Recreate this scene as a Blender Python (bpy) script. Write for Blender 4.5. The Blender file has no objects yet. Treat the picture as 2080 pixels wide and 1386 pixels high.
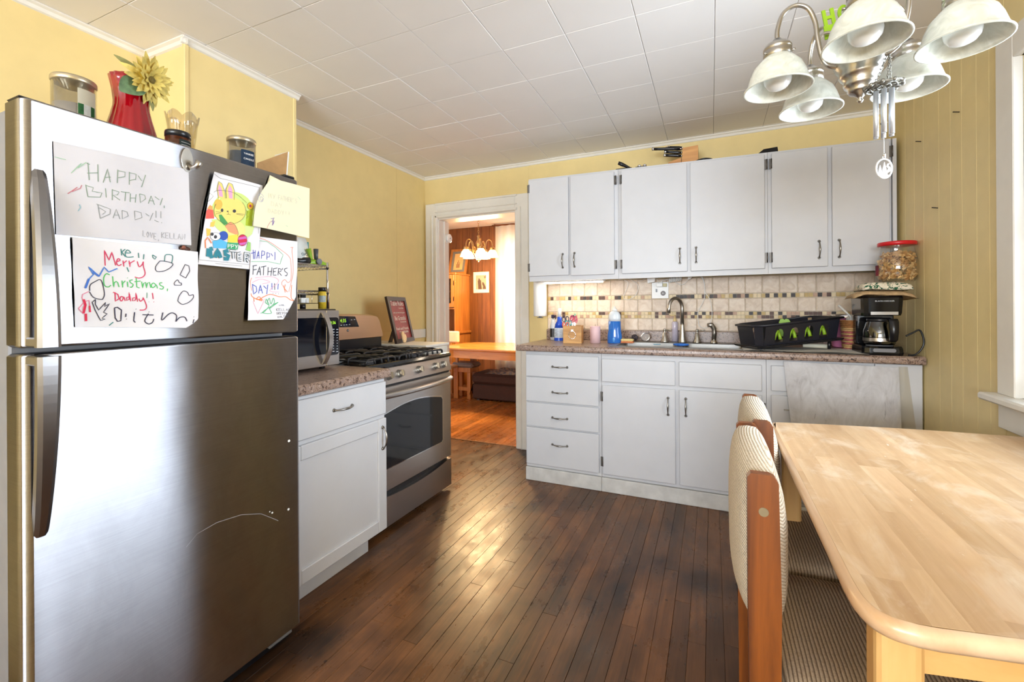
import bpy, math, random
from mathutils import Vector, Matrix
R = math.radians
random.seed(7)
SC = bpy.context.scene
COL = SC.collection

# ---------------------------------------------------------------- camera
F_PX, YAW, HY, ROLL, CAMZ = 908.7, R(24.05), 627.0, R(-.345), 1.157
FW = Vector((-math.sin(YAW), math.cos(YAW), 0)); RT = Vector((math.cos(YAW), math.sin(YAW), 0)); UPV = Vector((0, 0, 1))
R2 = RT * math.cos(ROLL) + UPV * math.sin(ROLL); U2 = UPV * math.cos(ROLL) - RT * math.sin(ROLL)
CAM = Vector((0, 0, CAMZ))
cd = bpy.data.cameras.new('camera'); cam = bpy.data.objects.new('camera', cd); COL.objects.link(cam)
cd.sensor_width = 36.0; cd.lens = 36.0 * F_PX / 2080; cd.shift_y = -(693 - HY) / 2080; cd.clip_start = .02
mw = Matrix.Identity(4)
for i in range(3):
    mw[i][0] = R2[i]; mw[i][1] = U2[i]; mw[i][2] = -FW[i]; mw[i][3] = CAM[i]
cam.matrix_world = mw
SC.camera = cam

# ---------------------------------------------------------------- world, daylight, added rear fill, exposure
wd = bpy.data.worlds.new('world'); SC.world = wd; wd.use_nodes = True
bg = wd.node_tree.nodes['Background']; bg.inputs[0].default_value = (.86, .93, 1, 1); bg.inputs[1].default_value = 1.6
def area(name, loc, target, sx, sy, power, col, spread=180):
    l = bpy.data.lights.new(name, 'AREA'); l.shape = 'RECTANGLE'; l.size = sx; l.size_y = sy; l.energy = power; l.color = col
    l.spread = R(spread)
    o = bpy.data.objects.new(name, l); COL.objects.link(o); o.location = loc
    o.rotation_euler = (Vector(target) - Vector(loc)).to_track_quat('-Z', 'Y').to_euler()
    return o
DAY = (.93, .965, 1)
area('daylight_side_window', (1.16, 1.58, 1.45), (0, 1.58, 1.5), 1.0, 1.3, 47, DAY, 120)
area('added_rear_fill', (-.4, -3.58, 1.45), (-.4, 0, 5.2), 2.3, 1.4, 375, DAY)  # added fill lamp behind the camera, tilted up to brighten the ceiling
area('daylight_dining_window', (-2.1, 5.98, 1.4), (-2.1, 4, 1.3), 1.1, 1.7, 13, DAY)
SC.view_settings.view_transform = 'Standard'; SC.view_settings.look = 'None'
SC.view_settings.gamma = 1; SC.view_settings.use_curve_mapping = False; SC.view_settings.exposure = 0.06
SC.cycles.max_bounces = 12; SC.cycles.diffuse_bounces = 6; SC.cycles.transparent_max_bounces = 16
SC.cycles.sample_clamp_indirect = 6; SC.cycles.caustics_reflective = False; SC.cycles.caustics_refractive = False

# ---------------------------------------------------------------- measuring helpers (pixel + plane -> point)
def ray(x, y): return FW + R2 * ((x - 1040) / F_PX) - U2 * ((y - HY) / F_PX)
def aX(x, y, X):
    d = ray(x, y); return CAM + d * (X / d.x)
def aY(x, y, Y):
    d = ray(x, y); return CAM + d * (Y / d.y)
def aZ(x, y, Z):
    d = ray(x, y); return CAM + d * ((Z - CAMZ) / d.z)
def zat(y, P):      # height of the picture row y above the ground point P
    P = Vector((P[0], P[1], 0)); dep = P.dot(FW); lat = P.dot(R2)
    return CAMZ + (-(y - HY) / F_PX * dep) + 0 * lat

# ---------------------------------------------------------------- materials
def s2l(c): return c / 12.92 if c <= .04045 else ((c + .055) / 1.055) ** 2.4
def rgb(*c):
    if len(c) == 1: c = c[0]
    return tuple(s2l(v / 255) for v in c) + (1,)
MATS = {}
class N:
    def __init__(s, name):
        s.m = bpy.data.materials.new(name); s.m.use_nodes = True; s.t = s.m.node_tree; s.b = s.t.nodes['Principled BSDF']; s.n = s.t.nodes; MATS[name] = s.m
    def new(s, k, **kw):
        n = s.n.new(k)
        for a, v in kw.items():
            if a in n.inputs: n.inputs[a].default_value = v
            else: setattr(n, a, v)
        return n
    def link(s, a, b): s.t.links.new(a, b)
    def pos(s, scale=(1, 1, 1), rnd=0, rot=(0, 0, 0)):
        g = s.new('ShaderNodeNewGeometry'); mp = s.new('ShaderNodeMapping'); mp.inputs['Scale'].default_value = scale; mp.inputs['Rotation'].default_value = rot
        out = g.outputs['Position']
        if rnd:
            oi = s.new('ShaderNodeObjectInfo'); mu = s.new('ShaderNodeVectorMath', operation='SCALE'); cx = s.new('ShaderNodeCombineXYZ')
            s.link(oi.outputs['Random'], cx.inputs[0]); s.link(oi.outputs['Random'], cx.inputs[1]); s.link(oi.outputs['Random'], cx.inputs[2])
            s.link(cx.outputs[0], mu.inputs[0]); mu.inputs['Scale'].default_value = rnd
            ad = s.new('ShaderNodeVectorMath', operation='ADD'); s.link(out, ad.inputs[0]); s.link(mu.outputs[0], ad.inputs[1]); out = ad.outputs[0]
        s.link(out, mp.inputs['Vector']); return mp.outputs[0]
    def noise(s, vec, scale, detail=4, rough=.55, dist=0):
        n = s.new('ShaderNodeTexNoise'); n.inputs['Scale'].default_value = scale; n.inputs['Detail'].default_value = detail; n.inputs['Roughness'].default_value = rough; n.inputs['Distortion'].default_value = dist
        s.link(vec, n.inputs['Vector']); return n.outputs[0]
    def ramp(s, fac, stops, interp='LINEAR'):
        r = s.new('ShaderNodeValToRGB'); r.color_ramp.interpolation = interp; e = r.color_ramp.elements
        while len(e) < len(stops): e.new(.5)
        for i, (p, c) in enumerate(stops): e[i].position = p; e[i].color = c
        s.link(fac, r.inputs[0]); return r.outputs[0]
    def mix(s, fac, a, b, mode='MIX'):
        m = s.new('ShaderNodeMix', data_type='RGBA', blend_type=mode)
        if isinstance(fac, (int, float)): m.inputs[0].default_value = fac
        else: s.link(fac, m.inputs[0])
        for k, v in ((6, a), (7, b)):
            if isinstance(v, tuple): m.inputs[k].default_value = v
            else: s.link(v, m.inputs[k])
        return m.outputs[2]
    def bump(s, h, strength=.2, dist=.002):
        b = s.new('ShaderNodeBump'); b.inputs['Strength'].default_value = strength; b.inputs['Distance'].default_value = dist
        s.link(h, b.inputs['Height']); s.link(b.outputs[0], s.b.inputs['Normal'])
    def rand(s): return s.new('ShaderNodeObjectInfo').outputs['Random']
def setp(b, rough=.5, metal=0, spec=None, **kw):
    b.inputs['Roughness'].default_value = rough; b.inputs['Metallic'].default_value = metal
    if spec is not None: b.inputs['Specular IOR Level'].default_value = spec
    for k, v in kw.items(): b.inputs[k.replace('_', ' ')].default_value = v
def plain(name, col, rough=.5, metal=0, mott=.06, scale=18, bump=0, bscale=60, spec=None, **kw):
    m = N(name); setp(m.b, rough, metal, spec, **kw); c = rgb(*col); v = m.pos()
    d = tuple(x * (1 - mott) for x in c[:3]) + (1,); l = tuple(min(1, x * (1 + mott)) for x in c[:3]) + (1,)
    m.link(m.ramp(m.noise(v, scale), [(.3, d), (.7, l)]), m.b.inputs['Base Color'])
    if bump: m.bump(m.noise(v, bscale, 3), bump)
    return m.m
def wood(name, c1, c2, axis='Y', rough=.45, rnd=5., scale=26, vary=.25, bump=.08):
    m = N(name); setp(m.b, rough); st = {'X': (.08, 1, 1), 'Y': (1, .08, 1), 'Z': (1, 1, .08)}[axis]
    v = m.pos(st, rnd); g = m.noise(v, scale, 6, .6, .4); col = m.ramp(g, [(.3, rgb(*c1)), (.7, rgb(*c2))])
    if vary:
        k = m.ramp(m.rand(), [(0, (1 - vary,) * 3 + (1,)), (1, (1 + vary * .4,) * 3 + (1,))]); col = m.mix(1, col, k, 'MULTIPLY')
    m.link(col, m.b.inputs['Base Color'])
    if bump: m.bump(g, bump)
    return m.m
def emit(name, col, strength):
    m = N(name); setp(m.b, .5); m.b.inputs['Base Color'].default_value = rgb(*col); m.b.inputs['Emission Color'].default_value = rgb(*col); m.b.inputs['Emission Strength'].default_value = strength; return m.m
def glass(name, col=(255, 255, 255), rough=.02, tint=.9, gloss=.12):
    m = N(name); n = m.n; tr = n.new('ShaderNodeBsdfTransparent'); gl = n.new('ShaderNodeBsdfGlossy'); mx = n.new('ShaderNodeMixShader'); fr = n.new('ShaderNodeLayerWeight')
    c = rgb(*col); tr.inputs[0].default_value = tuple(x * tint for x in c[:3]) + (1,); gl.inputs['Roughness'].default_value = rough; fr.inputs[0].default_value = .5
    po = n.new('ShaderNodeMath'); po.operation = 'POWER'; po.inputs[1].default_value = 3; m.link(fr.outputs['Facing'], po.inputs[0])
    ma = n.new('ShaderNodeMath'); ma.operation = 'MULTIPLY_ADD'; ma.inputs[1].default_value = .55; ma.inputs[2].default_value = gloss
    m.link(po.outputs[0], ma.inputs[0]); m.link(ma.outputs[0], mx.inputs[0]); m.link(tr.outputs[0], mx.inputs[1]); m.link(gl.outputs[0], mx.inputs[2])
    m.link(mx.outputs[0], n['Material Output'].inputs[0]); return m.m
def brushed(name, col, rough=.5, aniso=.8, wave=0):      # horizontally brushed sheet steel, long vertical highlights
    m = N(name); n = m.n; n.remove(m.b); g = n.new('ShaderNodeBsdfAnisotropic'); g.distribution = 'BECKMANN'; g.inputs['Roughness'].default_value = rough; g.inputs['Anisotropy'].default_value = aniso; g.inputs['Rotation'].default_value = 0
    t = n.new('ShaderNodeTangent'); t.direction_type = 'RADIAL'; t.axis = 'Z'; m.link(t.outputs[0], g.inputs['Tangent'])
    gr = m.noise(m.pos((1.2, 1.2, 90)), 6, 3); sm = m.noise(m.pos((1, 1.2, .8), 0, (R(40), 0, 0)), 9, 5, .7, .6); c = rgb(*col); k = lambda f: tuple(x * f for x in c[:3]) + (1,)
    m.link(m.mix(1, m.ramp(gr, [(.3, k(.93)), (.7, k(1.03))]), m.ramp(sm, [(.35, (.93, .93, .93, 1)), (.7, (1.06, 1.06, 1.07, 1))]), 'MULTIPLY'), g.inputs['Color'])
    if wave:
        b = n.new('ShaderNodeBump'); b.inputs['Strength'].default_value = wave; b.inputs['Distance'].default_value = .01; m.link(m.noise(m.pos((1, 1, .6)), 3.5, 2), b.inputs['Height']); m.link(b.outputs[0], g.inputs['Normal'])
    m.link(g.outputs[0], n['Material Output'].inputs[0]); return m.m
def steel(name, col, rough=.3, aniso=.75, axis='Z', wave=0):
    m = N(name); setp(m.b, rough, 1); m.b.inputs['Anisotropic'].default_value = aniso; m.b.inputs['Anisotropic Rotation'].default_value = .25
    t = m.new('ShaderNodeTangent', direction_type='RADIAL', axis=axis); m.link(t.outputs[0], m.b.inputs['Tangent'])
    v = m.pos((1.2, 1.2, 90) if axis == 'Z' else (1, 60, 1)); g = m.noise(v, 6, 3)
    c = rgb(*col); m.link(m.ramp(g, [(.3, tuple(x * .93 for x in c[:3]) + (1,)), (.7, c)]), m.b.inputs['Base Color'])
    if wave: m.bump(m.noise(m.pos((1, 1, .5)), 4, 2), wave, .01)
    return m.m

# ---------------------------------------------------------------- mesh builder
class MB:
    def __init__(s): s.v = []; s.f = []; s.mi = []; s.sm = []
    def add(s, vs, fs, mat=0, smooth=False):
        o = len(s.v); s.v += [tuple(v) for v in vs]
        for f in fs: s.f.append(tuple(i + o for i in f)); s.mi.append(mat); s.sm.append(smooth)
        return s
    def hexa(s, p, mat=0):
        return s.add(p, [(3, 2, 1, 0), (4, 5, 6, 7), (0, 1, 5, 4), (1, 2, 6, 5), (2, 3, 7, 6), (3, 0, 4, 7)], mat)
    def box(s, x0, x1, y0, y1, z0, z1, b=0, mat=0):
        if x0 > x1: x0, x1 = x1, x0
        if y0 > y1: y0, y1 = y1, y0
        if z0 > z1: z0, z1 = z1, z0
        if b <= 0:
            return s.hexa([(x0, y0, z0), (x1, y0, z0), (x1, y1, z0), (x0, y1, z0), (x0, y0, z1), (x1, y0, z1), (x1, y1, z1), (x0, y1, z1)], mat)
        b = min(b, (x1 - x0) * .49, (y1 - y0) * .49, (z1 - z0) * .49)
        vs = []; idx = {}
        for sx in (0, 1):
            for sy in (0, 1):
                for sz in (0, 1):
                    X, Y, Z = (x0, x1)[sx], (y0, y1)[sy], (z0, z1)[sz]; ix, iy, iz = X + (b, -b)[sx], Y + (b, -b)[sy], Z + (b, -b)[sz]
                    for k, p in enumerate(((X, iy, iz), (ix, Y, iz), (ix, iy, Z))): idx[sx, sy, sz, k] = len(vs); vs.append(p)
        fs = []
        for a in (0, 1):
            fs.append([idx[a, 0, 0, 0], idx[a, 1, 0, 0], idx[a, 1, 1, 0], idx[a, 0, 1, 0]]); fs.append([idx[0, a, 0, 1], idx[1, a, 0, 1], idx[1, a, 1, 1], idx[0, a, 1, 1]]); fs.append([idx[0, 0, a, 2], idx[1, 0, a, 2], idx[1, 1, a, 2], idx[0, 1, a, 2]])
        for a in (0, 1):
            for c in (0, 1):
                fs.append([idx[a, c, 0, 0], idx[a, c, 0, 1], idx[a, c, 1, 1], idx[a, c, 1, 0]]); fs.append([idx[a, 0, c, 0], idx[a, 0, c, 2], idx[a, 1, c, 2], idx[a, 1, c, 0]]); fs.append([idx[0, a, c, 1], idx[0, a, c, 2], idx[1, a, c, 2], idx[1, a, c, 1]])
                for d in (0, 1): fs.append([idx[a, c, d, 0], idx[a, c, d, 1], idx[a, c, d, 2]])
        C = Vector(((x0 + x1) / 2, (y0 + y1) / 2, (z0 + z1) / 2)); out = []
        for f in fs:
            P = [Vector(vs[i]) for i in f]; n = (P[1] - P[0]).cross(P[2] - P[0])
            out.append(f if n.dot(P[0] - C) > 0 else f[::-1])
        return s.add(vs, out, mat)
    def rings(s, rings, caps=True, mat=0, smooth=True, closed=False):
        n = len(rings[0]); vs = [p for r in rings for p in r]; fs = []; K = len(rings)
        for k in range(K if closed else K - 1):
            k2 = (k + 1) % K
            for i in range(n): j = (i + 1) % n; fs.append((k * n + i, k * n + j, k2 * n + j, k2 * n + i))
        s.add(vs, fs, mat, smooth)
        if caps and not closed:
            s.add(rings[0], [tuple(range(n))[::-1]], mat); s.add(rings[-1], [tuple(range(n))], mat)
        return s
    def lathe(s, prof, c, n=24, axis='Z', mat=0, caps=False, smooth=True, lobes=0, lob=0):
        c = Vector(c); rs = []
        for r, h in prof:
            ring = []
            for i in range(n):
                t = 2 * math.pi * i / n; q = r * (1 + lob * math.cos(lobes * t)) if lobes else r
                a, b = q * math.cos(t), q * math.sin(t)
                p = {'Z': (a, b, h), 'Y': (b, h, a), 'X': (h, a, b)}[axis]; ring.append(c + Vector(p))
            rs.append(ring)
        return s.rings(rs, caps, mat, smooth)
    def cyl(s, p0, p1, r0, r1=None, n=14, mat=0, caps=True):
        p0, p1 = Vector(p0), Vector(p1); r1 = r0 if r1 is None else r1; d = (p1 - p0).normalized(); a = d.orthogonal().normalized(); b = d.cross(a)
        rs = [[p + (a * math.cos(2 * math.pi * i / n) + b * math.sin(2 * math.pi * i / n)) * r for i in range(n)] for p, r in ((p0, r0), (p1, r1))]
        return s.rings(rs, caps, mat)
    def tube(s, pts, r, n=8, mat=0, closed=False, flat=None):
        pts = [Vector(p) for p in pts]; K = len(pts); rr = r if isinstance(r, (list, tuple)) else [r] * K; rs = []; a = None
        for k in range(K):
            d = (pts[(k + 1) % K] - pts[k - 1]) if closed else (pts[min(k + 1, K - 1)] - pts[max(k - 1, 0)])
            if d.length < 1e-9: d = Vector((0, 0, 1))
            d.normalize()
            a = d.orthogonal().normalized() if a is None else (a - d * a.dot(d)).normalized()
            b = d.cross(a)
            rs.append([pts[k] + (a * math.cos(2 * math.pi * i / n) + b * math.sin(2 * math.pi * i / n)) * rr[k] for i in range(n)])
        return s.rings(rs, not closed, mat, True, closed)
    def sphere(s, c, r, n=14, m=9, mat=0, sc=(1, 1, 1)):
        c = Vector(c); rs = []
        for k in range(m + 1):
            t = math.pi * (k + .02) / (m + .04); rs.append([c + Vector((r * math.sin(t) * math.cos(2 * math.pi * i / n) * sc[0], r * math.sin(t) * math.sin(2 * math.pi * i / n) * sc[1], -r * math.cos(t) * sc[2])) for i in range(n)])
        return s.rings(rs, True, mat)
    def prism(s, poly, o, u, v, w, mat=0, smooth=False):     # polygon in (u,v) extruded along w
        o, u, v, w = Vector(o), Vector(u), Vector(v), Vector(w)
        a = [o + u * p[0] + v * p[1] for p in poly]; b = [p + w for p in a]; n = len(a)
        s.add(a + b, [tuple(range(n))[::-1], tuple(range(n, 2 * n))], mat)
        return s.add(a + b, [(i, (i + 1) % n, n + (i + 1) % n, n + i) for i in range(n)], mat, smooth)
    def patch(s, fn, nu, nv, mat=0, thick=None):
        for off in ((0,) if thick is None else (0, 1)):
            vs = [Vector(fn(i / nu, j / nv)) + (Vector(thick) * off if thick is not None else Vector()) for j in range(nv + 1) for i in range(nu + 1)]
            s.add(vs, [(j * (nu + 1) + i, j * (nu + 1) + i + 1, (j + 1) * (nu + 1) + i + 1, (j + 1) * (nu + 1) + i) for j in range(nv) for i in range(nu)], mat, True)
        return s
    def build(s, name, mats, parent=None, label=None, fix=True, local=False):
        if not isinstance(mats, (list, tuple)): mats = [mats]
        off = Vector() if local else OFF.get(parent.name if parent else None, Vector())
        me = bpy.data.meshes.new(name); me.from_pydata([Vector(v) - off for v in s.v], [], s.f)
        for m in mats: me.materials.append(m)
        me.polygons.foreach_set('material_index', s.mi); me.polygons.foreach_set('use_smooth', s.sm)
        if fix:
            import bmesh
            bm = bmesh.new(); bm.from_mesh(me); bmesh.ops.remove_doubles(bm, verts=bm.verts, dist=1e-6); bmesh.ops.recalc_face_normals(bm, faces=bm.faces); bm.to_mesh(me); bm.free()
        me.update()
        o = bpy.data.objects.new(name, me); COL.objects.link(o)
        if parent: o.parent = parent; OFF[o.name] = off
        if label: o['label'] = label
        return o
OFF = {}
def thing(name, label, cat, loc, group=None, rz=0):
    o = bpy.data.objects.new(name, None); COL.objects.link(o); o.location = loc; o.rotation_euler.z = rz; o.empty_display_size = .05
    OFF[o.name] = Vector(loc); o['label'] = label; o['category'] = cat
    if group: o['group'] = group
    return o
def tag(o, label, cat, group=None):
    o['label'] = label; o['category'] = cat
    if group: o['group'] = group
    return o
def struct(o): o['kind'] = 'structure'; return o
def sthing(name, loc=(0, 0, 0)):
    o = bpy.data.objects.new(name, None); COL.objects.link(o); o.location = loc; OFF[o.name] = Vector(loc); o['kind'] = 'structure'; return o
def rbox(name, mat, parent, x0, x1, y0, y1, z0, z1, b=.002, label=None):
    return MB().box(x0, x1, y0, y1, z0, z1, b).build(name, mat, parent, label, fix=False)
def text(body, size, o, u, v, mat, parent, name='lettering', align='CENTER', lift=None, sx=1):
    c = bpy.data.curves.new(name, 'FONT'); c.body = body; c.size = size; c.align_x = align; c.align_y = 'CENTER'; c.extrude = .0002; c.resolution_u = 3
    c.materials.append(mat); t = bpy.data.objects.new(name, c); COL.objects.link(t)
    u, v = Vector(u).normalized(), Vector(v).normalized(); n = u.cross(v).normalized(); v = n.cross(u)
    off = OFF.get(parent.name, Vector()); p = Vector(o) - off + n * (.0006 if lift is None else lift); M = Matrix.Identity(4)
    for i in range(3): M[i][0] = u[i] * sx; M[i][1] = v[i]; M[i][2] = n[i]; M[i][3] = p[i]
    me = bpy.data.meshes.new_from_object(t.evaluated_get(bpy.context.evaluated_depsgraph_get())); bpy.data.objects.remove(t); bpy.data.curves.remove(c)
    t = bpy.data.objects.new(name, me); COL.objects.link(t)
    t.parent = parent; t.matrix_local = M; OFF[t.name] = off
    return t
def pull(parent, p, axis, nrm, L=.1, mat=None):      # bow shaped cabinet pull
    p, axis, nrm = Vector(p), Vector(axis).normalized(), Vector(nrm).normalized(); m = MB(); pts = []; rr = []
    for i in range(15):
        t = i / 14 * 2 - 1; pts.append(p + axis * (t * L / 2) + nrm * (.004 + .021 * (1 - abs(t) ** 2.6))); rr.append(.0032 + .0022 * math.exp(-(t / .35) ** 2) + (.003 if abs(t) > .9 else 0))
    m.tube(pts, rr, 8)
    for sg in (-1, 1): m.cyl(p + axis * sg * L / 2, p + axis * sg * L / 2 + nrm * .006, .0085, .006, 12)
    return m.build('handle', mat or M_PULL, parent, 'bow shaped nickel pull')
def circ(cx, cy, rx, ry=None, n=24, a0=0): return [(cx + rx * math.cos(2 * math.pi * i / n + a0), cy + (ry or rx) * math.sin(2 * math.pi * i / n + a0)) for i in range(n)]
def rrect(x0, x1, y0, y1, r, n=5):
    o = []
    for cx, cy, a in ((x1 - r, y1 - r, 0), (x0 + r, y1 - r, 90), (x0 + r, y0 + r, 180), (x1 - r, y0 + r, 270)):
        o += [(cx + r * math.cos(R(a + 90 * k / n)), cy + r * math.sin(R(a + 90 * k / n))) for k in range(n + 1)]
    return o
def cyl_at(l, r, X):        # centre and radius of an upright round thing seen between picture columns l and r, standing at x = X
    p = aX((l + r) / 2, HY, X); d = (p - CAM); dep = d.dot(FW); cs = dep / d.length
    return Vector((p.x, p.y, 0)), (r - l) * dep * cs / F_PX / 2
# ---------------------------------------------------------------- shared materials
M_YEL = plain('yellow_paint_dimmed', (222, 200, 141), .55, mott=.03, scale=9, bump=.06, bscale=140)  # same yellow as the boards, darkened in colour to hold back bright light
M_YELG = plain('yellow_board_paint', (228, 208, 152), .5, mott=.04, scale=9, bump=.06, bscale=140)
M_CEIL = plain('ceiling_tile_white', (232, 229, 226), .75, mott=.015, scale=5, bump=.15, bscale=180)
M_DARK = plain('dark_gap', (40, 32, 26), .9)
M_CEILGAP = plain('ceiling_gap', (176, 172, 168), .9)
M_TRIM = plain('trim_white_paint', (224, 220, 212), .4, mott=.03, scale=12)
M_CAB = plain('cabinet_white_paint', (200, 200, 203), .38, mott=.02, scale=8, bump=.04, bscale=60)
M_CABW = plain('toe_board_white_paint', (196, 194, 190), .5, mott=.14, scale=14)
M_NICKEL = plain('brushed_nickel', (182, 177, 169), .3, 1, mott=.05)
M_PULL = plain('dark_nickel', (146, 141, 134), .3, 1, mott=.08)
M_CHROME = plain('chrome', (225, 225, 228), .1, 1, mott=.03)
M_BLACK = plain('black_plastic', (22, 22, 26), .28, mott=.1)
M_BLACKM = plain('black_cast_iron', (32, 31, 33), .55, mott=.15, bump=.1)
M_GLOSSBLK = plain('black_enamel', (14, 14, 17), .1, mott=.05)
M_STEEL = steel('stainless_steel', (202, 198, 196), .3, .55)
M_FRIDGE = brushed('refrigerator_steel', (166, 165, 168), .29, .8, .12)
M_WARMST = steel('stove_back_steel', (214, 186, 166), .32, .5)
M_HANDLE = plain('handle_steel', (140, 138, 138), .32, 1, mott=.05)
M_SINK = plain('sink_steel', (146, 144, 141), .45, 1, mott=.05)
M_GREY = plain('grey_plastic', (120, 120, 124), .5)
M_WHITEP = plain('white_plastic', (236, 236, 234), .35, mott=.02)
M_PAPER = plain('white_paper', (222, 221, 227), .8, mott=.015, scale=10)
M_CREAM = plain('cream_paper', (224, 219, 190), .8, mott=.02, scale=10)
M_RED = plain('red_plastic', (200, 24, 34), .35)
M_GREEN = plain('lime_green_plastic', (140, 180, 40), .4)
M_CLEAR = glass('clear_glass'); M_PANE = glass('window_pane', (245, 250, 255), .01, .96, .05)

def mk_floor(name, cs, rough, big):
    m = N(name); setp(m.b, rough, 0, .36)
    v = m.pos((1, .07, 1), 4); g = m.noise(v, 30, 6, .62, .3); base = m.ramp(g, [(.25, rgb(*cs[0])), (.5, rgb(*cs[1])), (.78, rgb(*cs[2]))])
    w = m.noise(m.pos((1, .6, 1)), 1.9, 5, .62, .5); worn = m.ramp(w, [(.38, rgb(*big[0])), (.62, rgb(*big[1]))]); col = m.mix(.62, base, worn)
    k = m.ramp(m.rand(), [(0, (.68, .68, .7, 1)), (1, (1.12, 1.08, 1.04, 1))]); col = m.mix(1, col, k, 'MULTIPLY')
    fine = m.ramp(m.noise(m.pos((1, .045, 1), 7), 110, 4, .7, .2), [(.3, (.74, .72, .70, 1)), (.7, (1.16, 1.15, 1.13, 1))]); col = m.mix(1, col, fine, 'MULTIPLY')
    vo = m.new('ShaderNodeTexVoronoi'); vo.inputs['Scale'].default_value = 8; vo.inputs['Randomness'].default_value = 1; m.link(m.pos(), vo.inputs['Vector'])
    dots = m.ramp(vo.outputs['Distance'], [(.035, (.25, .22, .2, 1)), (.06, (1, 1, 1, 1))]); col = m.mix(1, col, dots, 'MULTIPLY')
    m.link(col, m.b.inputs['Base Color'])
    rr = m.ramp(m.noise(m.pos((1, .5, 1)), 9, 5, .7), [(.3, (rough - .1,) * 3 + (1,)), (.7, (rough + .16,) * 3 + (1,))]); m.link(rr, m.b.inputs['Roughness'])
    m.bump(g, .1, .001)
    return m.m
M_PLANK = mk_floor('dark_worn_floor_wood', ((34, 20, 12), (80, 52, 31), (136, 92, 56)), .3, ((34, 23, 16), (142, 96, 58)))
M_PLANKD = mk_floor('amber_floor_wood', ((138, 74, 26), (188, 112, 46), (218, 148, 74)), .28, ((140, 84, 40), (196, 132, 70)))

# ---------------------------------------------------------------- floors
XL, XR, YB, YR, ZC = -2.385, .945, 3.40, -3.40, 2.35
fl = sthing('floor')
MB().box(XL - .15, XR + .15, YR - .15, YB + .03, -.12, -.011).build('subfloor', M_DARK, fl)
rnd = random.Random(3)
def planks(parent, x0, x1, y0, y1, w, lens, mat, gap):
    x = x0
    while x < x1 - .005:
        xb = min(x + w, x1); y = y0 - rnd.uniform(0, lens[0])
        while y < y1:
            L = rnd.uniform(*lens); a, b = max(y, y0), min(y + L, y1)
            if b - a > .02:
                gw = gap * rnd.choice((1, 1, 1, 1, 2.6)) / 2; MB().box(x + gap / 2, xb - gw, a + .0006, b - .0006, -.0115, -rnd.uniform(0, .0005), .0007).build('plank', mat, parent, fix=False)
            y += L
        x = xb
planks(fl, -1.62, XR, -.6, YB + .025, .057, (1.3, 2.9), M_PLANK, .0006)
MB().box(XL, XR, YR, -.6, -.0115, -.0005).box(XL, -1.62, -.6, YB + .025, -.0115, -.0005).build('hidden_boards', M_PLANK, fl)
fd = sthing('floor')
MB().box(-4.4, -.7, YB + .03, 5.9, -.12, -.011).build('subfloor', M_DARK, fd)
planks(fd, -3.7, -1.3, YB + .03, 5.74, .057, (1.0, 2.2), M_PLANKD, .0014)
struct(MB().box(-2.235, -1.48, YB + .018, YB + .034, -.005, .004, .002).build('trim_1', wood('threshold_wood', (96, 62, 38), (130, 88, 54), 'X'), None))

# ---------------------------------------------------------------- ceiling tiles
ce = sthing('ceiling')
MB().box(XL - .15, XR + .15, YR - .15, YB + .15, ZC + .006, ZC + .12).build('ceiling_backing', M_CEILGAP, ce)
xs = [.018 + .2975 * k for k in range(-9, 5)]; ys = [2.172 + .2975 * k for k in range(-19, 6)]
for i in range(len(xs) - 1):
    for j in range(len(ys) - 1):
        a, b, c, d = max(xs[i], XL), min(xs[i + 1], XR), max(ys[j], YR), min(ys[j + 1], YB)
        if b - a < .02 or d - c < .02: continue
        dz = rnd.uniform(0, .0012)
        MB().box(a + .0009, b - .0009, c + .0006, d - .0006, ZC + dz, ZC + .012, .0018).build('ceiling_tile', M_CEIL, ce, fix=False)
cd_ = sthing('ceiling')
MB().box(-4.4, -.7, YB + .15, 5.9, ZC + .004, ZC + .12).build('ceiling_backing', M_DARK, cd_)
for a, b in ((-4.3, -2.83), (-2.825, -1.6), (-1.595, -.75)): MB().box(a, b, YB + .15, 5.75, ZC - .004, ZC + .006, .002).build('ceiling_panel', M_CEIL, cd_)

# ---------------------------------------------------------------- walls
DX0, DX1, DZ = -2.235, -1.478, 1.965
wl = sthing('wall_left')
MB().box(XL - .12, XL, YR, YB, 0, ZC + .01).build('wall_panel', M_YEL, wl)
MB().box(XL, -2.10, 1.21, 1.775, 0, ZC + .003).build('chimney_chase', M_YEL, wl)
for y in (1.213, 1.772): MB().box(-2.115, -2.096, y - .01, y + .01, 0, ZC - .02, .003).build('corner_bead', M_YEL, wl)
for a, b in ((-.5, .718), (1.777, 3.0), (3.004, 3.39)): MB().box(XL, XL + .003, a, b, .98, ZC - .02, .001).build('wall_sheet', M_YEL, wl)
wb = sthing('wall_back')
wbm = MB(); wbm.box(XL - .12, DX0, YB, YB + .15, 0, ZC); wbm.box(DX1, XR + .1, YB, YB + .15, 0, ZC); wbm.box(DX0, DX1, YB, YB + .15, DZ, ZC)
wbm.build('wall_panel', M_YEL, wb)
MB().box(-1.36, XR, YB - .003, YB, 1.9, ZC - .02, .001).build('wall_sheet', M_YEL, wb)
wr = sthing('wall_right')
W0, W1, WZ0, WZ1 = 1.10, 2.055, .845, 1.99
wrm = MB(); wrm.box(XR + .006, XR + .12, YR, W0, 0, ZC); wrm.box(XR + .006, XR + .12, W1, YB, 0, ZC); wrm.box(XR + .006, XR + .12, W0, W1, 0, WZ0); wrm.box(XR + .006, XR + .12, W0, W1, WZ1, ZC)
wrm.build('wall_backing', M_YELG, wr)
gy = [3.398] + [aX(x, 600, XR).y for x in (1841, 1859, 1878, 1909, 1933, 1956, 1986, 2012)] + [2.145]
yb_ = list(gy)
while yb_[-1] > 2.06: yb_.append(yb_[-1] - .1)
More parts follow.
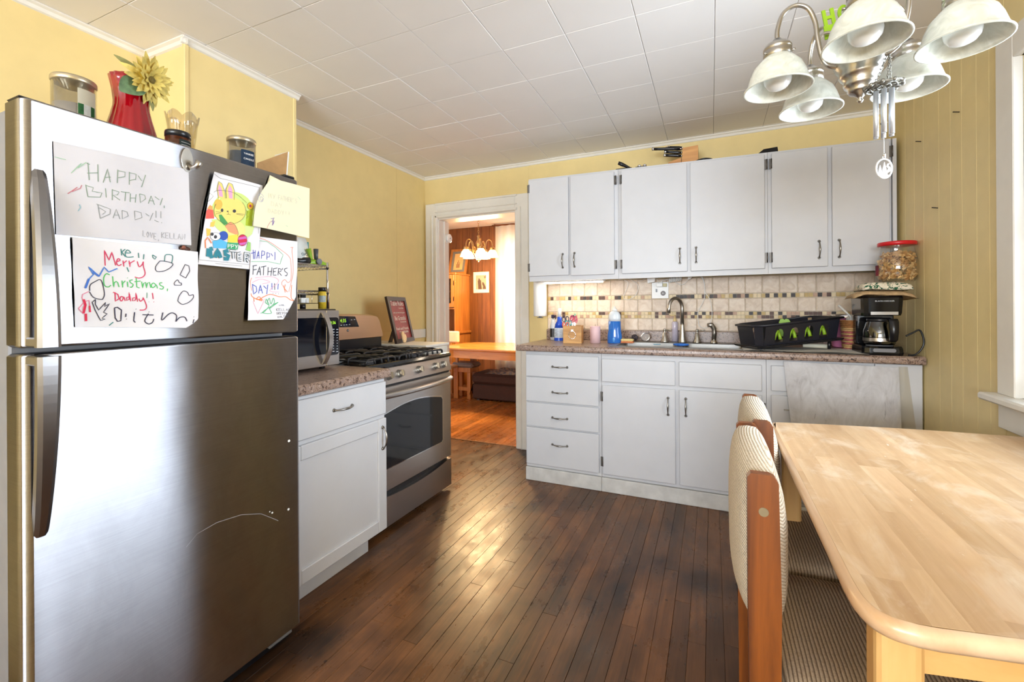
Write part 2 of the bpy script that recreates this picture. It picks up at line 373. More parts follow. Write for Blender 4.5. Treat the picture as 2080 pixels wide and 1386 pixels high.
for a, b in zip(gy[:-1], gy[1:]): MB().box(XR - .001, XR + .008, b + .0008, a - .0008, 0, ZC - .005, .0009).build('panel_board', M_YELG, wr, fix=False)
y = 2.145
while y > YR:
    a = max(y - .145, YR)
    if a > W0 - .1: MB().box(XR - .001, XR + .008, a + .0013, y - .0013, 0, WZ0, .0012).build('panel_board', M_YELG, wr, fix=False); MB().box(XR - .001, XR + .008, a + .0013, y - .0013, WZ1, ZC - .005, .0012).build('panel_board', M_YELG, wr, fix=False)
    else: MB().box(XR - .001, XR + .008, a + .0013, y - .0013, 0, ZC - .005, .0012).build('panel_board', M_YELG, wr, fix=False)
    y = a
# unseen rear wall behind the camera, set far back; window opening added for fill light
we = sthing('wall_rear')
m = MB(); m.box(XL, -1.6, YR - .12, YR, 0, ZC); m.box(.8, XR, YR - .12, YR, 0, ZC); m.box(-1.6, .8, YR - .12, YR, 0, .75); m.box(-1.6, .8, YR - .12, YR, 2.15, ZC)
m.build('wall_panel', M_YEL, we)
def window(n, horizontal, c0, c1, z0, z1, wall, inward, casing=.1, sash=True):
    """a sash window in a wall; horizontal axis is 'x' or 'y'; wall is the plane, inward the sign towards the room"""
    w = sthing('window_%d' % n)
    def bx(name, a0, a1, d0, d1, za, zb, mat, b=.003, par=None):
        d0, d1 = wall + inward * d0, wall + inward * d1
        m = MB(); m.box(a0, a1, d0, d1, za, zb, b) if horizontal == 'x' else m.box(d0, d1, a0, a1, za, zb, b)
        return m.build(name, mat, par or w, fix=False)
    bx('casing', c0 - casing, c0, -.01, .02, z0, z1 + casing, M_TRIM); bx('casing', c1, c1 + casing, -.01, .02, z0, z1 + casing, M_TRIM)
    bx('casing', c0, c1, -.01, .02, z1, z1 + casing, M_TRIM)
    bx('sill', c0 - casing - .03, c1 + casing + .03, -.1, .062, z0 - .026, z0, M_TRIM, .006); bx('apron', c0 - casing, c1 + casing, 0, .018, z0 - .12, z0 - .026, M_TRIM)
    for a, b in ((c0, c0 + .045), (c1 - .045, c1)): bx('sash_stile', a, b, -.07, -.03, z0, z1, M_TRIM)
    mid = (z0 + z1) / 2
    for a, b in ((z0, z0 + .06), (mid - .02, mid + .02), (z1 - .05, z1)): bx('sash_rail', c0 + .045, c1 - .045, -.07, -.03, a, b, M_TRIM)
    for a, b in ((z0 + .06, mid - .02), (mid + .02, z1 - .05)): bx('pane', c0 + .045, c1 - .045, -.052, -.048, a, b, M_PANE, 0)
    return w
window(1, 'y', W0, W1, WZ0, WZ1, XR, -1)
window(2, 'x', -1.6, .8, .75, 2.15, YR, 1, .08)  # unseen window, added as an opening for the rear fill lamp

# crown strips
k = 0
def crown(x0, y0, x1, y1, nx, ny):
    global k; k += 1
    d = Vector((x1 - x0, y1 - y0, 0)); prof = [(0, 0), (.024, 0), (.024, -.006), (.014, -.012), (.008, -.024), (0, -.028)]
    n = Vector((nx, ny, 0)); a = [Vector((x0, y0, ZC)) + n * p + Vector((0, 0, q)) for p, q in prof]
    m = MB(); m.rings([a, [p + d for p in a]], True, 0, False); struct(m.build('trim_%d' % (k + 1), M_TRIM, None))
crown(XL, YR, XL, 1.21, 1, 0); crown(XL, 1.21, -2.10 + .02, 1.21, 0, -1); crown(-2.10, 1.19, -2.10, 1.795, 1, 0); crown(XL, 1.775, XL, YB, 1, 0); crown(XL, YB, XR, YB, 0, -1)
for y in (.718, 3.002): pass
struct(MB().box(XL, XL + .012, 3.02, 3.395, .90, .978, .003).build('trim_8', M_TRIM, None))

# door casing to the dining room
dc = sthing('door_1')
def cas(name, x0, x1, z0, z1, y0=YB - .022, y1=YB): MB().box(x0, x1, y0, y1, z0, z1, .004).build(name, M_TRIM, dc)
cas('casing', DX0 - .125, DX0, 0, DZ + .135); cas('casing', DX1, DX1 + .118, 0, DZ + .135); cas('casing', DX0, DX1, DZ, DZ + .135)
for x0, x1 in ((DX0 - .026, DX0 - .002), (DX0 - .060, DX0 - .045), (DX1 + .045, DX1 + .055)): cas('casing_bead', x0, x1, 0, DZ + .03, YB - .031, YB - .02)
for z0, z1 in ((DZ + .004, DZ + .026), (DZ + .05, DZ + .062), (DZ + .118, DZ + .135)): cas('casing_bead', DX0 - .02, DX1 + .02, z0, z1, YB - .031, YB - .02)
MB().box(DX0 - .004, DX0 + .008, YB - .005, YB + .16, 0, DZ, .002).build('jamb', M_TRIM, dc); MB().box(DX1 - .008, DX1 + .004, YB - .005, YB + .16, 0, DZ, .002).build('jamb', M_TRIM, dc)
MB().box(DX0, DX1, YB - .005, YB + .16, DZ - .01, DZ + .002, .002).build('head_jamb', M_TRIM, dc)
MB().box(DX0 + .006, DX0 + .02, YB + .07, YB + .09, 0, DZ - .01, .003).build('door_stop', M_TRIM, dc)
# ---------------------------------------------------------------- wall cabinets over the sink
YU = 3.078
def ztop(x): return 2.117 - .0170 * (x + 1.24)
ZUB = 1.356
def hinge(parent, p, axis, nrm):        # small decorative surface hinge
    p, axis, nrm = Vector(p), Vector(axis), Vector(nrm); m = MB(); s = axis.cross(nrm)
    pl = [(-.007, -.03), (.007, -.03), (.009, -.018), (.005, -.01), (.005, .01), (.009, .018), (.007, .03), (-.007, .03)]
    m.prism(pl, p, s, axis, nrm * .0025); m.cyl(p - axis * .03 + s * .007 + nrm * .003, p + axis * .03 + s * .007 + nrm * .003, .0035, n=8)
    return m.build('hinge', plain('aged_nickel', (96, 92, 88), .4, .8) if 'aged_nickel' not in MATS else MATS['aged_nickel'], parent, 'small nickel hinge')
UN = [(-1.24, -.5805, [(-1.236, -.931), (-.914, -.606)], 'white two door wall cabinet beside the doorway'),
      (-.5805, .3125, [(-.556, -.141), (-.121, .295)], 'white two door wall cabinet over the kitchen faucet'),
      (.3125, .905, [(.331, .611), (.632, .893)], 'white two door wall cabinet beside the right wall')]
HZ = {0: (1143, 530), 1: (1167, 528), 2: (1381, 520), 3: (1414, 518), 4: (1664, 507), 5: (1705, 505)}
q = 0
for x0, x1, doors, lab in UN:
    t = thing('wall_cabinet', lab, 'cabinet', ((x0 + x1) / 2, 3.24, ZUB), 'white wall cabinets over the counter')
    m = MB(); g = .0006
    yf, yb = YU + .019, YB - .004
    m.hexa([(x0 + g, yf + .018, ZUB + .016), (x1 - g, yf + .018, ZUB + .016), (x1 - g, yb, ZUB + .016), (x0 + g, yb, ZUB + .016), (x0 + g, yf + .018, ztop(x0)), (x1 - g, yf + .018, ztop(x1)), (x1 - g, yb, ztop(x1)), (x0 + g, yb, ztop(x0))])
    m.build('carcass', M_CAB, t)
    m = MB(); m.hexa([(x0 + g, yf, ZUB), (x1 - g, yf, ZUB), (x1 - g, yf + .018, ZUB), (x0 + g, yf + .018, ZUB), (x0 + g, yf, ztop(x0)), (x1 - g, yf, ztop(x1)), (x1 - g, yf + .018, ztop(x1)), (x0 + g, yf + .018, ztop(x0))]); m.build('face_frame', M_CAB, t)
    for i, (a, b) in enumerate(doors):
        zb = ZUB + .033 if i + q else ZUB + .038
        m = MB(); m.hexa([(a, YU, zb), (b, YU, zb), (b, yf, zb), (a, yf, zb), (a, YU, ztop(a) - .014), (b, YU, ztop(b) - .014), (b, yf, ztop(b) - .014), (a, yf, ztop(a) - .014)])
        d = m.build('door', M_CAB, t)
        bv = d.modifiers.new('edge', 'BEVEL'); bv.width = .003; bv.segments = 2; bv.limit_method = 'ANGLE'
        p = aY(*HZ[q], YU); pull(d, p, (0, 0, 1), (0, -1, 0), .096)
        hx = b + .006 if i else a - .006
        if i == 0 and x0 < -1: hx = a - .001
        for z in (zb + .065, ztop(hx) - .075):
            hinge(d, (hx, YU + .004, z), (0, 0, 1), (0, -1, 0))
        q += 1
tag(MB().box(.908, .925, YU + .006, YB - .004, ZUB, 2.075).build('filler_strip', M_CAB, None), 'narrow white filler strip between the last wall cabinet and the right wall', 'filler strip')
# ---------------------------------------------------------------- base cabinets
YF = 2.80; ZB = .872
def base_unit(x0, x1, lab):
    t = thing('base_cabinet', lab, 'cabinet', ((x0 + x1) / 2, 3.1, 0), 'white base cabinets under the sink counter')
    g = .0006
    m = MB(); m.box(x0 + g, x1 - g, YF + .036, YB - .004, .0, .104); m.box(x0 + g, x0 + .018, YF + .036, YB - .004, .105, ZB - .001); m.box(x1 - .018, x1 - g, YF + .036, YB - .004, .105, ZB - .001); m.box(x0 + .018, x1 - .018, YB - .02, YB - .004, .105, ZB - .001)
    m.build('carcass', M_CAB, t)
    MB().box(x0 + g, x1 - g, YF + .018, YF + .036, .09, ZB - .001, .001).build('face_frame', M_CAB, t, fix=False)
    MB().box(x0 + g, x1 - g, YF + .002, YF + .034, 0, .088, .003).build('toe_board', M_CABW, t, 'scuffed white toe board', fix=False)
    return t
def front(t, name, x0, x1, z0, z1): return MB().box(x0, x1, YF, YF + .019, z0, z1, .003).build(name, M_CAB, t, fix=False)
t = base_unit(-1.156, -.640, 'white base cabinet with a stack of four drawers beside the doorway')
for (z0, z1), y in zip(((.701, .848), (.534, .695), (.367, .524), (.112, .357)), (746, 798, 850, 905)):
    d = front(t, 'drawer', -1.150, -.655, z0, z1); pull(d, aY(1137, y, YF), (1, 0, 0), (0, -1, 0), .1)
t = base_unit(-.640, .272, 'white sink base cabinet with two doors under the faucet')
front(t, 'false_front', -.634, -.199, .694, .838); front(t, 'false_front', -.178, .250, .694, .838)
d = front(t, 'door', -.632, -.199, .112, .672); pull(d, aY(1357, 826, YF), (0, 0, 1), (0, -1, 0), .1)
for z in (.60, .19): hinge(d, (-.637, YF + .004, z), (0, 0, 1), (0, -1, 0))
d = front(t, 'door', -.178, .250, .112, .672); pull(d, aY(1393, 828, YF), (0, 0, 1), (0, -1, 0), .1)
for z in (.60, .19): hinge(d, (.256, YF + .004, z), (0, 0, 1), (0, -1, 0))
t = base_unit(.272, .938, 'white base cabinet behind the hanging stained cloth beside the right wall')
front(t, 'drawer', .294, .74, .70, .838); d = front(t, 'door', .294, .74, .112, .676); MB().box(.352, .40, YF - .01, YF, .60, .606).build('handle', M_NICKEL, d)
MB().box(.75, .937, YF + .004, YF + .019, .105, .868, .002).build('end_panel', M_CAB, t, fix=False)

# stained cloth
def cloth_fn(u, v):
    xl = .352 + .03 * v + .012 * v * v; xr = .838 + .012 * v
    x = xl + (xr - xl) * u; z = .866 - .012 * u - .43 * v
    return (x, YF - .012 - .018 * v - .006 * math.sin(u * 9 + v * 3) * v - .010 * math.exp(-((u - .96) / .05) ** 2) - .004 * math.sin(u * 21 + 2) * v, z)
m = N('stained_cloth_fabric'); setp(m.b, .85)
v = m.pos(); st = m.ramp(m.noise(m.pos((1.6, 1, .8), 0, (0, R(35), 0)), 9, 6, .66, 1.2), [(.24, rgb(150, 146, 148)), (.38, rgb(188, 186, 188)), (.60, rgb(206, 205, 208))])
s2 = m.ramp(m.noise(m.pos((3.5, 1, .6), 0, (0, R(40), 0)), 13, 3, .5, 2), [(.22, rgb(120, 112, 114)), (.30, (1, 1, 1, 1))]); m.link(m.mix(1, st, s2, 'MULTIPLY'), m.b.inputs['Base Color']); m.bump(m.noise(v, 40, 3), .2)
tag(MB().patch(cloth_fn, 40, 14, thick=(0, .0025, 0)).build('stained_cloth', m.m, None), 'grey stained white cloth hanging over the base cabinet at the right wall', 'cloth')
tag(MB().patch(lambda u, v: (.842 + .035 * u + .03 * v * u + .012 * v, YF - .004 - .006 * math.sin(u * 3), .858 - .42 * v), 8, 10).build('plastic_sheet', glass('thin_plastic', (246, 242, 232), .3, .97, .03), None), 'strip of clear plastic film at the right edge of the stained cloth', 'plastic sheet')

# ---------------------------------------------------------------- laminate worktops
def laminate(name):
    m = N(name); setp(m.b, .3); v = m.pos()
    a = m.ramp(m.noise(v, 75, 5, .7, .8), [(.34, rgb(40, 32, 34)), (.43, rgb(110, 88, 78)), (.50, rgb(190, 168, 150)), (.57, rgb(122, 108, 110)), (.66, rgb(222, 204, 188))])
    b = m.ramp(m.noise(v, 14, 4, .6), [(.35, rgb(176, 136, 112)), (.65, rgb(212, 186, 166))]); m.link(m.mix(.4, a, b, 'MULTIPLY'), m.b.inputs['Base Color']); return m.m
M_LAM = laminate('speckled_brown_laminate')
SX0, SX1, SY0, SY1 = -.575, .21, 2.875, 3.305
ct = thing('worktop', 'speckled brown laminate worktop with upstand along the backsplash', 'worktop', (-.13, 3.1, .872))
m = MB(); yf = 2.765
prof = [(yf + .008, .872), (yf + .001, .878), (yf, .89), (yf + .002, .904), (yf + .012, .912), (SY0, .912), (SY0, .872)]
m.rings([[(x, a, b) for a, b in prof] for x in (-1.205, .938)], True, 0, False)
for a, b, c, d in ((-1.205, SX0, SY0, 3.396), (SX1, .938, SY0, 3.396), (SX0, SX1, SY1, 3.396)): m.box(a, b, c, d, .872, .912)
m.build('top_slab', M_LAM, ct); MB().box(-1.205, .938, 3.372, 3.396, .9125, .99, .004).build('upstand', M_LAM, ct, fix=False)
# sink
sk = thing('sink', 'double bowl stainless steel sink set into the worktop', 'sink', ((SX0 + SX1) / 2, 3.09, .9))
m = MB(); xm = (SX0 + SX1) / 2
ox0, ox1, oy0, oy1 = SX0 - .02, SX1 + .02, SY0 - .022, SY1 + .045
bw = [(SX0 + .015, xm - .02), (xm + .02, SX1 - .015)]; by0, by1 = SY0 + .015, SY1 - .085
for a, b, c, d in ((ox0, ox1, oy0, by0), (ox0, ox1, by1, oy1), (ox0, bw[0][0], by0, by1), (bw[0][1], bw[1][0], by0, by1), (bw[1][1], ox1, by0, by1)): m.box(a, b, c, d, .9125, .9165, .0015)
m.build('rim', M_SINK, sk, fix=False)
for a, b in bw:
    m = MB(); t_, o_ = rrect(a, b, by0, by1, .04), rrect(a + .03, b - .03, by0 + .03, by1 - .03, .05)
    m.rings([[(x, y, .9125) for x, y in t_], [(x, y, .78) for x, y in rrect(a + .012, b - .012, by0 + .012, by1 - .012, .05)], [(x, y, .745) for x, y in o_]], False); m.add([(x, y, .745) for x, y in o_], [tuple(range(len(o_)))])
    m.build('bowl', M_SINK, sk); MB().lathe([(.0, .002), (.034, .002), (.04, .0)], ((a + b) / 2, (by0 + by1) / 2, .746)).build('drain', M_NICKEL, sk)
# faucet set
YFC = 3.265; zf = .9168
p = aY(1386, 695, YFC); fx = p.x
t = thing('faucet', 'tall gooseneck nickel kitchen faucet behind the sink', 'faucet', (fx, YFC, zf))
MB().lathe([(.0, 0), (.03, 0), (.028, .008), (.02, .05), (.014, .12), (.013, .125), (0, .125)], (fx, YFC, zf), 20).build('base', M_NICKEL, t)
pts = [(fx, YFC, zf + .12)]; top = 1.215
tip = aY(1352, 642, YFC - .13)
for i in range(19):
    a = math.pi * i / 18 * .98; rad = .062; cx = fx - rad * .62 * (1 - math.cos(a)); cy = YFC - rad * .8 * (1 - math.cos(a)); pts.append((cx, cy, top - .065 + .07 * math.sin(a)))
pts.append((pts[-1][0] - .004, pts[-1][1] - .006, pts[-1][2] - .035))
MB().tube(pts, [.0125] * 8 + [.0115] * 8 + [.011] * (len(pts) - 17) + [.0135], 14).build('spout', M_NICKEL, t)
for x, y, lab in ((1350, 694, 'left of the gooseneck faucet'), (1416, 694, 'between the faucet and the side sprayer')):
    p = aY(x, y, YFC); s_ = thing('faucet_valve', 'bell shaped nickel tap handle ' + lab, 'tap', (p.x, YFC, zf), 'tap handles beside the faucet')
    MB().lathe([(0, 0), (.028, 0), (.026, .008), (.017, .03), (.013, .062), (.009, .066), (.008, .078), (.011, .084), (.009, .092), (0, .093)], (p.x, YFC, zf), 18).build('bell', M_NICKEL, s_)
    MB().cyl((p.x, YFC, zf + .084), (p.x + (.05 if x < 1400 else .05), YFC - .02, zf + .088), .0035, .003, 8).build('lever', M_NICKEL, s_)
p = aY(1450, 700, YFC - .01); sx = p.x
t = thing('side_sprayer', 'curved nickel side sprayer right of the faucet', 'sprayer', (sx, YFC - .01, zf))
MB().lathe([(0, 0), (.024, 0), (.022, .008), (.017, .02), (.016, .022), (0, .022)], (sx, YFC - .01, zf), 16).build('base', M_NICKEL, t)
MB().tube([(sx, YFC - .01, zf + .02), (sx + .004, YFC - .01, zf + .07), (sx + .002, YFC - .012, zf + .1), (sx - .014, YFC - .02, zf + .124), (sx - .036, YFC - .03, zf + .122)], [.0145, .0155, .0165, .0165, .013], 12).build('spray_head', M_NICKEL, t)

# ---------------------------------------------------------------- tile backsplash
bs = sthing('wall_back'); bs['kind'] = 'structure'
M_GROUT = plain('grout', (206, 194, 176), .85)
MB().box(-1.2, XR, 3.3925, 3.3995, .99, ZUB + .012).build('grout', M_GROUT, bs)
m = N('tumbled_tile'); setp(m.b, .42); v = m.pos((1, 1, 1), 9)
n_ = m.noise(v, 16, 5, .65, 1.4); c_ = m.ramp(n_, [(.3, rgb(204, 182, 160)), (.55, rgb(226, 208, 188)), (.75, rgb(236, 224, 208))])
m.link(m.mix(1, c_, m.ramp(m.rand(), [(0, (.92, .9, .88, 1)), (1, (1.04, 1.04, 1.04, 1))]), 'MULTIPLY'), m.b.inputs['Base Color']); m.bump(n_, .35, .004); M_TILE = m.m
rows = [(1.249, ZUB + .01), (1.127, 1.218), (.992, 1.078)]
xt = [-1.199 + .1004 * i for i in range(22)]
for z0, z1 in rows:
    for i in range(len(xt) - 1):
        a, b = xt[i] + .0016, min(xt[i + 1], XR - .002) - .0016
        if b - a < .02: continue
        MB().box(a, b, 3.3885 - rnd.uniform(0, .0012), 3.394, z0 + .0016, z1 - .0016, .003).build('tile', M_TILE, bs, fix=False)
MOS = [plain('mosaic_%s' % n, c, .5, mott=.1, scale=60) for n, c in (('brown', (84, 54, 42)), ('cream', (226, 206, 168)), ('gold', (196, 168, 108)), ('rose', (192, 156, 132)), ('black', (46, 36, 34)))]
m = MB(); rm = random.Random(12)
for zb, zt_ in ((1.2195, 1.2475), (1.0795, 1.1030), (1.1035, 1.1265)):
    x = -1.199
    while x < XR - .03:
        m.box(x + .0009, x + .0233, 3.389 - rm.uniform(0, .001), 3.394, zb + .001, zt_ - .001, .001, rm.choices((0, 1, 2, 3, 4), (20, 34, 18, 16, 12))[0]); x += .0242
o = m.build('mosaic_strip', MOS, bs, 'strips of tiny brown, cream and gold mosaic tiles', fix=False); o['kind'] = 'stuff'
# ---------------------------------------------------------------- refrigerator
FX, FY0, FY1 = -1.32, .436, 1.128
fr = thing('refrigerator', 'stainless steel top freezer refrigerator covered with drawings', 'refrigerator', (-1.7, .78, 0))
MB().box(-2.06, FX - .075, FY0 + .006, FY1 - .006, .03, 1.60, .004).build('cabinet_body', M_GREY, fr, fix=False)
def fdoor(name, z0, z1):
    # door skin with softly rounded vertical edges
    r = .018; o = []
    for cy, a0, sg in ((FY0 + r, 180, 1), (FY1 - r, 90, 1)): pass
    pl = [(FX - .068, FY0)] + [(FX - r + r * math.sin(R(a)), FY0 + r - r * math.cos(R(a))) for a in range(0, 91, 15)] + [(FX - .012 + .012 * math.cos(R(a)), FY1 - .012 + .012 * math.sin(R(a))) for a in range(0, 91, 15)] + [(FX - .068, FY1)]
    m = MB(); e = .006
    c = [(FX - .034, (FY0 + FY1) / 2)]
    def ins(k): return [(x + (k if x < FX - .03 else -k) , y + (k if y < .78 else -k)) for x, y in pl]
    m.rings([[(x, y, z0) for x, y in ins(e)], [(x, y, z0 + e) for x, y in pl], [(x, y, z1 - e) for x, y in pl], [(x, y, z1) for x, y in ins(e)]], True, 0, False)
    d = m.build(name, M_FRIDGE, fr); d.data.polygons.foreach_set('use_smooth', [len(p.vertices) == 4 for p in d.data.polygons])
    md = d.modifiers.new('weighted', 'WEIGHTED_NORMAL'); md.keep_sharp = False
    MB().box(FX - .08, FX - .068, FY0 + .01, FY1 - .01, z0 + .012, z1 - .012).build('gasket', M_BLACK, d)
    return d
d1 = fdoor('freezer_door', 1.079, 1.612); d2 = fdoor('fresh_food_door', .058, 1.066)
hy0, hy1 = .438, .476
def fhandle(d, zfar, zgap):
    m = MB(); rs = []
    for i in range(21):
        t = i / 20; z = zfar + (zgap - zfar) * t; s = .066 * math.sin(min(1, t * 1.02) * math.pi / 2) ** .8 if t > 0 else 0
        th = .016 if t > .02 else .004
        x1 = FX + .002 + s; x0 = max(FX - .002, x1 - th - .004 * (1 - t)); w = .0035 * (1 - t)
        y0, y1 = hy0 + w + .012 * (1 - t) ** 2, hy1 - w + .004 * (1 - t) ** 2
        rs.append([(x0, y0, z), (x0, y1, z), (x1 - .005, y1, z), (x1, y1 - .007, z), (x1, y0 + .007, z), (x1 - .005, y0, z)])
    m.rings(rs, True, 0, False)
    zg = zgap; s = .02 if zgap > zfar else -.02
    m.box(FX - .001, FX + .058, hy0 + .004, hy1 - .004, min(zg, zg - s), max(zg, zg - s), .003)
    m.build('handle', M_HANDLE, d, 'curved bar handle')
fhandle(d1, 1.462, 1.082); fhandle(d2, .672, 1.063)
MB().box(FX - .07, FX - .045, FY0 + .01, FY1 - .01, .006, .052, .004).build('toe_grille', M_BLACK, fr, fix=False)
MB().box(FX - .045, FX - .030, FY1 - .10, FY1 - .012, .026, .046, .002).build('hinge_cover', M_GREY, fr, fix=False)
MB().box(FX - .075, FX - .01, FY1 - .05, FY1 - .006, 1.6125, 1.622, .003).build('top_hinge_cover', M_BLACK, fr, fix=False)
MB().box(FX - .075, FX - .02, FY0 + .004, FY0 + .05, 1.6125, 1.618, .003).build('hinge_cover', M_BLACK, fr, fix=False)
for x, y, r in ((587, 896, .0045), (553, 1042, .003), (586, 1035, .004), (548, 1040, .002)):
    p = aX(x, y, FX); MB().cyl(p, p + Vector((.0006, 0, 0)), r, n=10).build('paint_fleck', M_WHITEP, d2, 'white paint fleck')
p = [aX(x, y, FX) + Vector((.0004, 0, 0)) for x, y in ((378, 1112), (400, 1085), (440, 1062), (490, 1046), (530, 1044), (565, 1058))]
def ribbon(m, pts, w, nrm=None, mat=0):      # flat stroke, pts 3D, plane normal nrm
    nrm = nrm or Vector((1, 0, 0)); pts = [Vector(q) for q in pts]
    if len(pts) == 1: pts = [pts[0], pts[0] + Vector((0, w * .5, 0))]
    L, K = [], len(pts)
    for i in range(K):
        d = pts[min(i + 1, K - 1)] - pts[max(i - 1, 0)]
        if d.length < 1e-9: d = Vector((0, 1, 0))
        s = nrm.cross(d.normalized()) * w / 2; L += [pts[i] - s, pts[i] + s]
    m.add(L, [(2 * i, 2 * i + 1, 2 * i + 3, 2 * i + 2) for i in range(K - 1)], mat)
m = MB(); ribbon(m, p, .0016); m.build('scratch', plain('scratch_bright', (196, 196, 202), .4, .6), d2, 'pale curved scratch', fix=False)

# ---------------------------------------------------------------- drawings on the refrigerator
INK = {}
def ink(*c):
    if c not in INK: INK[c] = plain('ink_%02x%02x%02x' % c, c, .8, mott=.04)
    return INK[c]
class Sheet:
    def __init__(s, name, label, crop, scale, quad, x_off, bulge, mat, group='drawings on the refrigerator door', cuts=None):
        s.c, s.s, s.xo, s.bu = crop, scale, x_off, bulge
        P = [s.pt(*q)for q in quad]; s.y0 = min(p[0] for p in P); s.y1 = max(p[0] for p in P); s.z0 = min(p[1] for p in P); s.z1 = max(p[1] for p in P)
        loc = s.at3(*(sum(p[k] for p in P) / 4 for k in (0, 1)))
        s.t = thing(name, label, 'drawing', loc, group)
        cut = cuts or {}
        n = 24
        def fn(u, v):
            a = [P[0][k] + (P[1][k] - P[0][k]) * u for k in (0, 1)]; b = [P[3][k] + (P[2][k] - P[3][k]) * u for k in (0, 1)]
            y, z = a[0] + (b[0] - a[0]) * v, a[1] + (b[1] - a[1]) * v
            if cuts: y, z = cuts(u, v, y, z)
            return s.at3(y, z)
        MB().patch(fn, n, n, thick=(-.0005, 0, 0)).build('sheet', mat, s.t)
        s.k = 0
    def pt(s, x, y):
        p = aX(s.c[0] + x / s.s, s.c[1] + y / s.s, FX + s.xo); return (p.y, p.z)
    def at3(s, y, z, lift=0):
        u = (y - s.y0) / (s.y1 - s.y0); v = (s.z1 - z) / (s.z1 - s.z0); return Vector((FX + s.xo + s.bu(u, v) + lift, y, z))
    def on(s, x, y, lift=.0007): return s.at3(*s.pt(x, y), lift)
    def strokes(s, name, col, w, lines, lift=None, curve=False):
        s.k += 1; lf = lift or .0006 + .00006 * s.k; m = MB()
        for ln in lines:
            if curve and len(ln) > 2: ln = smooth(ln)
            dense = []
            for a, b in zip(ln, ln[1:]):
                k = max(1, int(math.hypot(b[0] - a[0], b[1] - a[1]) / 30)); dense += [(a[0] + (b[0] - a[0]) * i / k, a[1] + (b[1] - a[1]) * i / k) for i in range(k)]
            dense.append(ln[-1])
            if len(ln) == 1: dense = [ln[0], (ln[0][0] + 5, ln[0][1] + 4)]
            ribbon(m, [s.on(x, y, lf) for x, y in dense], w)
        return m.build(name, ink(*col), s.t, fix=False)
    def fill(s, name, col, polys):
        s.k += 1; lf = .0006 + .00006 * s.k; m = MB()
        for pl in polys:
            V = [s.on(x, y, lf) for x, y in pl]; c = s.on(sum(p[0] for p in pl) / len(pl), sum(p[1] for p in pl) / len(pl), lf)
            m.add(V + [c], [(i, (i + 1) % len(V), len(V)) for i in range(len(V))])
        return m.build(name, ink(*col), s.t, fix=False)
def smooth(p, k=5):
    o = []; n = len(p)
    for i in range(n - 1):
        a, b, c, d = p[max(i - 1, 0)], p[i], p[i + 1], p[min(i + 2, n - 1)]
        for j in range(k):
            t = j / k; o.append(tuple(.5 * (2 * b[q] + (c[q] - a[q]) * t + (2 * a[q] - 5 * b[q] + 4 * c[q] - d[q]) * t * t + (3 * b[q] - a[q] - 3 * c[q] + d[q]) * t ** 3) for q in range(len(b))))
    return o + [p[-1]]
GLY = {'A': [[(0, 1), (.5, 0), (1, 1)], [(.2, .62), (.8, .62)]], 'D': [[(0, 0), (0, 1), (.7, .85), (1, .5), (.7, .12), (0, 0)]], 'E': [[(1, 0), (0, 0), (0, 1), (1, 1)], [(0, .5), (.8, .5)]], 'F': [[(1, 0), (0, 0), (0, 1)], [(0, .5), (.8, .5)]], 'G': [[(1, .15), (.5, 0), (0, .5), (.4, 1), (1, .85), (1, .55), (.6, .55)]], 'H': [[(0, 0), (0, 1)], [(1, 0), (1, 1)], [(0, .5), (1, .5)]], 'K': [[(0, 0), (0, 1)], [(1, 0), (0, .55), (1, 1)]], 'L': [[(0, 0), (0, 1), (1, 1)]], 'M': [[(0, 1), (.1, 0), (.5, .7), (.9, 0), (1, 1)]], 'N': [[(0, 1), (0, 0), (1, 1), (1, 0)]], 'O': [[(.5, 0), (0, .5), (.5, 1), (1, .5), (.5, 0)]], 'P': [[(0, 1), (0, 0), (1, .1), (.9, .45), (0, .55)]], 'R': [[(0, 1), (0, 0), (1, .1), (.9, .4), (0, .5), (1, 1)]], 'S': [[(1, .1), (.3, 0), (.05, .3), (.9, .65), (.7, 1), (0, .9)]], 'T': [[(0, 0), (1, 0)], [(.5, 0), (.5, 1)]], 'V': [[(0, 0), (.5, 1), (1, 0)]], 'Y': [[(0, 0), (.5, .5)], [(1, 0), (.4, 1)]], ',': [[(.4, .9), (.3, 1.2)]], '!': [[(.5, 0), (.5, .7)], [(.5, 1), (.6, 1)]], "'": [[(.5, 0), (.4, .2)]]}
def word(txt, x, y, w, h, gap, slope=0):
    o = []
    for ch in txt:
        if ch != ' ':
            for ln in GLY[ch]: o.append([(x + a * w, y + b * h + slope * (a * w)) for a, b in ln])
        x += w + gap; y += slope * (w + gap)
    return o
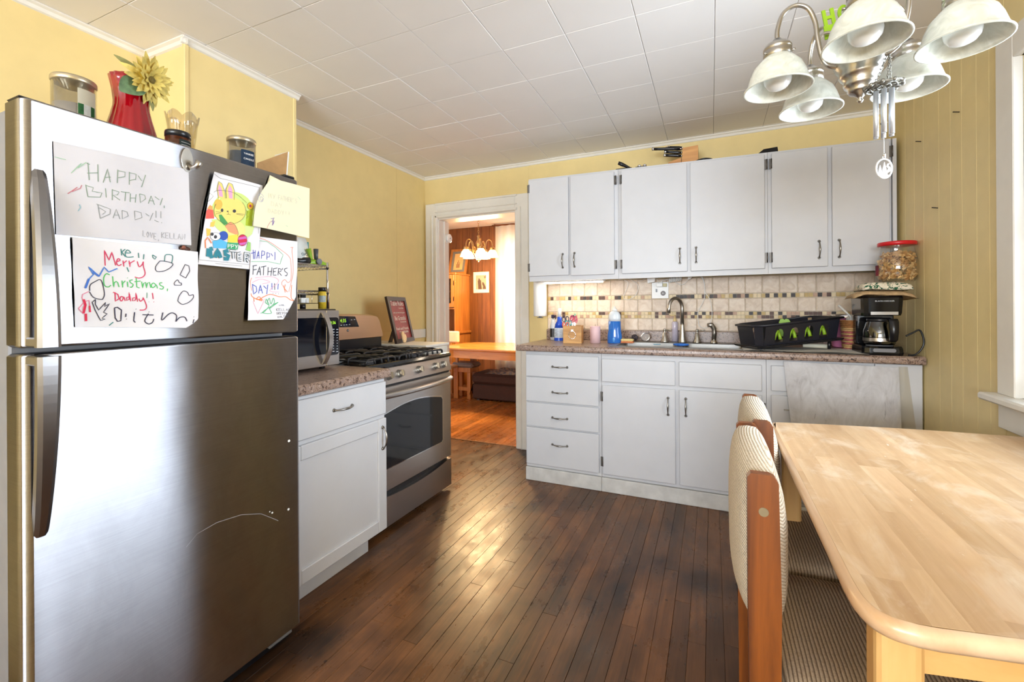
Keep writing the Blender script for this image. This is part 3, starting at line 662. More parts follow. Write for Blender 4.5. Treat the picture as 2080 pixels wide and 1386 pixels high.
# 1 birthday sheet
s = Sheet('birthday_drawing', 'large white sheet with green pencil lettering under the magnetic hook', (100, 280), 3.3, [(27, 22), (930, 214), (945, 722), (46, 648)], .003, lambda u, v: .004 * math.sin(u * 4) ** 2 + .003 * v * u, plain('grey_white_paper', (204, 203, 210), .8, mott=.02))
s.strokes('handwriting', (128, 150, 132), .0016, [[(255, 168), (264, 285)], [(246, 172), (268, 180)], [(320, 180), (322, 296)], [(250, 238), (322, 236)], [(355, 302), (385, 210), (402, 300)], [(365, 268), (405, 265)], [(453, 215), (449, 305)], [(450, 222), (502, 232), (500, 262), (455, 270)], [(531, 230), (530, 316)], [(531, 236), (577, 245), (574, 280), (530, 288)], [(590, 255), (615, 290)], [(642, 250), (614, 332)],
    [(240, 315), (255, 396)], [(238, 320), (290, 335), (282, 360), (347, 371), (335, 400), (255, 396)], [(370, 340), (375, 402)], [(415, 347), (415, 420)], [(415, 350), (460, 365), (450, 385), (420, 386), (467, 420)], [(472, 363), (532, 370)], [(505, 368), (500, 426)], [(537, 375), (535, 432)], [(576, 380), (570, 436)], [(535, 405), (575, 405)], [(600, 377), (606, 436), (642, 410), (635, 386), (600, 377)], [(660, 442), (680, 390), (702, 450)], [(665, 422), (698, 425)], [(705, 395), (735, 417)], [(757, 405), (740, 452)], [(768, 455), (768, 472)]])
s.strokes('handwriting', (140, 146, 146), .0015, [[(320, 450), (335, 540)], [(310, 445), (402, 480), (400, 512), (335, 542)], [(420, 540), (441, 480), (466, 546)], [(425, 520), (460, 520)], [(480, 488), (482, 546), (522, 525), (515, 500), (480, 488)], [(565, 492), (568, 552), (616, 536), (610, 503), (565, 492)], [(640, 508), (665, 526)], [(692, 505), (669, 556)], [(712, 490), (712, 537)], [(715, 560)], [(745, 493), (745, 540)], [(748, 568)], [(700, 552), (730, 566)], [(330, 470), (372, 498), (350, 515)]])
s.strokes('handwriting', (150, 152, 158), .0012, word('LOVE,', 622, 622, 16, 38, 9, .25) + word('KELLAN', 750, 634, 18, 38, 9, .08))
s.strokes('scribble', (196, 120, 132), .0016, [[(122, 376), (186, 332), (150, 362), (205, 340), (215, 318)]]); s.strokes('scribble', (140, 190, 205), .0014, [[(200, 448), (206, 468), (190, 492)]]); s.strokes('scribble', (150, 190, 160), .0014, [[(145, 238), (212, 172), (190, 205), (245, 165)], [(35, 128), (110, 148)]])
# 2 christmas sheet
def mcut(u, v, y, z):
    k = max(0, u + v - 1.88); return y - k * .10, z + k * .12
s = Sheet('christmas_drawing', 'white sheet with red and green christmas greeting in felt pen', (130, 480), 6.929, [(108, 10), (1870, 222), (1885, 1292), (155, 1280)], .003, lambda u, v: .003 * math.sin(v * 6 + 1) ** 2 + .002 * u, M_PAPER, cuts=mcut)
s.strokes('handwriting', (206, 60, 100), .0023, [[(575, 415), (555, 200), (625, 340), (660, 225), (722, 412)], smooth([(725, 365), (780, 338), (750, 318), (730, 370), (760, 415), (802, 395)]), [(820, 345), (835, 428), (830, 380), (872, 345)], [(905, 345), (920, 432), (920, 380), (982, 345)], smooth([(1020, 355), (1050, 430), (1090, 400), (1105, 360), (1108, 420), (1136, 520), (1110, 570), (1050, 590), (990, 575)])])
s.strokes('handwriting', (84, 184, 104), .0023, [smooth([(640, 545), (590, 530), (555, 590), (560, 690), (610, 716), (652, 690)]), [(680, 565), (690, 720), (700, 655), (730, 636), (750, 655), (765, 716)], [(810, 625), (815, 722), (820, 665), (857, 628)], [(885, 640), (890, 716)], [(886, 586)], smooth([(960, 615), (920, 625), (930, 655), (965, 682), (940, 720), (918, 714)]), [(1010, 588), (1015, 716), (1052, 730)], [(985, 642), (1072, 632)], [(1085, 640), (1095, 732), (1110, 668), (1140, 648), (1150, 732), (1165, 662), (1195, 650), (1212, 726)], smooth([(1290, 690), (1250, 660), (1220, 692), (1240, 726), (1290, 692), (1302, 736)]), smooth([(1375, 655), (1340, 660), (1345, 690), (1390, 716), (1370, 746), (1332, 738)]), [(1446, 738), (1440, 772)]])
s.strokes('handwriting', (204, 52, 92), .0023, [[(705, 790), (710, 916), (762, 880), (745, 820), (678, 788)], smooth([(825, 860), (790, 850), (775, 890), (800, 912), (830, 860), (847, 912)]), [(900, 855), (870, 862), (870, 906), (905, 890), (903, 790), (925, 916)], [(985, 865), (955, 870), (950, 910), (985, 906), (1000, 870), (998, 800), (1022, 922)], smooth([(1040, 880), (1060, 916), (1095, 892), (1100, 870), (1150, 985), (1125, 1035), (1055, 1040)]), [(1230, 800), (1240, 886)], [(1247, 924)]])
s.strokes('handwriting', (108, 158, 136), .0018, [[(1155, 795), (1150, 872)], [(1178, 924)]])
s.strokes('handwriting', (52, 124, 122), .002, [[(787, 180), (800, 272)], [(847, 185), (800, 222), (850, 290)], smooth([(850, 237), (922, 235), (880, 195), (848, 240), (870, 295), (967, 290)]), [(1030, 235), (1040, 306)], [(1110, 255), (1105, 326)], [(1230, 265), (1285, 295), (1265, 325), (1235, 300), (1230, 265)], smooth([(1400, 350), (1410, 270), (1470, 260), (1512, 285), (1500, 385)]), [(880, 438), (906, 502)], [(690, 1210), (630, 1257)]])
for ln_ in [smooth([(1335, 350), (1280, 430), (1300, 495), (1400, 490), (1490, 440), (1515, 385), (1410, 355), (1335, 350)]), [(1690, 400), (1745, 420), (1760, 490), (1705, 590), (1625, 545), (1690, 400)], smooth([(1545, 690), (1545, 655), (1590, 615), (1615, 655), (1640, 660), (1635, 690), (1545, 690)]), smooth([(1585, 915), (1600, 850), (1660, 775), (1720, 790), (1745, 835), (1800, 825), (1800, 870), (1740, 930), (1650, 960), (1585, 915)]), smooth([(350, 770), (360, 690), (430, 640), (515, 620), (555, 800), (535, 880), (500, 890), (400, 860), (345, 780)]),
    [(430, 890), (385, 930), (430, 1040), (510, 1185), (575, 1170), (530, 1155), (600, 1095), (550, 1070), (630, 950), (560, 990), (575, 930), (480, 1040), (430, 960), (430, 890)]]: s.strokes('pen_drawing', (58, 58, 78), .0018, [ln_])
s.strokes('handwriting', (52, 50, 74), .0024, [[(700, 1010), (740, 1000), (800, 1040), (795, 1190), (750, 1200), (715, 1150), (700, 1010)], [(865, 1090), (862, 1137)], [(870, 1165)], [(985, 1070), (975, 1190), (997, 1216)], [(1000, 1025)], [(1095, 1105), (1252, 1110)], smooth([(1180, 1090), (1130, 1190), (1180, 1235), (1235, 1215), (1257, 1165)]), [(1183, 1065)], smooth([(1382, 1073), (1370, 1182), (1460, 1100), (1520, 1080), (1575, 1120), (1565, 1202)]), smooth([(1565, 1202), (1620, 1145), (1690, 1140), (1722, 1196)]), [(1815, 1135)], [(1820, 1170), (1805, 1225)]])
s.strokes('scribble', (70, 124, 206), .0024, [[(290, 735), (330, 620), (410, 540), (340, 430), (490, 565), (560, 435), (625, 505), (745, 455)]]); s.strokes('scribble', (64, 112, 200), .0042, [[(290, 730), (345, 600)], [(400, 500), (490, 565)]])
s.strokes('scribble', (226, 130, 160), .0016, [[(335, 780), (250, 820), (240, 870), (300, 960), (260, 1000), (270, 1095)], [(195, 1020), (270, 930), (340, 900), (370, 1070)], [(195, 1020), (270, 1095)]]); s.strokes('scribble', (206, 40, 74), .0046, [[(262, 890), (290, 970), (268, 1085)], [(300, 1090), (306, 1196)]]); s.strokes('scribble', (206, 40, 74), .003, [[(350, 980), (358, 1070)]])
# 3 bunny colouring page
s = Sheet('bunny_coloring_page', 'coloured in easter page with a yellow bunny holding a carrot', (380, 340), 6.6, [(352, 60), (1000, 246), (930, 1378), (145, 1300)], .005, lambda u, v: .012 * max(0, 1 - u * 3 - v * 3) + .004 * u * (1 - v) + .005 * math.sin(v * 3.1), M_PAPER, cuts=lambda u, v, y, z: (y - .004 * math.sin(v * 3.14) * (1 - u), z))
LN = (74, 78, 74)
s.strokes('border_line', LN, .0008, [[(352, 92), (440, 150), (955, 272)], [(955, 272), (936, 890)], [(335, 120), (180, 700), (152, 1235)], [(152, 1240), (830, 1306)], [(375, 1290), (735, 1326)]])
s.fill('colouring', (198, 220, 128), [circ(590, 620, 290, 290, 40)]); s.fill('colouring', M_ := (238, 238, 242), [[(300, 330), (480, 330), (420, 700), (280, 700)]])
s.fill('colouring', (206, 226, 150), [[(700, 800), (880, 790), (850, 900), (740, 980)]]); s.fill('colouring', (164, 184, 44), [[(775, 590), (862, 560), (850, 792), (762, 782)]])
s.fill('colouring', (226, 92, 84), [[(232, 692), (240, 590), (285, 530), (330, 570), (346, 690)]]); s.fill('colouring', (242, 160, 96), [[(252, 560), (290, 505), (325, 530), (322, 575)]]); s.fill('colouring', (236, 190, 90), [[(300, 740), (360, 720), (340, 800), (290, 800)], [(240, 820), (300, 830), (290, 910), (250, 930)]])
s.fill('colouring', (232, 216, 138), [circ(630, 850, 130, 130)]); s.fill('colouring', (228, 210, 118), [circ(552, 585, 212, 180, 36), [(400, 420), (388, 290), (412, 190), (452, 220), (490, 330), (492, 420)], [(508, 420), (505, 300), (545, 208), (592, 230), (618, 320), (610, 440)]])
s.fill('colouring', (214, 178, 84), [circ(400, 500, 55, 70)]); s.fill('colouring', (214, 160, 196), [[(412, 392), (402, 290), (418, 225), (450, 290), (466, 402)], [(545, 418), (532, 300), (556, 238), (592, 300), (592, 425)]])
s.fill('colouring', (74, 150, 84), [[(405, 640), (440, 635), (527, 750), (480, 782), (420, 720)]]); s.fill('colouring', (236, 152, 112), [[(488, 790), (560, 738), (622, 780), (664, 880), (650, 912), (540, 870)]])
s.fill('colouring', (238, 208, 80), [[(530, 920), (664, 900), (680, 1012), (530, 1012)]]); s.fill('colouring', (62, 162, 112), [[(518, 1005), (672, 1020), (662, 1105), (520, 1095)]]); s.fill('colouring', (52, 84, 172), [circ(468, 920, 62, 62)]); s.fill('colouring', (88, 176, 222), [[(325, 990), (430, 965), (522, 1010), (512, 1092), (340, 1085)]])
s.fill('colouring', (236, 236, 240), [circ(362, 930, 66, 52)]); s.fill('colouring', (60, 62, 70), [circ(318, 900, 20, 22), circ(362, 935, 22, 24), circ(448, 580, 17, 24), circ(612, 590, 22, 22), circ(522, 594, 12, 8)]); s.fill('colouring', (196, 40, 74), [circ(722, 980, 62, 76)]); s.fill('colouring', (200, 100, 180), [[(662, 945), (775, 925), (782, 958), (664, 975)], [(675, 1020), (785, 1000), (770, 1035), (690, 1045)]])
s.fill('colouring', (206, 166, 40), [circ(826, 522, 42, 50, 9)]); s.fill('colouring', (150, 40, 70), [circ(824, 522, 15, 18)]); s.fill('colouring', (150, 200, 110), [[(770, 1110), (800, 1000), (830, 1010), (835, 1130)]])
s.strokes('line_art', LN, .0008, [circ(552, 585, 212, 180, 36)[-4:] + circ(552, 585, 212, 180, 36)[:22], [(400, 420), (388, 290), (412, 190), (452, 220), (490, 330), (492, 420)], [(508, 420), (505, 300), (545, 208), (592, 230), (618, 320), (610, 440)], [(530, 605), (532, 632), (508, 634)], [(532, 632), (562, 640)], [(432, 605), (360, 600)], [(432, 612), (360, 632)], [(636, 625), (745, 632)], [(640, 632), (730, 650)], smooth([(340, 340), (420, 310), (620, 350), (780, 480)]), circ(826, 522, 42, 50, 9), circ(362, 930, 66, 52), circ(722, 980, 62, 76), smooth([(490, 790), (560, 738), (622, 780), (664, 880), (655, 920)]), [(760, 570), (790, 600), (770, 640), (795, 660), (770, 690)], [(240, 420), (290, 350), (335, 390), (290, 440), (250, 470)]])
s.strokes('line_art', (222, 122, 62), .0026, [[(235, 1085), (226, 985), (262, 940), (312, 1020)]])
s.strokes('lettering', (46, 124, 142), .0115, [[(275, 1090), (270, 1200)], [(290, 1100), (330, 1090)], [(290, 1150), (325, 1150)], [(290, 1200), (335, 1190)], [(365, 1210), (395, 1110), (440, 1215)], [(380, 1165), (430, 1165)], [(540, 1120), (490, 1130), (500, 1170), (545, 1190), (530, 1230), (480, 1225)]])
s.strokes('lettering', (66, 84, 96), .0082, [[(560, 1120), (640, 1125)], [(600, 1125), (610, 1225)], [(705, 1150), (665, 1155), (670, 1245), (715, 1250)], [(670, 1200), (700, 1200)], [(765, 1265), (760, 1150), (815, 1160), (805, 1205), (765, 1210), (815, 1270)]]); s.strokes('lettering', (222, 224, 228), .0042, [[(560, 1120), (640, 1125)], [(600, 1125), (610, 1225)], [(705, 1150), (665, 1155), (670, 1245), (715, 1250)], [(670, 1200), (700, 1200)], [(765, 1265), (760, 1150), (815, 1160), (805, 1205), (765, 1210), (815, 1270)]])
s.strokes('lettering', (236, 240, 240), .002, word('PPY', 530, 1030, 32, 50, 14, .1))
# 4 fathers day sheet
def fcut(u, v, y, z):
    k = max(0, u + v - 1.72); return y - k * .09, z + k * .16
s = Sheet('fathers_day_drawing', "white sheet with blue HAPPY and black FATHER'S lettering at the door edge", (490, 470), 7.292, [(142, 62), (832, 152), (790, 1300), (86, 1320)], .006, lambda u, v: .004 * math.sin(v * 5) ** 2 + .010 * max(0, u + v - 1.4), M_PAPER, cuts=fcut)
s.strokes('handwriting', (62, 72, 170), .0021, [[(165, 190), (170, 412)], [(135, 330), (197, 310)], [(200, 282), (185, 410)], [(215, 407), (245, 290), (252, 405)], [(220, 365), (256, 360)], [(297, 290), (285, 407)], [(295, 290), (337, 302), (330, 350), (290, 362)], [(371, 315), (365, 420)], [(370, 315), (412, 332), (405, 380), (365, 387)], [(430, 328), (455, 370)], [(490, 308), (485, 427)]])
s.strokes('handwriting', (52, 56, 70), .0022, [[(153, 515), (217, 505)], [(165, 515), (165, 642)], [(165, 575), (215, 565)], [(223, 647), (260, 523), (277, 652)], [(230, 602), (275, 600)], [(280, 532), (357, 515)], [(320, 525), (320, 652)], [(385, 533), (385, 652)], [(442, 538), (430, 662)], [(385, 600), (436, 595)], [(522, 545), (465, 555), (465, 652), (512, 650)], [(465, 602), (500, 596)], [(540, 550), (535, 652)], [(540, 550), (582, 565), (575, 595), (540, 602), (587, 657)], [(601, 545), (594, 572)], smooth([(672, 545), (630, 560), (635, 595), (672, 622), (660, 660), (638, 654)])])
s.strokes('handwriting', (64, 88, 186), .0023, [[(165, 790), (180, 932), (227, 890), (220, 820), (158, 785)], [(253, 922), (281, 795), (312, 920)], [(260, 872), (310, 870)], [(328, 808), (370, 850)], [(392, 790), (375, 932)], [(450, 768), (455, 862)], [(546, 778), (540, 862)]]); s.strokes('handwriting', (60, 60, 90), .0022, [[(490, 770), (495, 867)], [(465, 918)], [(505, 920)], [(546, 925)]])
s.strokes('felt_line', (232, 152, 120), .0017, [smooth([(155, 85), (220, 85), (400, 150), (600, 290), (700, 380), (722, 480), (730, 700), (690, 760), (640, 718), (600, 750), (600, 800)]), smooth([(725, 245), (760, 240), (745, 300), (755, 640), (700, 900)]), smooth([(150, 690), (130, 760), (155, 880)])]); s.strokes('felt_line', (120, 186, 140), .0016, [[(145, 125), (380, 155), (500, 240), (610, 350), (580, 420), (560, 487), (380, 450), (135, 450)]])
s.strokes('felt_line', (230, 128, 70), .0022, [[(613, 800), (640, 850), (682, 902)], [(650, 788), (635, 850), (650, 907)], smooth([(745, 795), (730, 980), (762, 1022), (720, 1020), (650, 970), (560, 970), (430, 935), (330, 970), (250, 1010), (160, 970), (140, 920)]), [(180, 990), (182, 1042)], smooth([(210, 1000), (300, 1030), (260, 970), (220, 1010), (310, 1010)])])
s.strokes('felt_line', (84, 178, 120), .0019, [smooth([(360, 1000), (400, 1080), (370, 1070), (410, 990), (430, 1080), (470, 990), (470, 1080), (300, 1200), (430, 1215), (410, 1130), (540, 1050), (400, 1150)]), smooth([(360, 1010), (350, 1060), (400, 1100), (330, 1190), (270, 1215)])]); s.strokes('felt_line', (232, 170, 190), .0016, [[(165, 1040), (230, 1222), (320, 1050), (335, 1000)], smooth([(200, 690), (400, 670), (520, 700), (540, 760), (420, 880), (560, 900)]), smooth([(160, 760), (280, 710), (420, 750), (310, 780)])])
s.strokes('handwriting', (90, 92, 104), .0009, word('LOVE,', 552, 1085, 13, 20, 5)); s.strokes('handwriting', (70, 72, 84), .0011, word('KELLAN', 506, 1142, 24, 36, 10)); s.strokes('handwriting', (74, 76, 88), .0011, word('GREYSON', 504, 1198, 18, 34, 8)); s.strokes('handwriting', (74, 76, 88), .0011, word('KOLTON', 524, 1258, 18, 28, 8, -.1))
# 5 cream sheet
s = Sheet('cream_drawing', 'cream sheet with faint pencil writing at the top right of the refrigerator', (300, 280), 6.118, [(1520, 505), (2010, 630), (2004, 1250), (1285, 1098)], .02, lambda u, v: .006 * math.sin(u * 3 + v) + .006 * v, M_CREAM, cuts=lambda u, v, y, z: (y - .016 * math.sin(v * 3.14) * (1 - u), z))
s.strokes('handwriting', (206, 202, 184), .0013, word('MY', 1480, 690, 34, 60, 14, .2) + word("FATHER'S", 1600, 715, 22, 56, 9, .2) + word('DAY', 1510, 795, 34, 56, 16, .2) + word('DADDY!!', 1470, 885, 28, 52, 14, .14)); s.strokes('scribble', (120, 96, 168), .0016, [[(1500, 1010), (1545, 1000), (1505, 1050), (1550, 1040), (1515, 1095), (1535, 1020), (1525, 1090)], ]); s.strokes('scribble', (206, 120, 150), .001, [[(1500, 1040), (1460, 1100), (1450, 1130)]]); s.strokes('scribble', (176, 176, 196), .0014, [circ(1385, 750, 34, 50), circ(1390, 762, 14, 26)]); s.strokes('scribble', (170, 206, 180), .0013, [[(1850, 735), (1885, 770)], [(1690, 1095), (1720, 1105)]])
MB().prism([(0, 0), (.045, -.008), (.03, -.05), (-.02, -.06)], aX(548, 356, FX + .004), (0, 1, 0), (0, 0, 1), (.0006, 0, 0)).build('folded_corner', plain('cream_paper_back', (226, 214, 180), .8), s.t, 'folded over corner')
# magnets
p = aX(378, 326, FX)
t = thing('magnetic_hook', 'oval nickel magnetic hook at the top of the freezer door', 'magnet', p)
MB().prism(circ(0, 0, .0145, .033, 22), p, (0, 1, 0), (0, 0, 1), (.006, 0, 0), smooth=True).build('plate', M_NICKEL, t)
q = p + Vector((.004, .002, -.01)); MB().tube([q, q + Vector((.012, .004, -.012)), q + Vector((.026, .008, -.008)), q + Vector((.034, .012, .006))], [.006, .006, .0075, .01], 10).build('hook', M_NICKEL, t)
p = aX(376, 506, FX + .002); t = thing('clip_magnet', 'small dark brown magnet between the birthday and christmas sheets', 'magnet', p)
MB().sphere(p, .014, 12, 7, sc=(.45, 1, .5)).build('body', plain('dark_brown_resin', (70, 40, 30), .4), t); MB().sphere(p + Vector((.005, -.006, .003)), .006, 8, 6).build('knob', plain('red_brown_resin', (110, 60, 44), .4), t)
# ---------------------------------------------------------------- things on top of the refrigerator
ZT = 1.612
M_LIDM = plain('pale_metal_lid', (188, 176, 150), .35, .8, mott=.05)
def jar(name, lab, l, r, X, ytop, wax, waxf, lidm, glassm, label_fn=None, lid=True):
    c, rad = cyl_at(l, r, X); zt = zat(ytop, c); h = zt - ZT
    t = thing(name, lab, 'candle', (c.x, c.y, ZT))
    MB().lathe([(rad * .9, .002), (rad * .97, .006), (rad * .97, h - .016), (rad * .94, h - .016), (rad * .93, .008), (0, .008)], (c.x, c.y, ZT), 32).build('glass_jar', glassm, t)
    MB().lathe([(0, .009), (rad * .92, .009), (rad * .92, h * waxf), (0, h * waxf)], (c.x, c.y, ZT), 28).build('wax', wax, t)
    if lid: MB().lathe([(0, h), (rad * .98, h), (rad * 1.01, h - .003), (rad * 1.01, h - .012), (rad * .97, h - .015), (0, h - .015)], (c.x, c.y, ZT), 32).build('lid', lidm, t)
    return t, c, rad, h
def curved_label(t, c, rad, a0, a1, z0, z1, mat, name='paper_label', k=1.012):
    MB().patch(lambda u, v: (c.x + rad * k * math.cos(R(a0 + (a1 - a0) * u)), c.y + rad * k * math.sin(R(a0 + (a1 - a0) * u)), z0 + (z1 - z0) * v), 10, 2, thick=(0, 0, 0)).build(name, mat, t, fix=False)
def onlab(c, rad, a, z, k): return Vector((c.x + rad * k * math.cos(R(a)), c.y + rad * k * math.sin(R(a)), z))
t, c, rad, h = jar('candle_jar', 'large cream candle jar with pale metal lid at the left end of the refrigerator top', 104, 202, -1.62, 158, plain('grey_cream_wax', (196, 186, 172), .5), .60, M_LIDM, M_CLEAR)
cam_a = math.degrees(math.atan2(-c.y, -c.x))
curved_label(t, c, rad, cam_a + 8, cam_a + 62, ZT + .012, ZT + h * .82, plain('pale_label', (228, 222, 202), .6))
for a in (16, 50): curved_label(t, c, rad, cam_a + a - 7, cam_a + a + 7, ZT + .012, ZT + h * .6, plain('birch_leaf_green_%d' % a, (44, 104, 52), .6, mott=.3, scale=120), 'label_print', 1.018)
curved_label(t, c, rad, cam_a + 23, cam_a + 43, ZT + .012, ZT + h * .6, plain('birch_bark', (226, 226, 220), .6, mott=.12, scale=90), 'label_print', 1.017)
# red vase
c, _ = cyl_at(217, 322, -1.60); c = Vector((c.x, c.y, 0))
def rat(px_w): return px_w / 105 * .0915
zr = zat(158, c); zn = zat(215, c)
t = thing('red_vase', 'ribbed red glass vase on top of the refrigerator', 'vase', (c.x, c.y, ZT))
hh = zr - ZT
m = N('ruby_glass'); setp(m.b, .05); m.b.inputs['Base Color'].default_value = rgb(158, 4, 20); m.b.inputs['Transmission Weight'].default_value = .25; m.b.inputs['Coat Weight'].default_value = .6
prof = [(.045, 0), (.052, .004), (.060, .02), (.061, .04)] 
prof = [(.040, .0), (.052, .004), (.0625, .02), (.064, .05), (.060, hh * .36), (.050, hh * .52), (.0435, hh * .64), (.0425, hh * .70), (.046, hh * .84), (.0505, hh * .94), (.054, hh), (.0515, hh), (.043, hh * .84), (.0395, hh * .70), (.0405, hh * .64), (.047, hh * .52), (.057, hh * .36), (.061, .05), (.04, .008), (0, .008)]
MB().lathe([(r * .98, z) for r, z in prof], (c.x, c.y, ZT), 60, lobes=16, lob=.03).build('body', m.m, t)
# silk sunflower in the vase
fc = aX(303, 162, -1.545); vz = ZT + hh
fl_ = thing('silk_sunflower', 'pale yellow silk sunflower leaning out of the red vase', 'flower', (c.x, c.y, ZT + .012))
M_PETAL = plain('yellow_petal', (212, 192, 104), .7, mott=.25, scale=60); M_LEAF = plain('silk_leaf_green', (92, 118, 84), .7, mott=.35, scale=50); M_LEAFP = plain('pale_leaf_green', (150, 150, 96), .7, mott=.2, scale=50)
MB().tube(smooth([(c.x, c.y, ZT + .015), (c.x + .002, c.y, ZT + hh * .7), (c.x + .012, c.y + .02, vz + .012), (fc.x - .02, fc.y - .008, fc.z - .006)]), .003, 8).build('stem', M_LEAF, fl_)
nd = (CAM - fc).normalized() * .75 + Vector((.2, .45, .1)); nd.normalize(); ua = nd.orthogonal().normalized(); ub = nd.cross(ua)
def leafm(base, d, nrm, L, W, mat, name, par, curl=.2, n=8):
    base, d, nrm = Vector(base), Vector(d).normalized(), Vector(nrm).normalized(); s_ = d.cross(nrm).normalized(); m = MB(); vs = []
    for i in range(n + 1):
        tt = i / n; w = W * math.sin(math.pi * (tt * .92 + .06)) ** .8; cpt = base + d * L * tt + nrm * (-curl * L * tt * tt)
        vs += [cpt - s_ * w + nrm * w * .18, cpt, cpt + s_ * w + nrm * w * .18]
    m.add(vs, [f for i in range(n) for f in ((3 * i, 3 * i + 1, 3 * i + 4, 3 * i + 3), (3 * i + 1, 3 * i + 2, 3 * i + 5, 3 * i + 4))], 0, True)
    return m.build(name, mat, par, fix=False)
rp = random.Random(5)
for ring, (k, L, el, W) in enumerate(((17, .062, .10, .0095), (15, .055, .32, .009), (13, .044, .55, .008), (10, .03, .85, .006))):
    for i in range(k):
        a = 2 * math.pi * (i + .5 * ring) / k + rp.uniform(-.1, .1); d = (ua * math.cos(a) + ub * math.sin(a)) * math.cos(el) + nd * math.sin(el)
        leafm(fc + (ua * math.cos(a) + ub * math.sin(a)) * .008 + nd * .003 * ring, d, nd, L * rp.uniform(.85, 1.15), W, M_PETAL, 'petal', fl_, rp.uniform(-.1, .35), 5)
MB().sphere(fc + nd * .006, .012, 12, 7).build('flower_center', plain('brown_flower_center', (110, 96, 48), .8, mott=.4, scale=200), fl_)
leafm(fc + Vector((-.012, -.01, -.012)), Vector((.25, -.72, -.58)), Vector((.9, .1, .35)), .085, .030, M_LEAF, 'leaf', fl_, .1); leafm(fc - nd * .012, Vector((-.05, .35, -1)), Vector((.9, .2, .2)), .085, .014, M_LEAFP, 'leaf', fl_, .15)
leafm(fc - nd * .012, Vector((-.1, -.9, .55)), Vector((.9, .1, .3)), .085, .015, M_LEAFP, 'leaf', fl_, .1); leafm(fc - nd * .01, Vector((0, -.35, 1)), Vector((.9, .1, .1)), .062, .011, M_LEAFP, 'leaf', fl_, .1)
# crystal vase
c, rad = cyl_at(337, 408, -1.74); zr = zat(240, c); h = zr - ZT
t = thing('crystal_vase', 'clear cut crystal vase with a scalloped rim behind the amber candle', 'vase', (c.x, c.y, ZT))
m = MB(); rs = []; n = 48
for kk, (q, z) in enumerate([(.62, 0), (.66, .01), (.64, .25), (.7, .55), (.86, .85), (1.0, 1.0), (.95, 1.0), (.8, .84), (.63, .55), (.57, .25), (.55, .03)]):
    ring = []
    for i in range(n):
        a = 2 * math.pi * i / n; w = 1 + .04 * math.cos(a * 18); sc = .022 * abs(math.cos(a * 3)) if z > .8 else 0
        ring.append((c.x + rad * q * w * math.cos(a), c.y + rad * q * w * math.sin(a), ZT + .001 + h * z + sc * (z - .6) * 2.2))
    rs.append(ring)
m.rings(rs, True); gm = N('cut_crystal'); setp(gm.b, .03); gm.b.inputs['Transmission Weight'].default_value = 1; gm.b.inputs['IOR'].default_value = 1.3; gm.b.inputs['Base Color'].default_value = (1, 1, 1, 1)
m.build('body', glass('cut_glass', (250, 246, 236), .04, .97, .16), t)
# amber candle
c, rad = cyl_at(336, 391, -1.46); zt_ = zat(266, c); h = zt_ - ZT
t = thing('amber_candle', 'small amber glass candle with a black lid in front of the crystal vase', 'candle', (c.x, c.y, ZT))
MB().lathe([(0, 0), (rad * .94, 0), (rad * .98, .004), (rad * .98, h - .018), (0, h - .018)], (c.x, c.y, ZT), 28).build('glass_jar', plain('amber_glass', (74, 40, 22), .1, mott=.3, scale=40), t)
MB().lathe([(0, h), (rad * .97, h), (rad, h - .004), (rad, h - .017), (0, h - .017)], (c.x, c.y, ZT), 28).build('lid', M_BLACK, t)
ca = math.degrees(math.atan2(-c.y, -c.x)); curved_label(t, c, rad, ca + 6, ca + 74, ZT + .004, ZT + h - .026, plain('black_green_label', (30, 48, 44), .5))
for z in (.36, .46, .56): curved_label(t, c, rad, ca + 14, ca + 64, ZT + h * z, ZT + h * z + .0012, M_WHITEP, 'label_print', 1.02)
# blue candle
t, c, rad, h = jar('blue_candle_jar', 'blue candle jar with a metal lid beside the cardboard box', 462, 523, -1.62, 281, plain('blue_wax', (58, 86, 112), .4), .72, M_LIDM, M_CLEAR)
ca = math.degrees(math.atan2(-c.y, -c.x)); curved_label(t, c, rad, ca - 2, ca + 56, ZT + .006, ZT + h * .74, plain('navy_label', (38, 66, 96), .4)); curved_label(t, c, rad, ca + 6, ca + 48, ZT + .012, ZT + h * .44, plain('label_picture', (120, 124, 126), .4, mott=.6, scale=110), 'label_print', 1.02)
pa = onlab(c, rad, ca + 27, 0, 1.03); tdir = Vector((-math.sin(R(ca + 27)), math.cos(R(ca + 27)), 0))
for i, w in enumerate(('YANKEE', 'CANDLE')): text(w, .0095, pa + Vector((0, 0, ZT + h * (.66 - .1 * i))), tdir, (0, 0, 1), M_WHITEP, t)
# cardboard box with an open flap
b0 = aX(530, 340, -1.78); M_CARD = plain('cardboard', (176, 138, 92), .85, mott=.1, scale=30); yb0, yb1 = b0.y - .25, aX(583, 340, -1.72).y
t = thing('cardboard_box', 'low open cardboard box with a raised flap at the right end of the refrigerator top', 'box', (-1.86, (yb0 + yb1) / 2, ZT))
bz = ZT + .05
MB().box(-2.0, -1.72, yb0, yb1 - .01, ZT, ZT + .003).build('bottom', M_CARD, t); MB().box(-1.723, -1.72, yb0, yb1 - .01, ZT, bz).build('side', M_CARD, t); MB().box(-2.0, -1.997, yb0, yb1 - .01, ZT, bz).build('side', M_CARD, t); MB().box(-2.0, -1.72, yb0, yb0 + .003, ZT, bz).build('side', M_CARD, t); MB().box(-2.0, -1.72, yb1 - .013, yb1 - .01, ZT, bz).build('side', M_CARD, t)
e0, e1, e2 = aX(523, 331, -1.74), aX(585, 308, -1.70), aX(577, 362, -1.70)
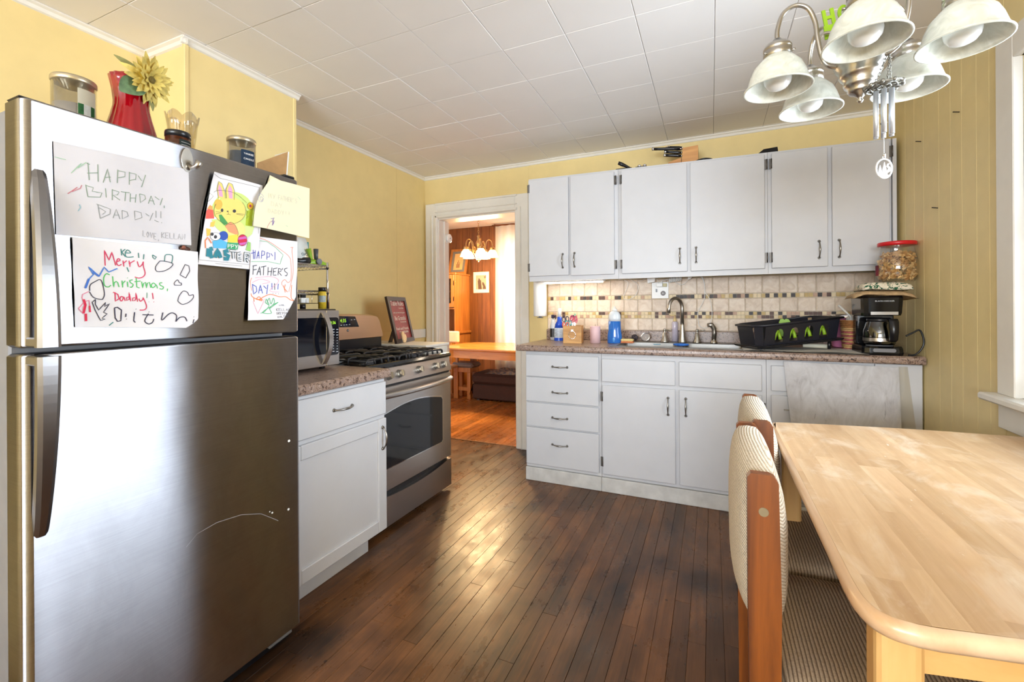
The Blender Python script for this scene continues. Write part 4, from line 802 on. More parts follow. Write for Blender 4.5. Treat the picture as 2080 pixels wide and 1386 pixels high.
MB().hexa([(e0.x, e0.y, ZT + .02), (e2.x, e2.y, ZT + .02), (e2.x - .003, e2.y, ZT + .02), (e0.x - .003, e0.y, ZT + .02), tuple(e0), tuple(e1), (e1.x - .003, e1.y + .001, e1.z), (e0.x - .003, e0.y, e0.z)]).build('flap', M_CARD, t)
MB().hexa([(e2.x, e2.y, ZT + .02), (e2.x, e2.y + .006, ZT + .02), (e2.x - .09, e2.y + .008, ZT + .02), (e2.x - .09, e2.y + .005, ZT + .02), tuple(e1), (e1.x, e1.y + .006, e1.z), (e1.x - .09, e1.y + .008, e1.z), (e1.x - .09, e1.y + .005, e1.z)]).build('flap', M_WHITEP, t, 'white printed flap')

# ---------------------------------------------------------------- small base cabinet and worktop beside the refrigerator
CX, CY0, CY1 = -1.43, 1.150, 1.706
t = thing('base_cabinet', 'white cabinet with one drawer and one door between the refrigerator and the stove', 'cabinet', (-1.75, 1.43, 0))
MB().box(-2.09, CX - .02, CY0, CY1, .107, .832).build('carcass', M_CAB, t); MB().box(-2.09, CX - .075, CY0, CY1 - .035, 0, .107, .002).build('toe_board', M_CAB, t, fix=False)
MB().box(CX - .02, CX - .004, CY0, CY1, .107, .832, .001).build('face_frame', M_CAB, t, fix=False)
d = MB().box(CX - .004, CX + .014, CY0 + .008, CY1 - .008, .662, .815, .003).build('drawer', M_CAB, t, fix=False); pull(d, aX(697, 829, CX + .014), (0, 1, 0), (1, 0, 0), .1)
d0, d1_, dz0, dz1, fw = CY0 + .008, CY1 - .006, .116, .642, .056
m = MB(); m.box(CX - .004, CX + .008, d0, d1_, dz0, dz1)
d = MB().box(CX - .004, CX + .004, d0 + fw - .004, d1_ - fw + .004, dz0 + fw - .004, dz1 - fw + .004).build('door', M_CAB, t)
for n_, a, b, z0, z1 in (('stile', d0, d0 + fw, dz0, dz1), ('stile', d1_ - fw, d1_, dz0, dz1), ('rail', d0 + fw, d1_ - fw, dz0, dz0 + fw), ('rail', d0 + fw, d1_ - fw, dz1 - fw, dz1)): MB().box(CX - .004, CX + .014, a, b, z0, z1, .003).build(n_, M_CAB, d, fix=False)
pull(d, aX(777, 890, CX + .014), (0, 0, 1), (1, 0, 0), .1)
ct = thing('worktop', 'short speckled brown laminate worktop under the microwave', 'worktop', (-1.75, 1.43, .833))
xf = -1.398
prof = [(xf - .008, .833), (xf - .001, .838), (xf, .85), (xf - .002, .866), (xf - .012, .874), (-2.095, .874), (-2.095, .833)]
MB().rings([[(a, y, b) for a, b in prof] for y in (CY0 - .01, 1.711)], True, 0, False).build('top_slab', M_LAM, ct)

# ---------------------------------------------------------------- microwave
MX, MY0, MY1, MZ0, MZ1 = -1.655, 1.185, aX(690, 690, -1.655).y, .888, aX(680, 628, -1.655).z
t = thing('microwave', 'stainless steel and black microwave oven on the short worktop', 'microwave', (-1.83, (MY0 + MY1) / 2, .875))
MB().box(-2.02, MX - .02, MY0, MY1, MZ0, MZ1, .004).build('housing', M_BLACK, t, fix=False)
for x in (-1.97, -1.72):
    for y in (MY0 + .05, MY1 - .05): MB().cyl((x, y, .8745), (x, y, MZ0 + .001), .014).build('foot', M_BLACK, t)
ys_ = aX(663, 690, MX).y
MB().box(MX - .02, MX, MY0 + .002, ys_ - .001, MZ0 + .003, MZ1 - .006, .003).build('door', M_STEEL, t, fix=False); dr = bpy.data.objects[-1] if False else [o for o in t.children if o.name.startswith('door')][0]
MB().box(MX - .02, MX, ys_ + .001, MY1 - .001, MZ0 + .003, MZ1 - .006, .003).build('control_panel', M_STEEL, t, fix=False); cp = [o for o in t.children if o.name.startswith('control_panel')][0]
M_MWG = plain('dark_glass', (14, 17, 26), .06, mott=.02)
zw0, zw1 = MZ0 + .06, aX(640, 646, MX).z
MB().prism([(MY0 + .04, zw0), (ys_ - .002, zw0), (ys_ - .002, zw1), (MY0 + .04, zw1)], (MX, 0, 0), (0, 1, 0), (0, 0, 1), (.0015, 0, 0)).build('door_window', M_MWG, dr)
pr = rrect(ys_ - .03, aX(688, 690, MX).y, MZ0 + .052, zw1, .016); pr = [(max(y, ys_ + .002), z) for y, z in pr]
MB().prism(pr, (MX, 0, 0), (0, 1, 0), (0, 0, 1), (.0015, 0, 0)).build('touch_panel', M_MWG, cp)
M_LED = emit('green_led', (160, 220, 50), .75)
text('4:36', .021, aX(676, 656, MX + .0016), (0, 1, 0), (0, 0, 1), M_LED, cp, 'clock_digits')
m = MB(); M_MARK = plain('pale_print', (200, 204, 210), .6)
for j in range(9):
    for i in range(3):
        p = aX(670 + 7.5 * i, 669 + 5.6 * j + .3 * i, MX + .0018); w = .006 if j in (0, 1, 2, 8) else .0025
        m.add([p + Vector((0, -w, -.0016)), p + Vector((0, w, -.0016)), p + Vector((0, w, .0016)), p + Vector((0, -w, .0016))], [(0, 1, 2, 3)])
m.build('button_print', M_MARK, cp, fix=False)
m = MB(); rs = []; yh = aX(656, 690, MX).y
for i in range(17):
    u = i / 16; z = MZ0 + .015 + (MZ1 - .03 - MZ0) * u; s_ = .008 + .046 * math.sin(math.pi * u) ** .8; th = .010
    rs.append([(MX + max(s_ - th, 0), yh - .012, z), (MX + max(s_ - th, 0), yh + .012, z), (MX + s_, yh + .012, z), (MX + s_, yh - .012, z)])
m.rings(rs, True, 0, False).build('handle', M_STEEL, dr, 'bowed bar handle')
p = aZ(697, 737, .8745) + Vector((0, -.022, 0))
t = thing('spoon_rest', 'white spoon rest dish between microwave and stove', 'dish', (p.x, p.y, .8745))
MB().lathe([(0, .002), (.036, .002), (.05, .009), (.058, .016), (.06, .016), (.052, .007), (.036, 0), (0, 0)], (p.x - .035, p.y - .01, .8745), 28).build('bowl', M_WHITEP, t)
MB().hexa([(p.x - .0, p.y + .012, .882), (p.x + .045, p.y + .022, .884), (p.x + .045, p.y + .006, .884), (p.x, p.y - .012, .882), (p.x, p.y + .012, .888), (p.x + .045, p.y + .022, .89), (p.x + .045, p.y + .006, .89), (p.x, p.y - .012, .888)]).build('handle', M_WHITEP, t)

# ---------------------------------------------------------------- wire rack on the microwave with its things
RX0, RX1 = -1.95, -1.72; ZM = MZ1; RY1 = aX(665, 580, RX1).y; RY0 = RY1 - .34
z_top = zat(536, (RX1, RY1 - .05)); z_mid = zat(589, (RX1, RY1 - .05))
t = thing('wire_rack', 'two tier chrome wire rack standing on the microwave', 'rack', ((RX0 + RX1) / 2, (RY0 + RY1) / 2, ZM))
for x in (RX0, RX1):
    for y in (RY0, RY1):
        MB().cyl((x, y, ZM + .001), (x, y, z_top + .016), .0052, n=10).build('post', M_CHROME, t)
        for z in (z_top - .012, z_mid - .012): MB().cyl((x, y, z - .004), (x, y, z + .004), .0075, n=10).build('collar', M_BLACK, t)
for z in (z_top, z_mid):
    m = MB()
    for x0, y0, x1, y1 in ((RX0, RY0, RX1, RY0), (RX0, RY1, RX1, RY1), (RX0, RY0, RX0, RY1), (RX1, RY0, RX1, RY1)):
        for dz in (0, -.016): m.cyl((x0, y0, z + dz), (x1, y1, z + dz), .0018, n=6)
        L = math.hypot(x1 - x0, y1 - y0); k = int(L / .012); m.tube([(x0 + (x1 - x0) * i / k, y0 + (y1 - y0) * i / k, z - (.016 if i % 2 else 0)) for i in range(k + 1)], .0012, 5)
    for i in range(1, 9): x = RX0 + (RX1 - RX0) * i / 9; m.cyl((x, RY0, z), (x, RY1, z), .0013, n=5)
    m.build('wire_shelf', M_CHROME, t)
# hanging basket
m = MB(); bx0, bx1, by0, by1 = RX0 + .02, RX1 - .004, RY0 + .01, RY1 - .055; bz0, bz1 = zat(614, (RX1, RY1 - .08)), z_mid - .018
for z in (bz0, bz1): m.tube([(bx0, by0, z), (bx1, by0, z), (bx1, by1, z), (bx0, by1, z)], .0016, 6, closed=True)
for i in range(9): y = by0 + (by1 - by0) * i / 8; m.tube([(bx1, y, bz1), (bx1, y, bz0), (bx0, y, bz0), (bx0, y, bz1)], .0011, 5)
bk = thing('wire_basket', 'small chrome wire basket hanging under the middle shelf of the wire rack', 'basket', ((bx0 + bx1) / 2, (by0 + by1) / 2, bz0)); m.build('wires', M_CHROME, bk)
p = aX(624, 606, bx1 - .03); b = MB().box(p.x - .05, p.x, p.y - .035, p.y + .012, bz0 + .0018, bz0 + .026, .002); tag(b.build('white_box', M_WHITEP, None, fix=False), 'small white box in the hanging wire basket', 'box')
MB_ = MB().box(p.x - .045, p.x - .006, p.y - .026, p.y + .0, bz0 + .0265, bz0 + .05, .002); tag(MB_.build('black_striped_box', plain('black_card', (24, 24, 26), .5), None, fix=False), 'black carton on the white box in the hanging basket', 'box')
p = aX(615, 618, bx1 - .02); t = thing('black_cup', 'small black jar lid standing on the microwave under the hanging basket', 'jar', (p.x, p.y, ZM)); MB().lathe([(0, 0), (.013, 0), (.013, bz0 - ZM - .004), (0, bz0 - ZM - .004)], (p.x, p.y, ZM + .0005), 14).build('body', M_BLACK, t)
for x, X, lab, colr in ((654.5, RX1 + .012, 'spice bottle with yellow label standing on the microwave beside the rack post', (206, 176, 48)), (661, RX1 - .05, 'brown spice bottle with black lid behind the rack post', (120, 76, 40))):
    p = aX(x, 610, X); zt_ = zat(582, p); h = zt_ - ZM; t = thing('spice_bottle', lab, 'bottle', (p.x, p.y, ZM)); r = .0185
    MB().lathe([(0, 0), (r, .001), (r, h * .78), (r * .8, h * .82), (0, h * .82)], (p.x, p.y, ZM + .0005), 18).build('body', plain('spice_%d' % int(x), colr, .35, mott=.25, scale=80), t); MB().lathe([(0, h * .82), (r * .95, h * .82), (r * .95, h), (0, h)], (p.x, p.y, ZM + .0005), 18).build('lid', M_BLACK, t)
    ca = math.degrees(math.atan2(-p.y, -p.x)); curved_label(t, p, r, ca - 60, ca + 60, ZM + h * .32, ZM + h * .62, plain('spice_label_%d' % int(x), (206, 218, 222), .5, mott=.15, scale=140))
# things on the top shelf
p = aX(641, 521, -1.80); zs = z_top + .002
t = thing('can_opener', 'lime green can opener with a grey turning key on the wire rack', 'can opener', (p.x, p.y, zs))
u_ = Vector((.25, .97, 0)); 
MB().tube([p + u_ * a + Vector((0, 0, zs + z - p.z)) for a, z in ((-.062, .012), (-.03, .015), (.0, .02), (.04, .013), (.066, .008))], [.009, .013, .016, .012, .006], 10).build('handles', M_GREEN, t)
MB().tube([p + u_ * -.012 + Vector((-.01, 0, zs + .02 - p.z)), p + u_ * -.026 + Vector((-.014, 0, zs + .085 - p.z))], [.008, .012], 10).build('arm', M_GREEN, t)
q = p + Vector((.016, .004, zs + .022 - p.z)); MB().cyl(q, q + Vector((.008, 0, 0)), .016, .015, 18).build('gear_wheel', M_GREY, t)
MB().tube([p + u_ * .0 + Vector((.004, 0, zs + .03 - p.z)), p + u_ * .002 + Vector((0, 0, zs + .085 - p.z))], [.009, .012], 10).build('turning_key', plain('key_grey', (72, 74, 80), .4), t)
p = aX(620, 520, -1.76); t = thing('flashlight', 'black flashlight lying on the wire rack beside the can opener', 'flashlight', (p.x, p.y, zs))
MB().tube([(p.x - .03, p.y - .10, zs + .013), (p.x, p.y - .02, zs + .013), (p.x, p.y - .01, zs + .016), (p.x + .004, p.y + .018, zs + .017)], [.012, .012, .0155, .0165], 14).build('barrel', M_BLACK, t); MB().cyl((p.x + .004, p.y + .018, zs + .017), (p.x + .0045, p.y + .021, zs + .017), .013).build('lens', M_GREY, t)
p = aX(611, 500, -1.86); t = thing('snack_bag', 'white and teal food bag standing on the wire rack', 'bag', (p.x, p.y, zs))
zt_ = zat(480, p)
MB().rings([[(p.x - d_, p.y - .09, z), (p.x + d_, p.y - .09, z), (p.x + d_ * 1.3, p.y - .03, z), (p.x + d_, p.y + .026, z), (p.x - d_, p.y + .026, z)] for d_, z in ((.02, zs), (.026, zs + .05), (.018, zt_ - .03), (.003, zt_))], True).build('body', plain('bag_white', (214, 218, 216), .4), t)
MB().box(p.x - .021, p.x + .021, p.y + .0265, p.y + .031, zs + .004, zt_ - .02, .002).build('teal_edge', plain('bag_teal', (40, 150, 158), .4), t); MB().box(p.x + .028, p.x + .031, p.y - .05, p.y + .02, zs + .004, zs + .03, .001).build('orange_print', plain('bag_orange', (222, 150, 70), .5), t)
text('OAT', .02, (p.x + .033, p.y - .005, zs + .055), (0, 1, 0), (0, 0, 1), plain('bag_ink', (60, 80, 110), .5), t)

# ---------------------------------------------------------------- stove
SX, SY0_, SY1_ = -1.54, 1.7135, 2.478
t = thing('gas_stove', 'stainless steel gas stove with black cooktop and five knobs', 'stove', (-1.85, (SY0_ + SY1_) / 2, 0))
MB().box(-2.16, SX - .03, SY0_ + .002, SY1_ - .002, .045, .84, .003).build('body', M_BLACK, t, fix=False)
for x in (-2.12, -1.62):
    for y in (SY0_ + .05, SY1_ - .05): MB().cyl((x, y, 0), (x, y, .046), .016).build('foot', M_BLACK, t)
# storage drawer with a scooped top
pts = [(SY0_ + .004, .028), (SY1_ - .004, .028), (SY1_ - .004, .196)] + [(SY1_ - .05 - (SY1_ - SY0_ - .1) * i / 12, .196 - .026 * math.sin(math.pi * i / 12) ** .8) for i in range(13)] + [(SY0_ + .004, .196)]
MB().prism(pts, (SX - .03, 0, 0), (0, 1, 0), (0, 0, 1), (.03, 0, 0)).build('storage_drawer', M_STEEL, t)
# oven door
od = MB().box(SX - .035, SX, SY0_ + .003, SY1_ - .003, .212, .752, .004).build('oven_door', M_STEEL, t, fix=False)
w0, w1 = SY0_ + .09, aX(898, 850, SX).y; wz0 = aX(898, 897, SX).z; wz1 = aX(897, 805, SX).z
arch = [(w0 + .01, wz0), (w1 - .012, wz0), (w1, wz0 + .012), (w1, wz1 - .02), (w1 - .012, wz1 - .004)] + [(w1 - .03 - (w1 - w0 - .06) * i / 10, wz1 + .03 * math.sin(math.pi * i / 10)) for i in range(11)] + [(w0 + .01, wz1 - .004), (w0, wz1 - .02), (w0, wz0 + .012)]
cxw, czw = (w0 + w1) / 2, (wz0 + wz1) / 2
MB().prism([(cxw + (a - cxw) * 1.03, czw + (b - czw) * 1.035) for a, b in arch], (SX - .001, 0, 0), (0, 1, 0), (0, 0, 1), (.003, 0, 0)).build('window_trim', M_CHROME, od)
MB().prism(arch, (SX, 0, 0), (0, 1, 0), (0, 0, 1), (.0035, 0, 0)).build('oven_window', plain('oven_glass', (30, 32, 36), .07, mott=.05), od)
m = MB(); hp = [(SX - .002, SY0_ + .02, .715)] + [(SX + .012 + .040 * math.sin(math.pi * i / 16) ** .6, SY0_ + .024 + (SY1_ - SY0_ - .048) * i / 16, .715) for i in range(17)] + [(SX - .002, SY1_ - .02, .715)]
m.tube(hp, .0155, 12).build('handle', M_STEEL, od, 'curved tube handle')
MB().box(SX - .034, SX - .012, SY0_ + .006, SY1_ - .006, .752, .766).build('vent_gap', M_BLACK, t)
# control panel (slanting)
m = MB(); m.hexa([(SX - .03, SY0_ + .002, .766), (SX + .004, SY0_ + .002, .766), (SX + .004, SY1_ - .002, .766), (SX - .03, SY1_ - .002, .766), (SX - .04, SY0_ + .002, .848), (SX - .016, SY0_ + .002, .848), (SX - .016, SY1_ - .002, .848), (SX - .04, SY1_ - .002, .848)])
cpn = m.build('control_panel', M_STEEL, t); nk = Vector((.082, 0, .02)).normalized()
for x, y in ((790.7, 767.4), (812.4, 757), (851.8, 749.3), (884.7, 744), (900.3, 740.6)):
    p = aX(x, y, SX - .003); p.z = .808; p.x = SX - .0055
    m = MB(); m.cyl(p - nk * .001, p + nk * .004, .0235, n=22); m.cyl(p + nk * .004, p + nk * .026, .020, .0175, 22); m.build('knob', M_NICKEL, cpn)
    m = MB(); v_ = Vector((0, 0, 1)) - nk * nk.z; v_.normalize(); m.hexa([p + nk * .026 + Vector((0, sy * .003, 0)) + v_ * sz * .016 for sz in (-1, 1) for sy in (-1, 1)][:2] + [p + nk * .026 + Vector((0, .003, 0)) + v_ * .016, p + nk * .026 + Vector((0, -.003, 0)) + v_ * .016] + [p + nk * .032 + Vector((0, -.003, 0)) - v_ * .015, p + nk * .032 + Vector((0, .003, 0)) - v_ * .015, p + nk * .032 + Vector((0, .003, 0)) + v_ * .015, p + nk * .032 + Vector((0, -.003, 0)) + v_ * .015]); m.build('knob_grip', M_NICKEL, cpn)
# cooktop
m = MB(); cz = .878
prof = [(SX - .02, .849), (SX - .004, .852), (SX, .862), (SX - .006, cz - .003), (SX - .016, cz), (SX - .04, cz - .006), (-2.10, cz - .006), (-2.16, cz), (-2.16, .842), (SX - .05, .842)]
m.rings([[(a, y, b) for a, b in prof] for y in (SY0_, SY1_)], True, 0, False).build('cooktop', M_GLOSSBLK, t)
BUR = [(-1.70, SY0_ + .17), (-1.70, SY1_ - .17), (-1.97, SY0_ + .17), (-1.97, SY1_ - .17), (-1.835, (SY0_ + SY1_) / 2)]
for x, y in BUR:
    b_ = MB().lathe([(0, 0), (.045, 0), (.045, .008), (.03, .012), (0, .012)], (x, y, cz - .006), 20).build('burner', M_GREY, t); MB().lathe([(0, .012), (.034, .012), (.036, .018), (.03, .021), (0, .021)], (x, y, cz - .006), 20).build('burner_cap', M_BLACKM, b_)
gz = cz + .022
for gi, (ya, yb2) in enumerate(((SY0_ + .025, SY0_ + .27), (SY0_ + .285, SY1_ - .285), (SY1_ - .27, SY1_ - .025))):
    m = MB(); ym = (ya + yb2) / 2; xa, xb = -2.085, SX - .045
    for x in (xa, xb): m.tube([(x, ya + .01, cz - .004), (x, ya + .012, gz - .008), (x, ya + .03, gz), (x, yb2 - .03, gz), (x, yb2 - .012, gz - .008), (x, yb2 - .01, cz - .004)], .0065, 6)
    for y in (ya + .012, yb2 - .012): m.tube([(xa, y, gz - .006), (xb, y, gz - .006)], .006, 6)
    for y in (ya + .07, ym, yb2 - .07): m.tube([(xb + .006, y, cz - .002), (xb + .002, y, gz + .002), (xb - .03, y, gz + .008), (-1.76, y, gz + .004), (-1.835, y, gz - .004), (-1.91, y, gz + .004), (xa + .03, y, gz + .008), (xa - .002, y, gz + .002), (xa - .006, y, cz - .002)], .0062, 6)
    for x in (-1.70, -1.835, -1.97): m.tube([(x, ya + .006, cz - .002), (x, ya + .01, gz + .002), (x, ya + .03, gz + .006), (x, yb2 - .03, gz + .006), (x, yb2 - .01, gz + .002), (x, yb2 - .006, cz - .002)], .0058, 6)
    m.build('grate', M_BLACKM, t)
# back guard
gx = -2.085; zb0, zb1 = .962, zat(636, (gx, SY1_ - .12))
MB().box(-2.16, gx - .006, SY0_ + .015, SY1_ - .015, cz, zb0 + .01, .002).build('back_panel', M_BLACK, t, fix=False)
prof = [(SY0_ + .0, zb0 + .015)]
def bgp(k):
    return [(SY0_ + .012 - k, zb0 - k), (SY1_ - .012 + k, zb0 - k), (SY1_ + k, zb0 + .012), (SY1_ + k, zb0 + .022), (SY1_ - .035 + k, zb1 - .045), (SY1_ - .06 + k, zb1 - .018), (SY1_ - .12, zb1 - .006 + k), (SY1_ - .26, zb1 + k), (SY0_ + .26, zb1 + k), (SY0_ + .12, zb1 - .006 + k), (SY0_ + .06 - k, zb1 - .018), (SY0_ + .035 - k, zb1 - .045), (SY0_ - k, zb0 + .022), (SY0_ - k, zb0 + .012)]
MB().rings([[(-2.16, y, z) for y, z in bgp(-.004)], [(-2.15, y, z) for y, z in bgp(0)], [(gx - .012, y, z) for y, z in bgp(0)], [(gx, y, z) for y, z in bgp(-.008)]], True, 0, False).build('back_guard', M_WARMST, t)
bgo = [o for o in t.children if o.name.startswith('back_guard')][0]
dq = [aX(x, y, gx) for x, y in ((640, 667), (729, 664), (721, 643), (640, 641))]
MB().prism([(p.y, p.z) for p in dq], (gx - .001, 0, 0), (0, 1, 0), (0, 0, 1), (.0025, 0, 0)).build('display', M_MWG, bgo)
text('4:35', .03, aX(697, 652, gx + .002), (0, 1, 0), (0, 0, 1), M_LED, bgo, 'clock_digits')
m = MB()
for x, y in ((693, 661), (699, 660.5), (704, 660), (710, 659.5), (714, 650), (720, 649.5)):
    p = aX(x, y, gx + .0022); m.add([p + Vector((0, -.006, -.0018)), p + Vector((0, .006, -.0018)), p + Vector((0, .006, .0018)), p + Vector((0, -.006, .0018))], [(0, 1, 2, 3)])
m.build('button_print', M_MARK, bgo, fix=False)
p = aX(706.5, 671.5, gx + .001); MB().cyl(p - Vector((.003, 0, 0)), p + Vector((.0012, 0, 0)), .0085, n=18).build('emblem', plain('emblem_dark', (70, 62, 60), .4), bgo); text('GE', .0085, p + Vector((.0013, 0, 0)), (0, 1, 0), (0, 0, 1), M_MARK, bgo, 'emblem_lettering')

# ---------------------------------------------------------------- white chest, sign and heart
HX = -1.757
t = thing('white_chest', 'small white chest of drawers between the stove and the doorway', 'chest', (-2.06, 2.67, 0))
MB().box(-2.37, HX - .012, 2.52, 2.795, 0, .895, .003).build('body', M_TRIM, t, fix=False); MB().box(-2.372, HX + .004, 2.512, 2.803, .895, .912, .003).build('top', M_TRIM, t, fix=False)
for z0, z1 in ((.66, .88), (.42, .65), (.18, .41)): MB().box(HX - .012, HX, 2.534, 2.782, z0, z1, .003).build('drawer', M_TRIM, t, fix=False)
zc_ = .9125; A0, A1 = aZ(807, 699, zc_), aZ(843, 692.5, zc_); B0 = aY(788, 603, A0.y); B1 = aY(827, 603.5, A1.y); 
t = thing('framed_sign', 'narrow red table rules sign in a dark frame on the white chest', 'sign', ((A0.x + A1.x) / 2, (A0.y + A1.y) / 2, zc_))
uu = (A1 - A0).normalized(); W = (A1 - A0).length; vv = (B0 - A0); Hh = vv.length; vv.normalize(); nn = uu.cross(vv).normalized(); vv = nn.cross(uu)
if nn.x < 0: nn = -nn
M_DKF = plain('dark_brown_frame', (48, 34, 30), .4, mott=.15)
fwid = .03
for n_, a, b, c, d in (('frame_side', 0, fwid, 0, Hh), ('frame_side', W - fwid, W, 0, Hh), ('frame_rail', fwid, W - fwid, 0, fwid), ('frame_rail', fwid, W - fwid, Hh - fwid, Hh)): MB().prism([(a, c), (b, c), (b, d), (a, d)], A0 + vv * .002, uu, vv, -nn * .018).build(n_, M_DKF, t)
MB().prism([(fwid - .003, fwid - .003), (W - fwid + .003, fwid - .003), (W - fwid + .003, Hh - fwid), (fwid - .003, Hh - fwid)], A0 - nn * .007, uu, vv, -nn * .004).build('print', plain('red_sign_print', (142, 48, 48), .5, mott=.22, scale=36), t)
MB().hexa([A0 + uu * (W * .4) - nn * .018 + vv * .2, A0 + uu * (W * .6) - nn * .018 + vv * .2, A0 + uu * (W * .6) - nn * .022 + vv * .2, A0 + uu * (W * .4) - nn * .022 + vv * .2] + [Vector((q.x, q.y, zc_)) for q in (A0 + uu * (W * .4) - nn * .13, A0 + uu * (W * .6) - nn * .13, A0 + uu * (W * .6) - nn * .134, A0 + uu * (W * .4) - nn * .134)]).build('easel_leg', M_DKF, t)
for body, sz, k, off in (('Table Rules', .052, .86, 0), ('be on time', .018, .76, .05), ('wash your hands and say grace', .0155, .66, 0), ('Be Grateful', .044, .535, 0), ('for every bite', .018, .455, .04), ('Food and Friends', .030, .31, 0), ('are welcome', .030, .24, .01)):
    text(body, sz, A0 + uu * (W / 2 + off) + vv * (Hh * k) - nn * .0068, uu, vv, plain('sign_ink', (232, 216, 204), .6) if 'sign_ink' not in MATS else MATS['sign_ink'], t, sx=.9 if sz > .03 else 1)
hp = [(0, 0), (.018, .004), (.040, .026), (.046, .05), (.036, .068), (.012, .080), (-.012, .098), (-.026, .094), (-.03, .074), (-.028, .04), (-.018, .006)]
hc = aZ(821, 697, zc_); 
t = thing('wooden_heart', 'pale wooden heart slice leaning on the red sign', 'ornament', hc)
MB().prism([(a * .85, b * .85) for a, b in hp], hc + Vector((0, 0, .001)), uu, Vector((-.18, 0, 1)).normalized(), nn * .008).build('heart', plain('pale_speckled_wood', (226, 194, 146), .6, mott=.3, scale=150), t)
# ---------------------------------------------------------------- things along the sink counter
ZW = .9125
def base_at(x, y, Z=ZW): return aZ(x, y, Z)
def wpx(P, px): return px * (Vector(P) - CAM).dot(FW) / F_PX
# paper towel roll, upright on the wall side
p = aY(1097, 600, 3.30); zt_, zb_ = zat(569, (p.x, 3.30)), zat(643, (p.x, 3.30))
t = thing('paper_towel_roll', 'white paper towel roll mounted upright under the wall cabinet beside the doorway', 'paper towel', (p.x, 3.30, zb_))
rw = .052; MB().lathe([(.018, zb_), (rw - .003, zb_), (rw, zb_ + .004), (rw, zt_ - .004), (rw - .003, zt_), (.018, zt_)], (p.x, 3.30, 0), 30).build('roll', plain('towel_paper', (240, 240, 240), .9, mott=.02, bump=.5, bscale=110), t)
MB().cyl((p.x, 3.30, zb_ - .014), (p.x, 3.30, ZUB + .015), .012, n=12).build('holder_rod', M_GREY, t); MB().lathe([(0, 0), (.024, 0), (.024, .005), (0, .005)], (p.x, 3.30, zb_ - .014), 16).build('holder_cap', M_GREY, t)
# spray bottle
def ybase(x, ysurf): return aZ(x, ysurf, ZW)
q = aY(1124, 690, 3.27); t = thing('spray_bottle', 'small clear spray bottle with black label and dark trigger near the paper towel', 'bottle', (q.x, q.y, ZW)); z0 = ZW; h = zat(640, q) - z0; r = wpx(q, 11) / 2 * 1.2
MB().lathe([(0, 0), (r, .002), (r, h * .55), (r * .85, h * .62), (r * .6, h * .8), (r * .35, h * .86), (0, h * .86)], (q.x, q.y, z0), 18).build('body', plain('cloudy_clear_plastic', (206, 210, 214), .2, mott=.1), t)
MB().lathe([(r * 1.02, h * .12), (r * 1.02, h * .46)], (q.x, q.y, z0), 18).build('label_band', plain('black_label', (34, 32, 36), .4, mott=.5, scale=160), t)
MB().box(q.x - .012, q.x + .012, q.y - .014, q.y + .014, z0 + h * .86, z0 + h, .003).build('trigger_head', plain('dark_violet_plastic', (50, 38, 64), .35), t)
MB().tube([(q.x + .008, q.y - .01, z0 + h * .95), (q.x + .026, q.y - .012, z0 + h * .93), (q.x + .022, q.y - .012, z0 + h * .82)], .004, 6).build('trigger', MATS['dark_violet_plastic'], t)
# window cleaner
q = aY(1135, 690, 3.20); h = zat(627, q) - ZW; t = thing('cleaner_bottle', 'blue cleaner bottle with white cap and pale label', 'bottle', (q.x, q.y, ZW)); w = wpx(q, 20) / 2 * .95
def ovr(rx, ry, z, dx=0, n=20): return [(q.x + dx + rx * math.cos(2 * math.pi * i / n), q.y + ry * math.sin(2 * math.pi * i / n), ZW + z) for i in range(n)]
MB().rings([ovr(w * .95, .026, 0), ovr(w, .028, .006), ovr(w, .028, h * .34), ovr(w * .92, .027, h * .40)]).build('lower_body', plain('cleaner_label', (186, 200, 216), .35, mott=.3, scale=90), t)
MB().rings([ovr(w * .9, .026, h * .40), ovr(w * .82, .024, h * .52, .003), ovr(w * .52, .018, h * .6, .006), ovr(w * .48, .017, h * .74, .007)]).build('neck', plain('cleaner_blue', (34, 84, 206), .25), t)
MB().rings([ovr(w * .4, .015, h * .74, .007), ovr(w * .4, .015, h, .007)]).build('cap', M_WHITEP, t); MB().rings([ovr(w * 1.01, .0285, .003), ovr(w * 1.01, .0285, h * .1)], False).build('blue_band', MATS['cleaner_blue'], t)
# wooden box with ring pull and its scissors
A, B, C_ = aZ(1144, 697.5, ZW), aZ(1181, 698, ZW), aZ(1196, 694.5, ZW)
ux = (B - A); ux.z = 0; wl_ = ux.length; ux.normalize(); uy = Vector((-ux.y, ux.x, 0)); dl = .15; hb = zat(663, A) - ZW
t = thing('wooden_box', 'small wooden box with a ring pull holding scissors', 'box', (A + B) / 2)
M_BOXW = wood('box_wood', (164, 112, 52), (206, 154, 84), 'X', .5, 0, 34, 0)
def obox(m, a0, a1, b0, b1, z0, z1):
    m.hexa([A + ux * a + uy * b + Vector((0, 0, z)) for z in (z0, z1) for a, b in ((a0, b0), (a1, b0), (a1, b1), (a0, b1))])
for n_, a in (('front_board', (0, wl_, 0, .008, 0, hb)), ('back_board', (0, wl_, dl - .008, dl, 0, hb)), ('side_board', (0, .008, .008, dl - .008, 0, hb)), ('side_board', (wl_ - .008, wl_, .008, dl - .008, 0, hb)), ('bottom_board', (.008, wl_ - .008, .008, dl - .008, .0, .006))):
    m = MB(); obox(m, *a); m.build(n_, M_BOXW, t)
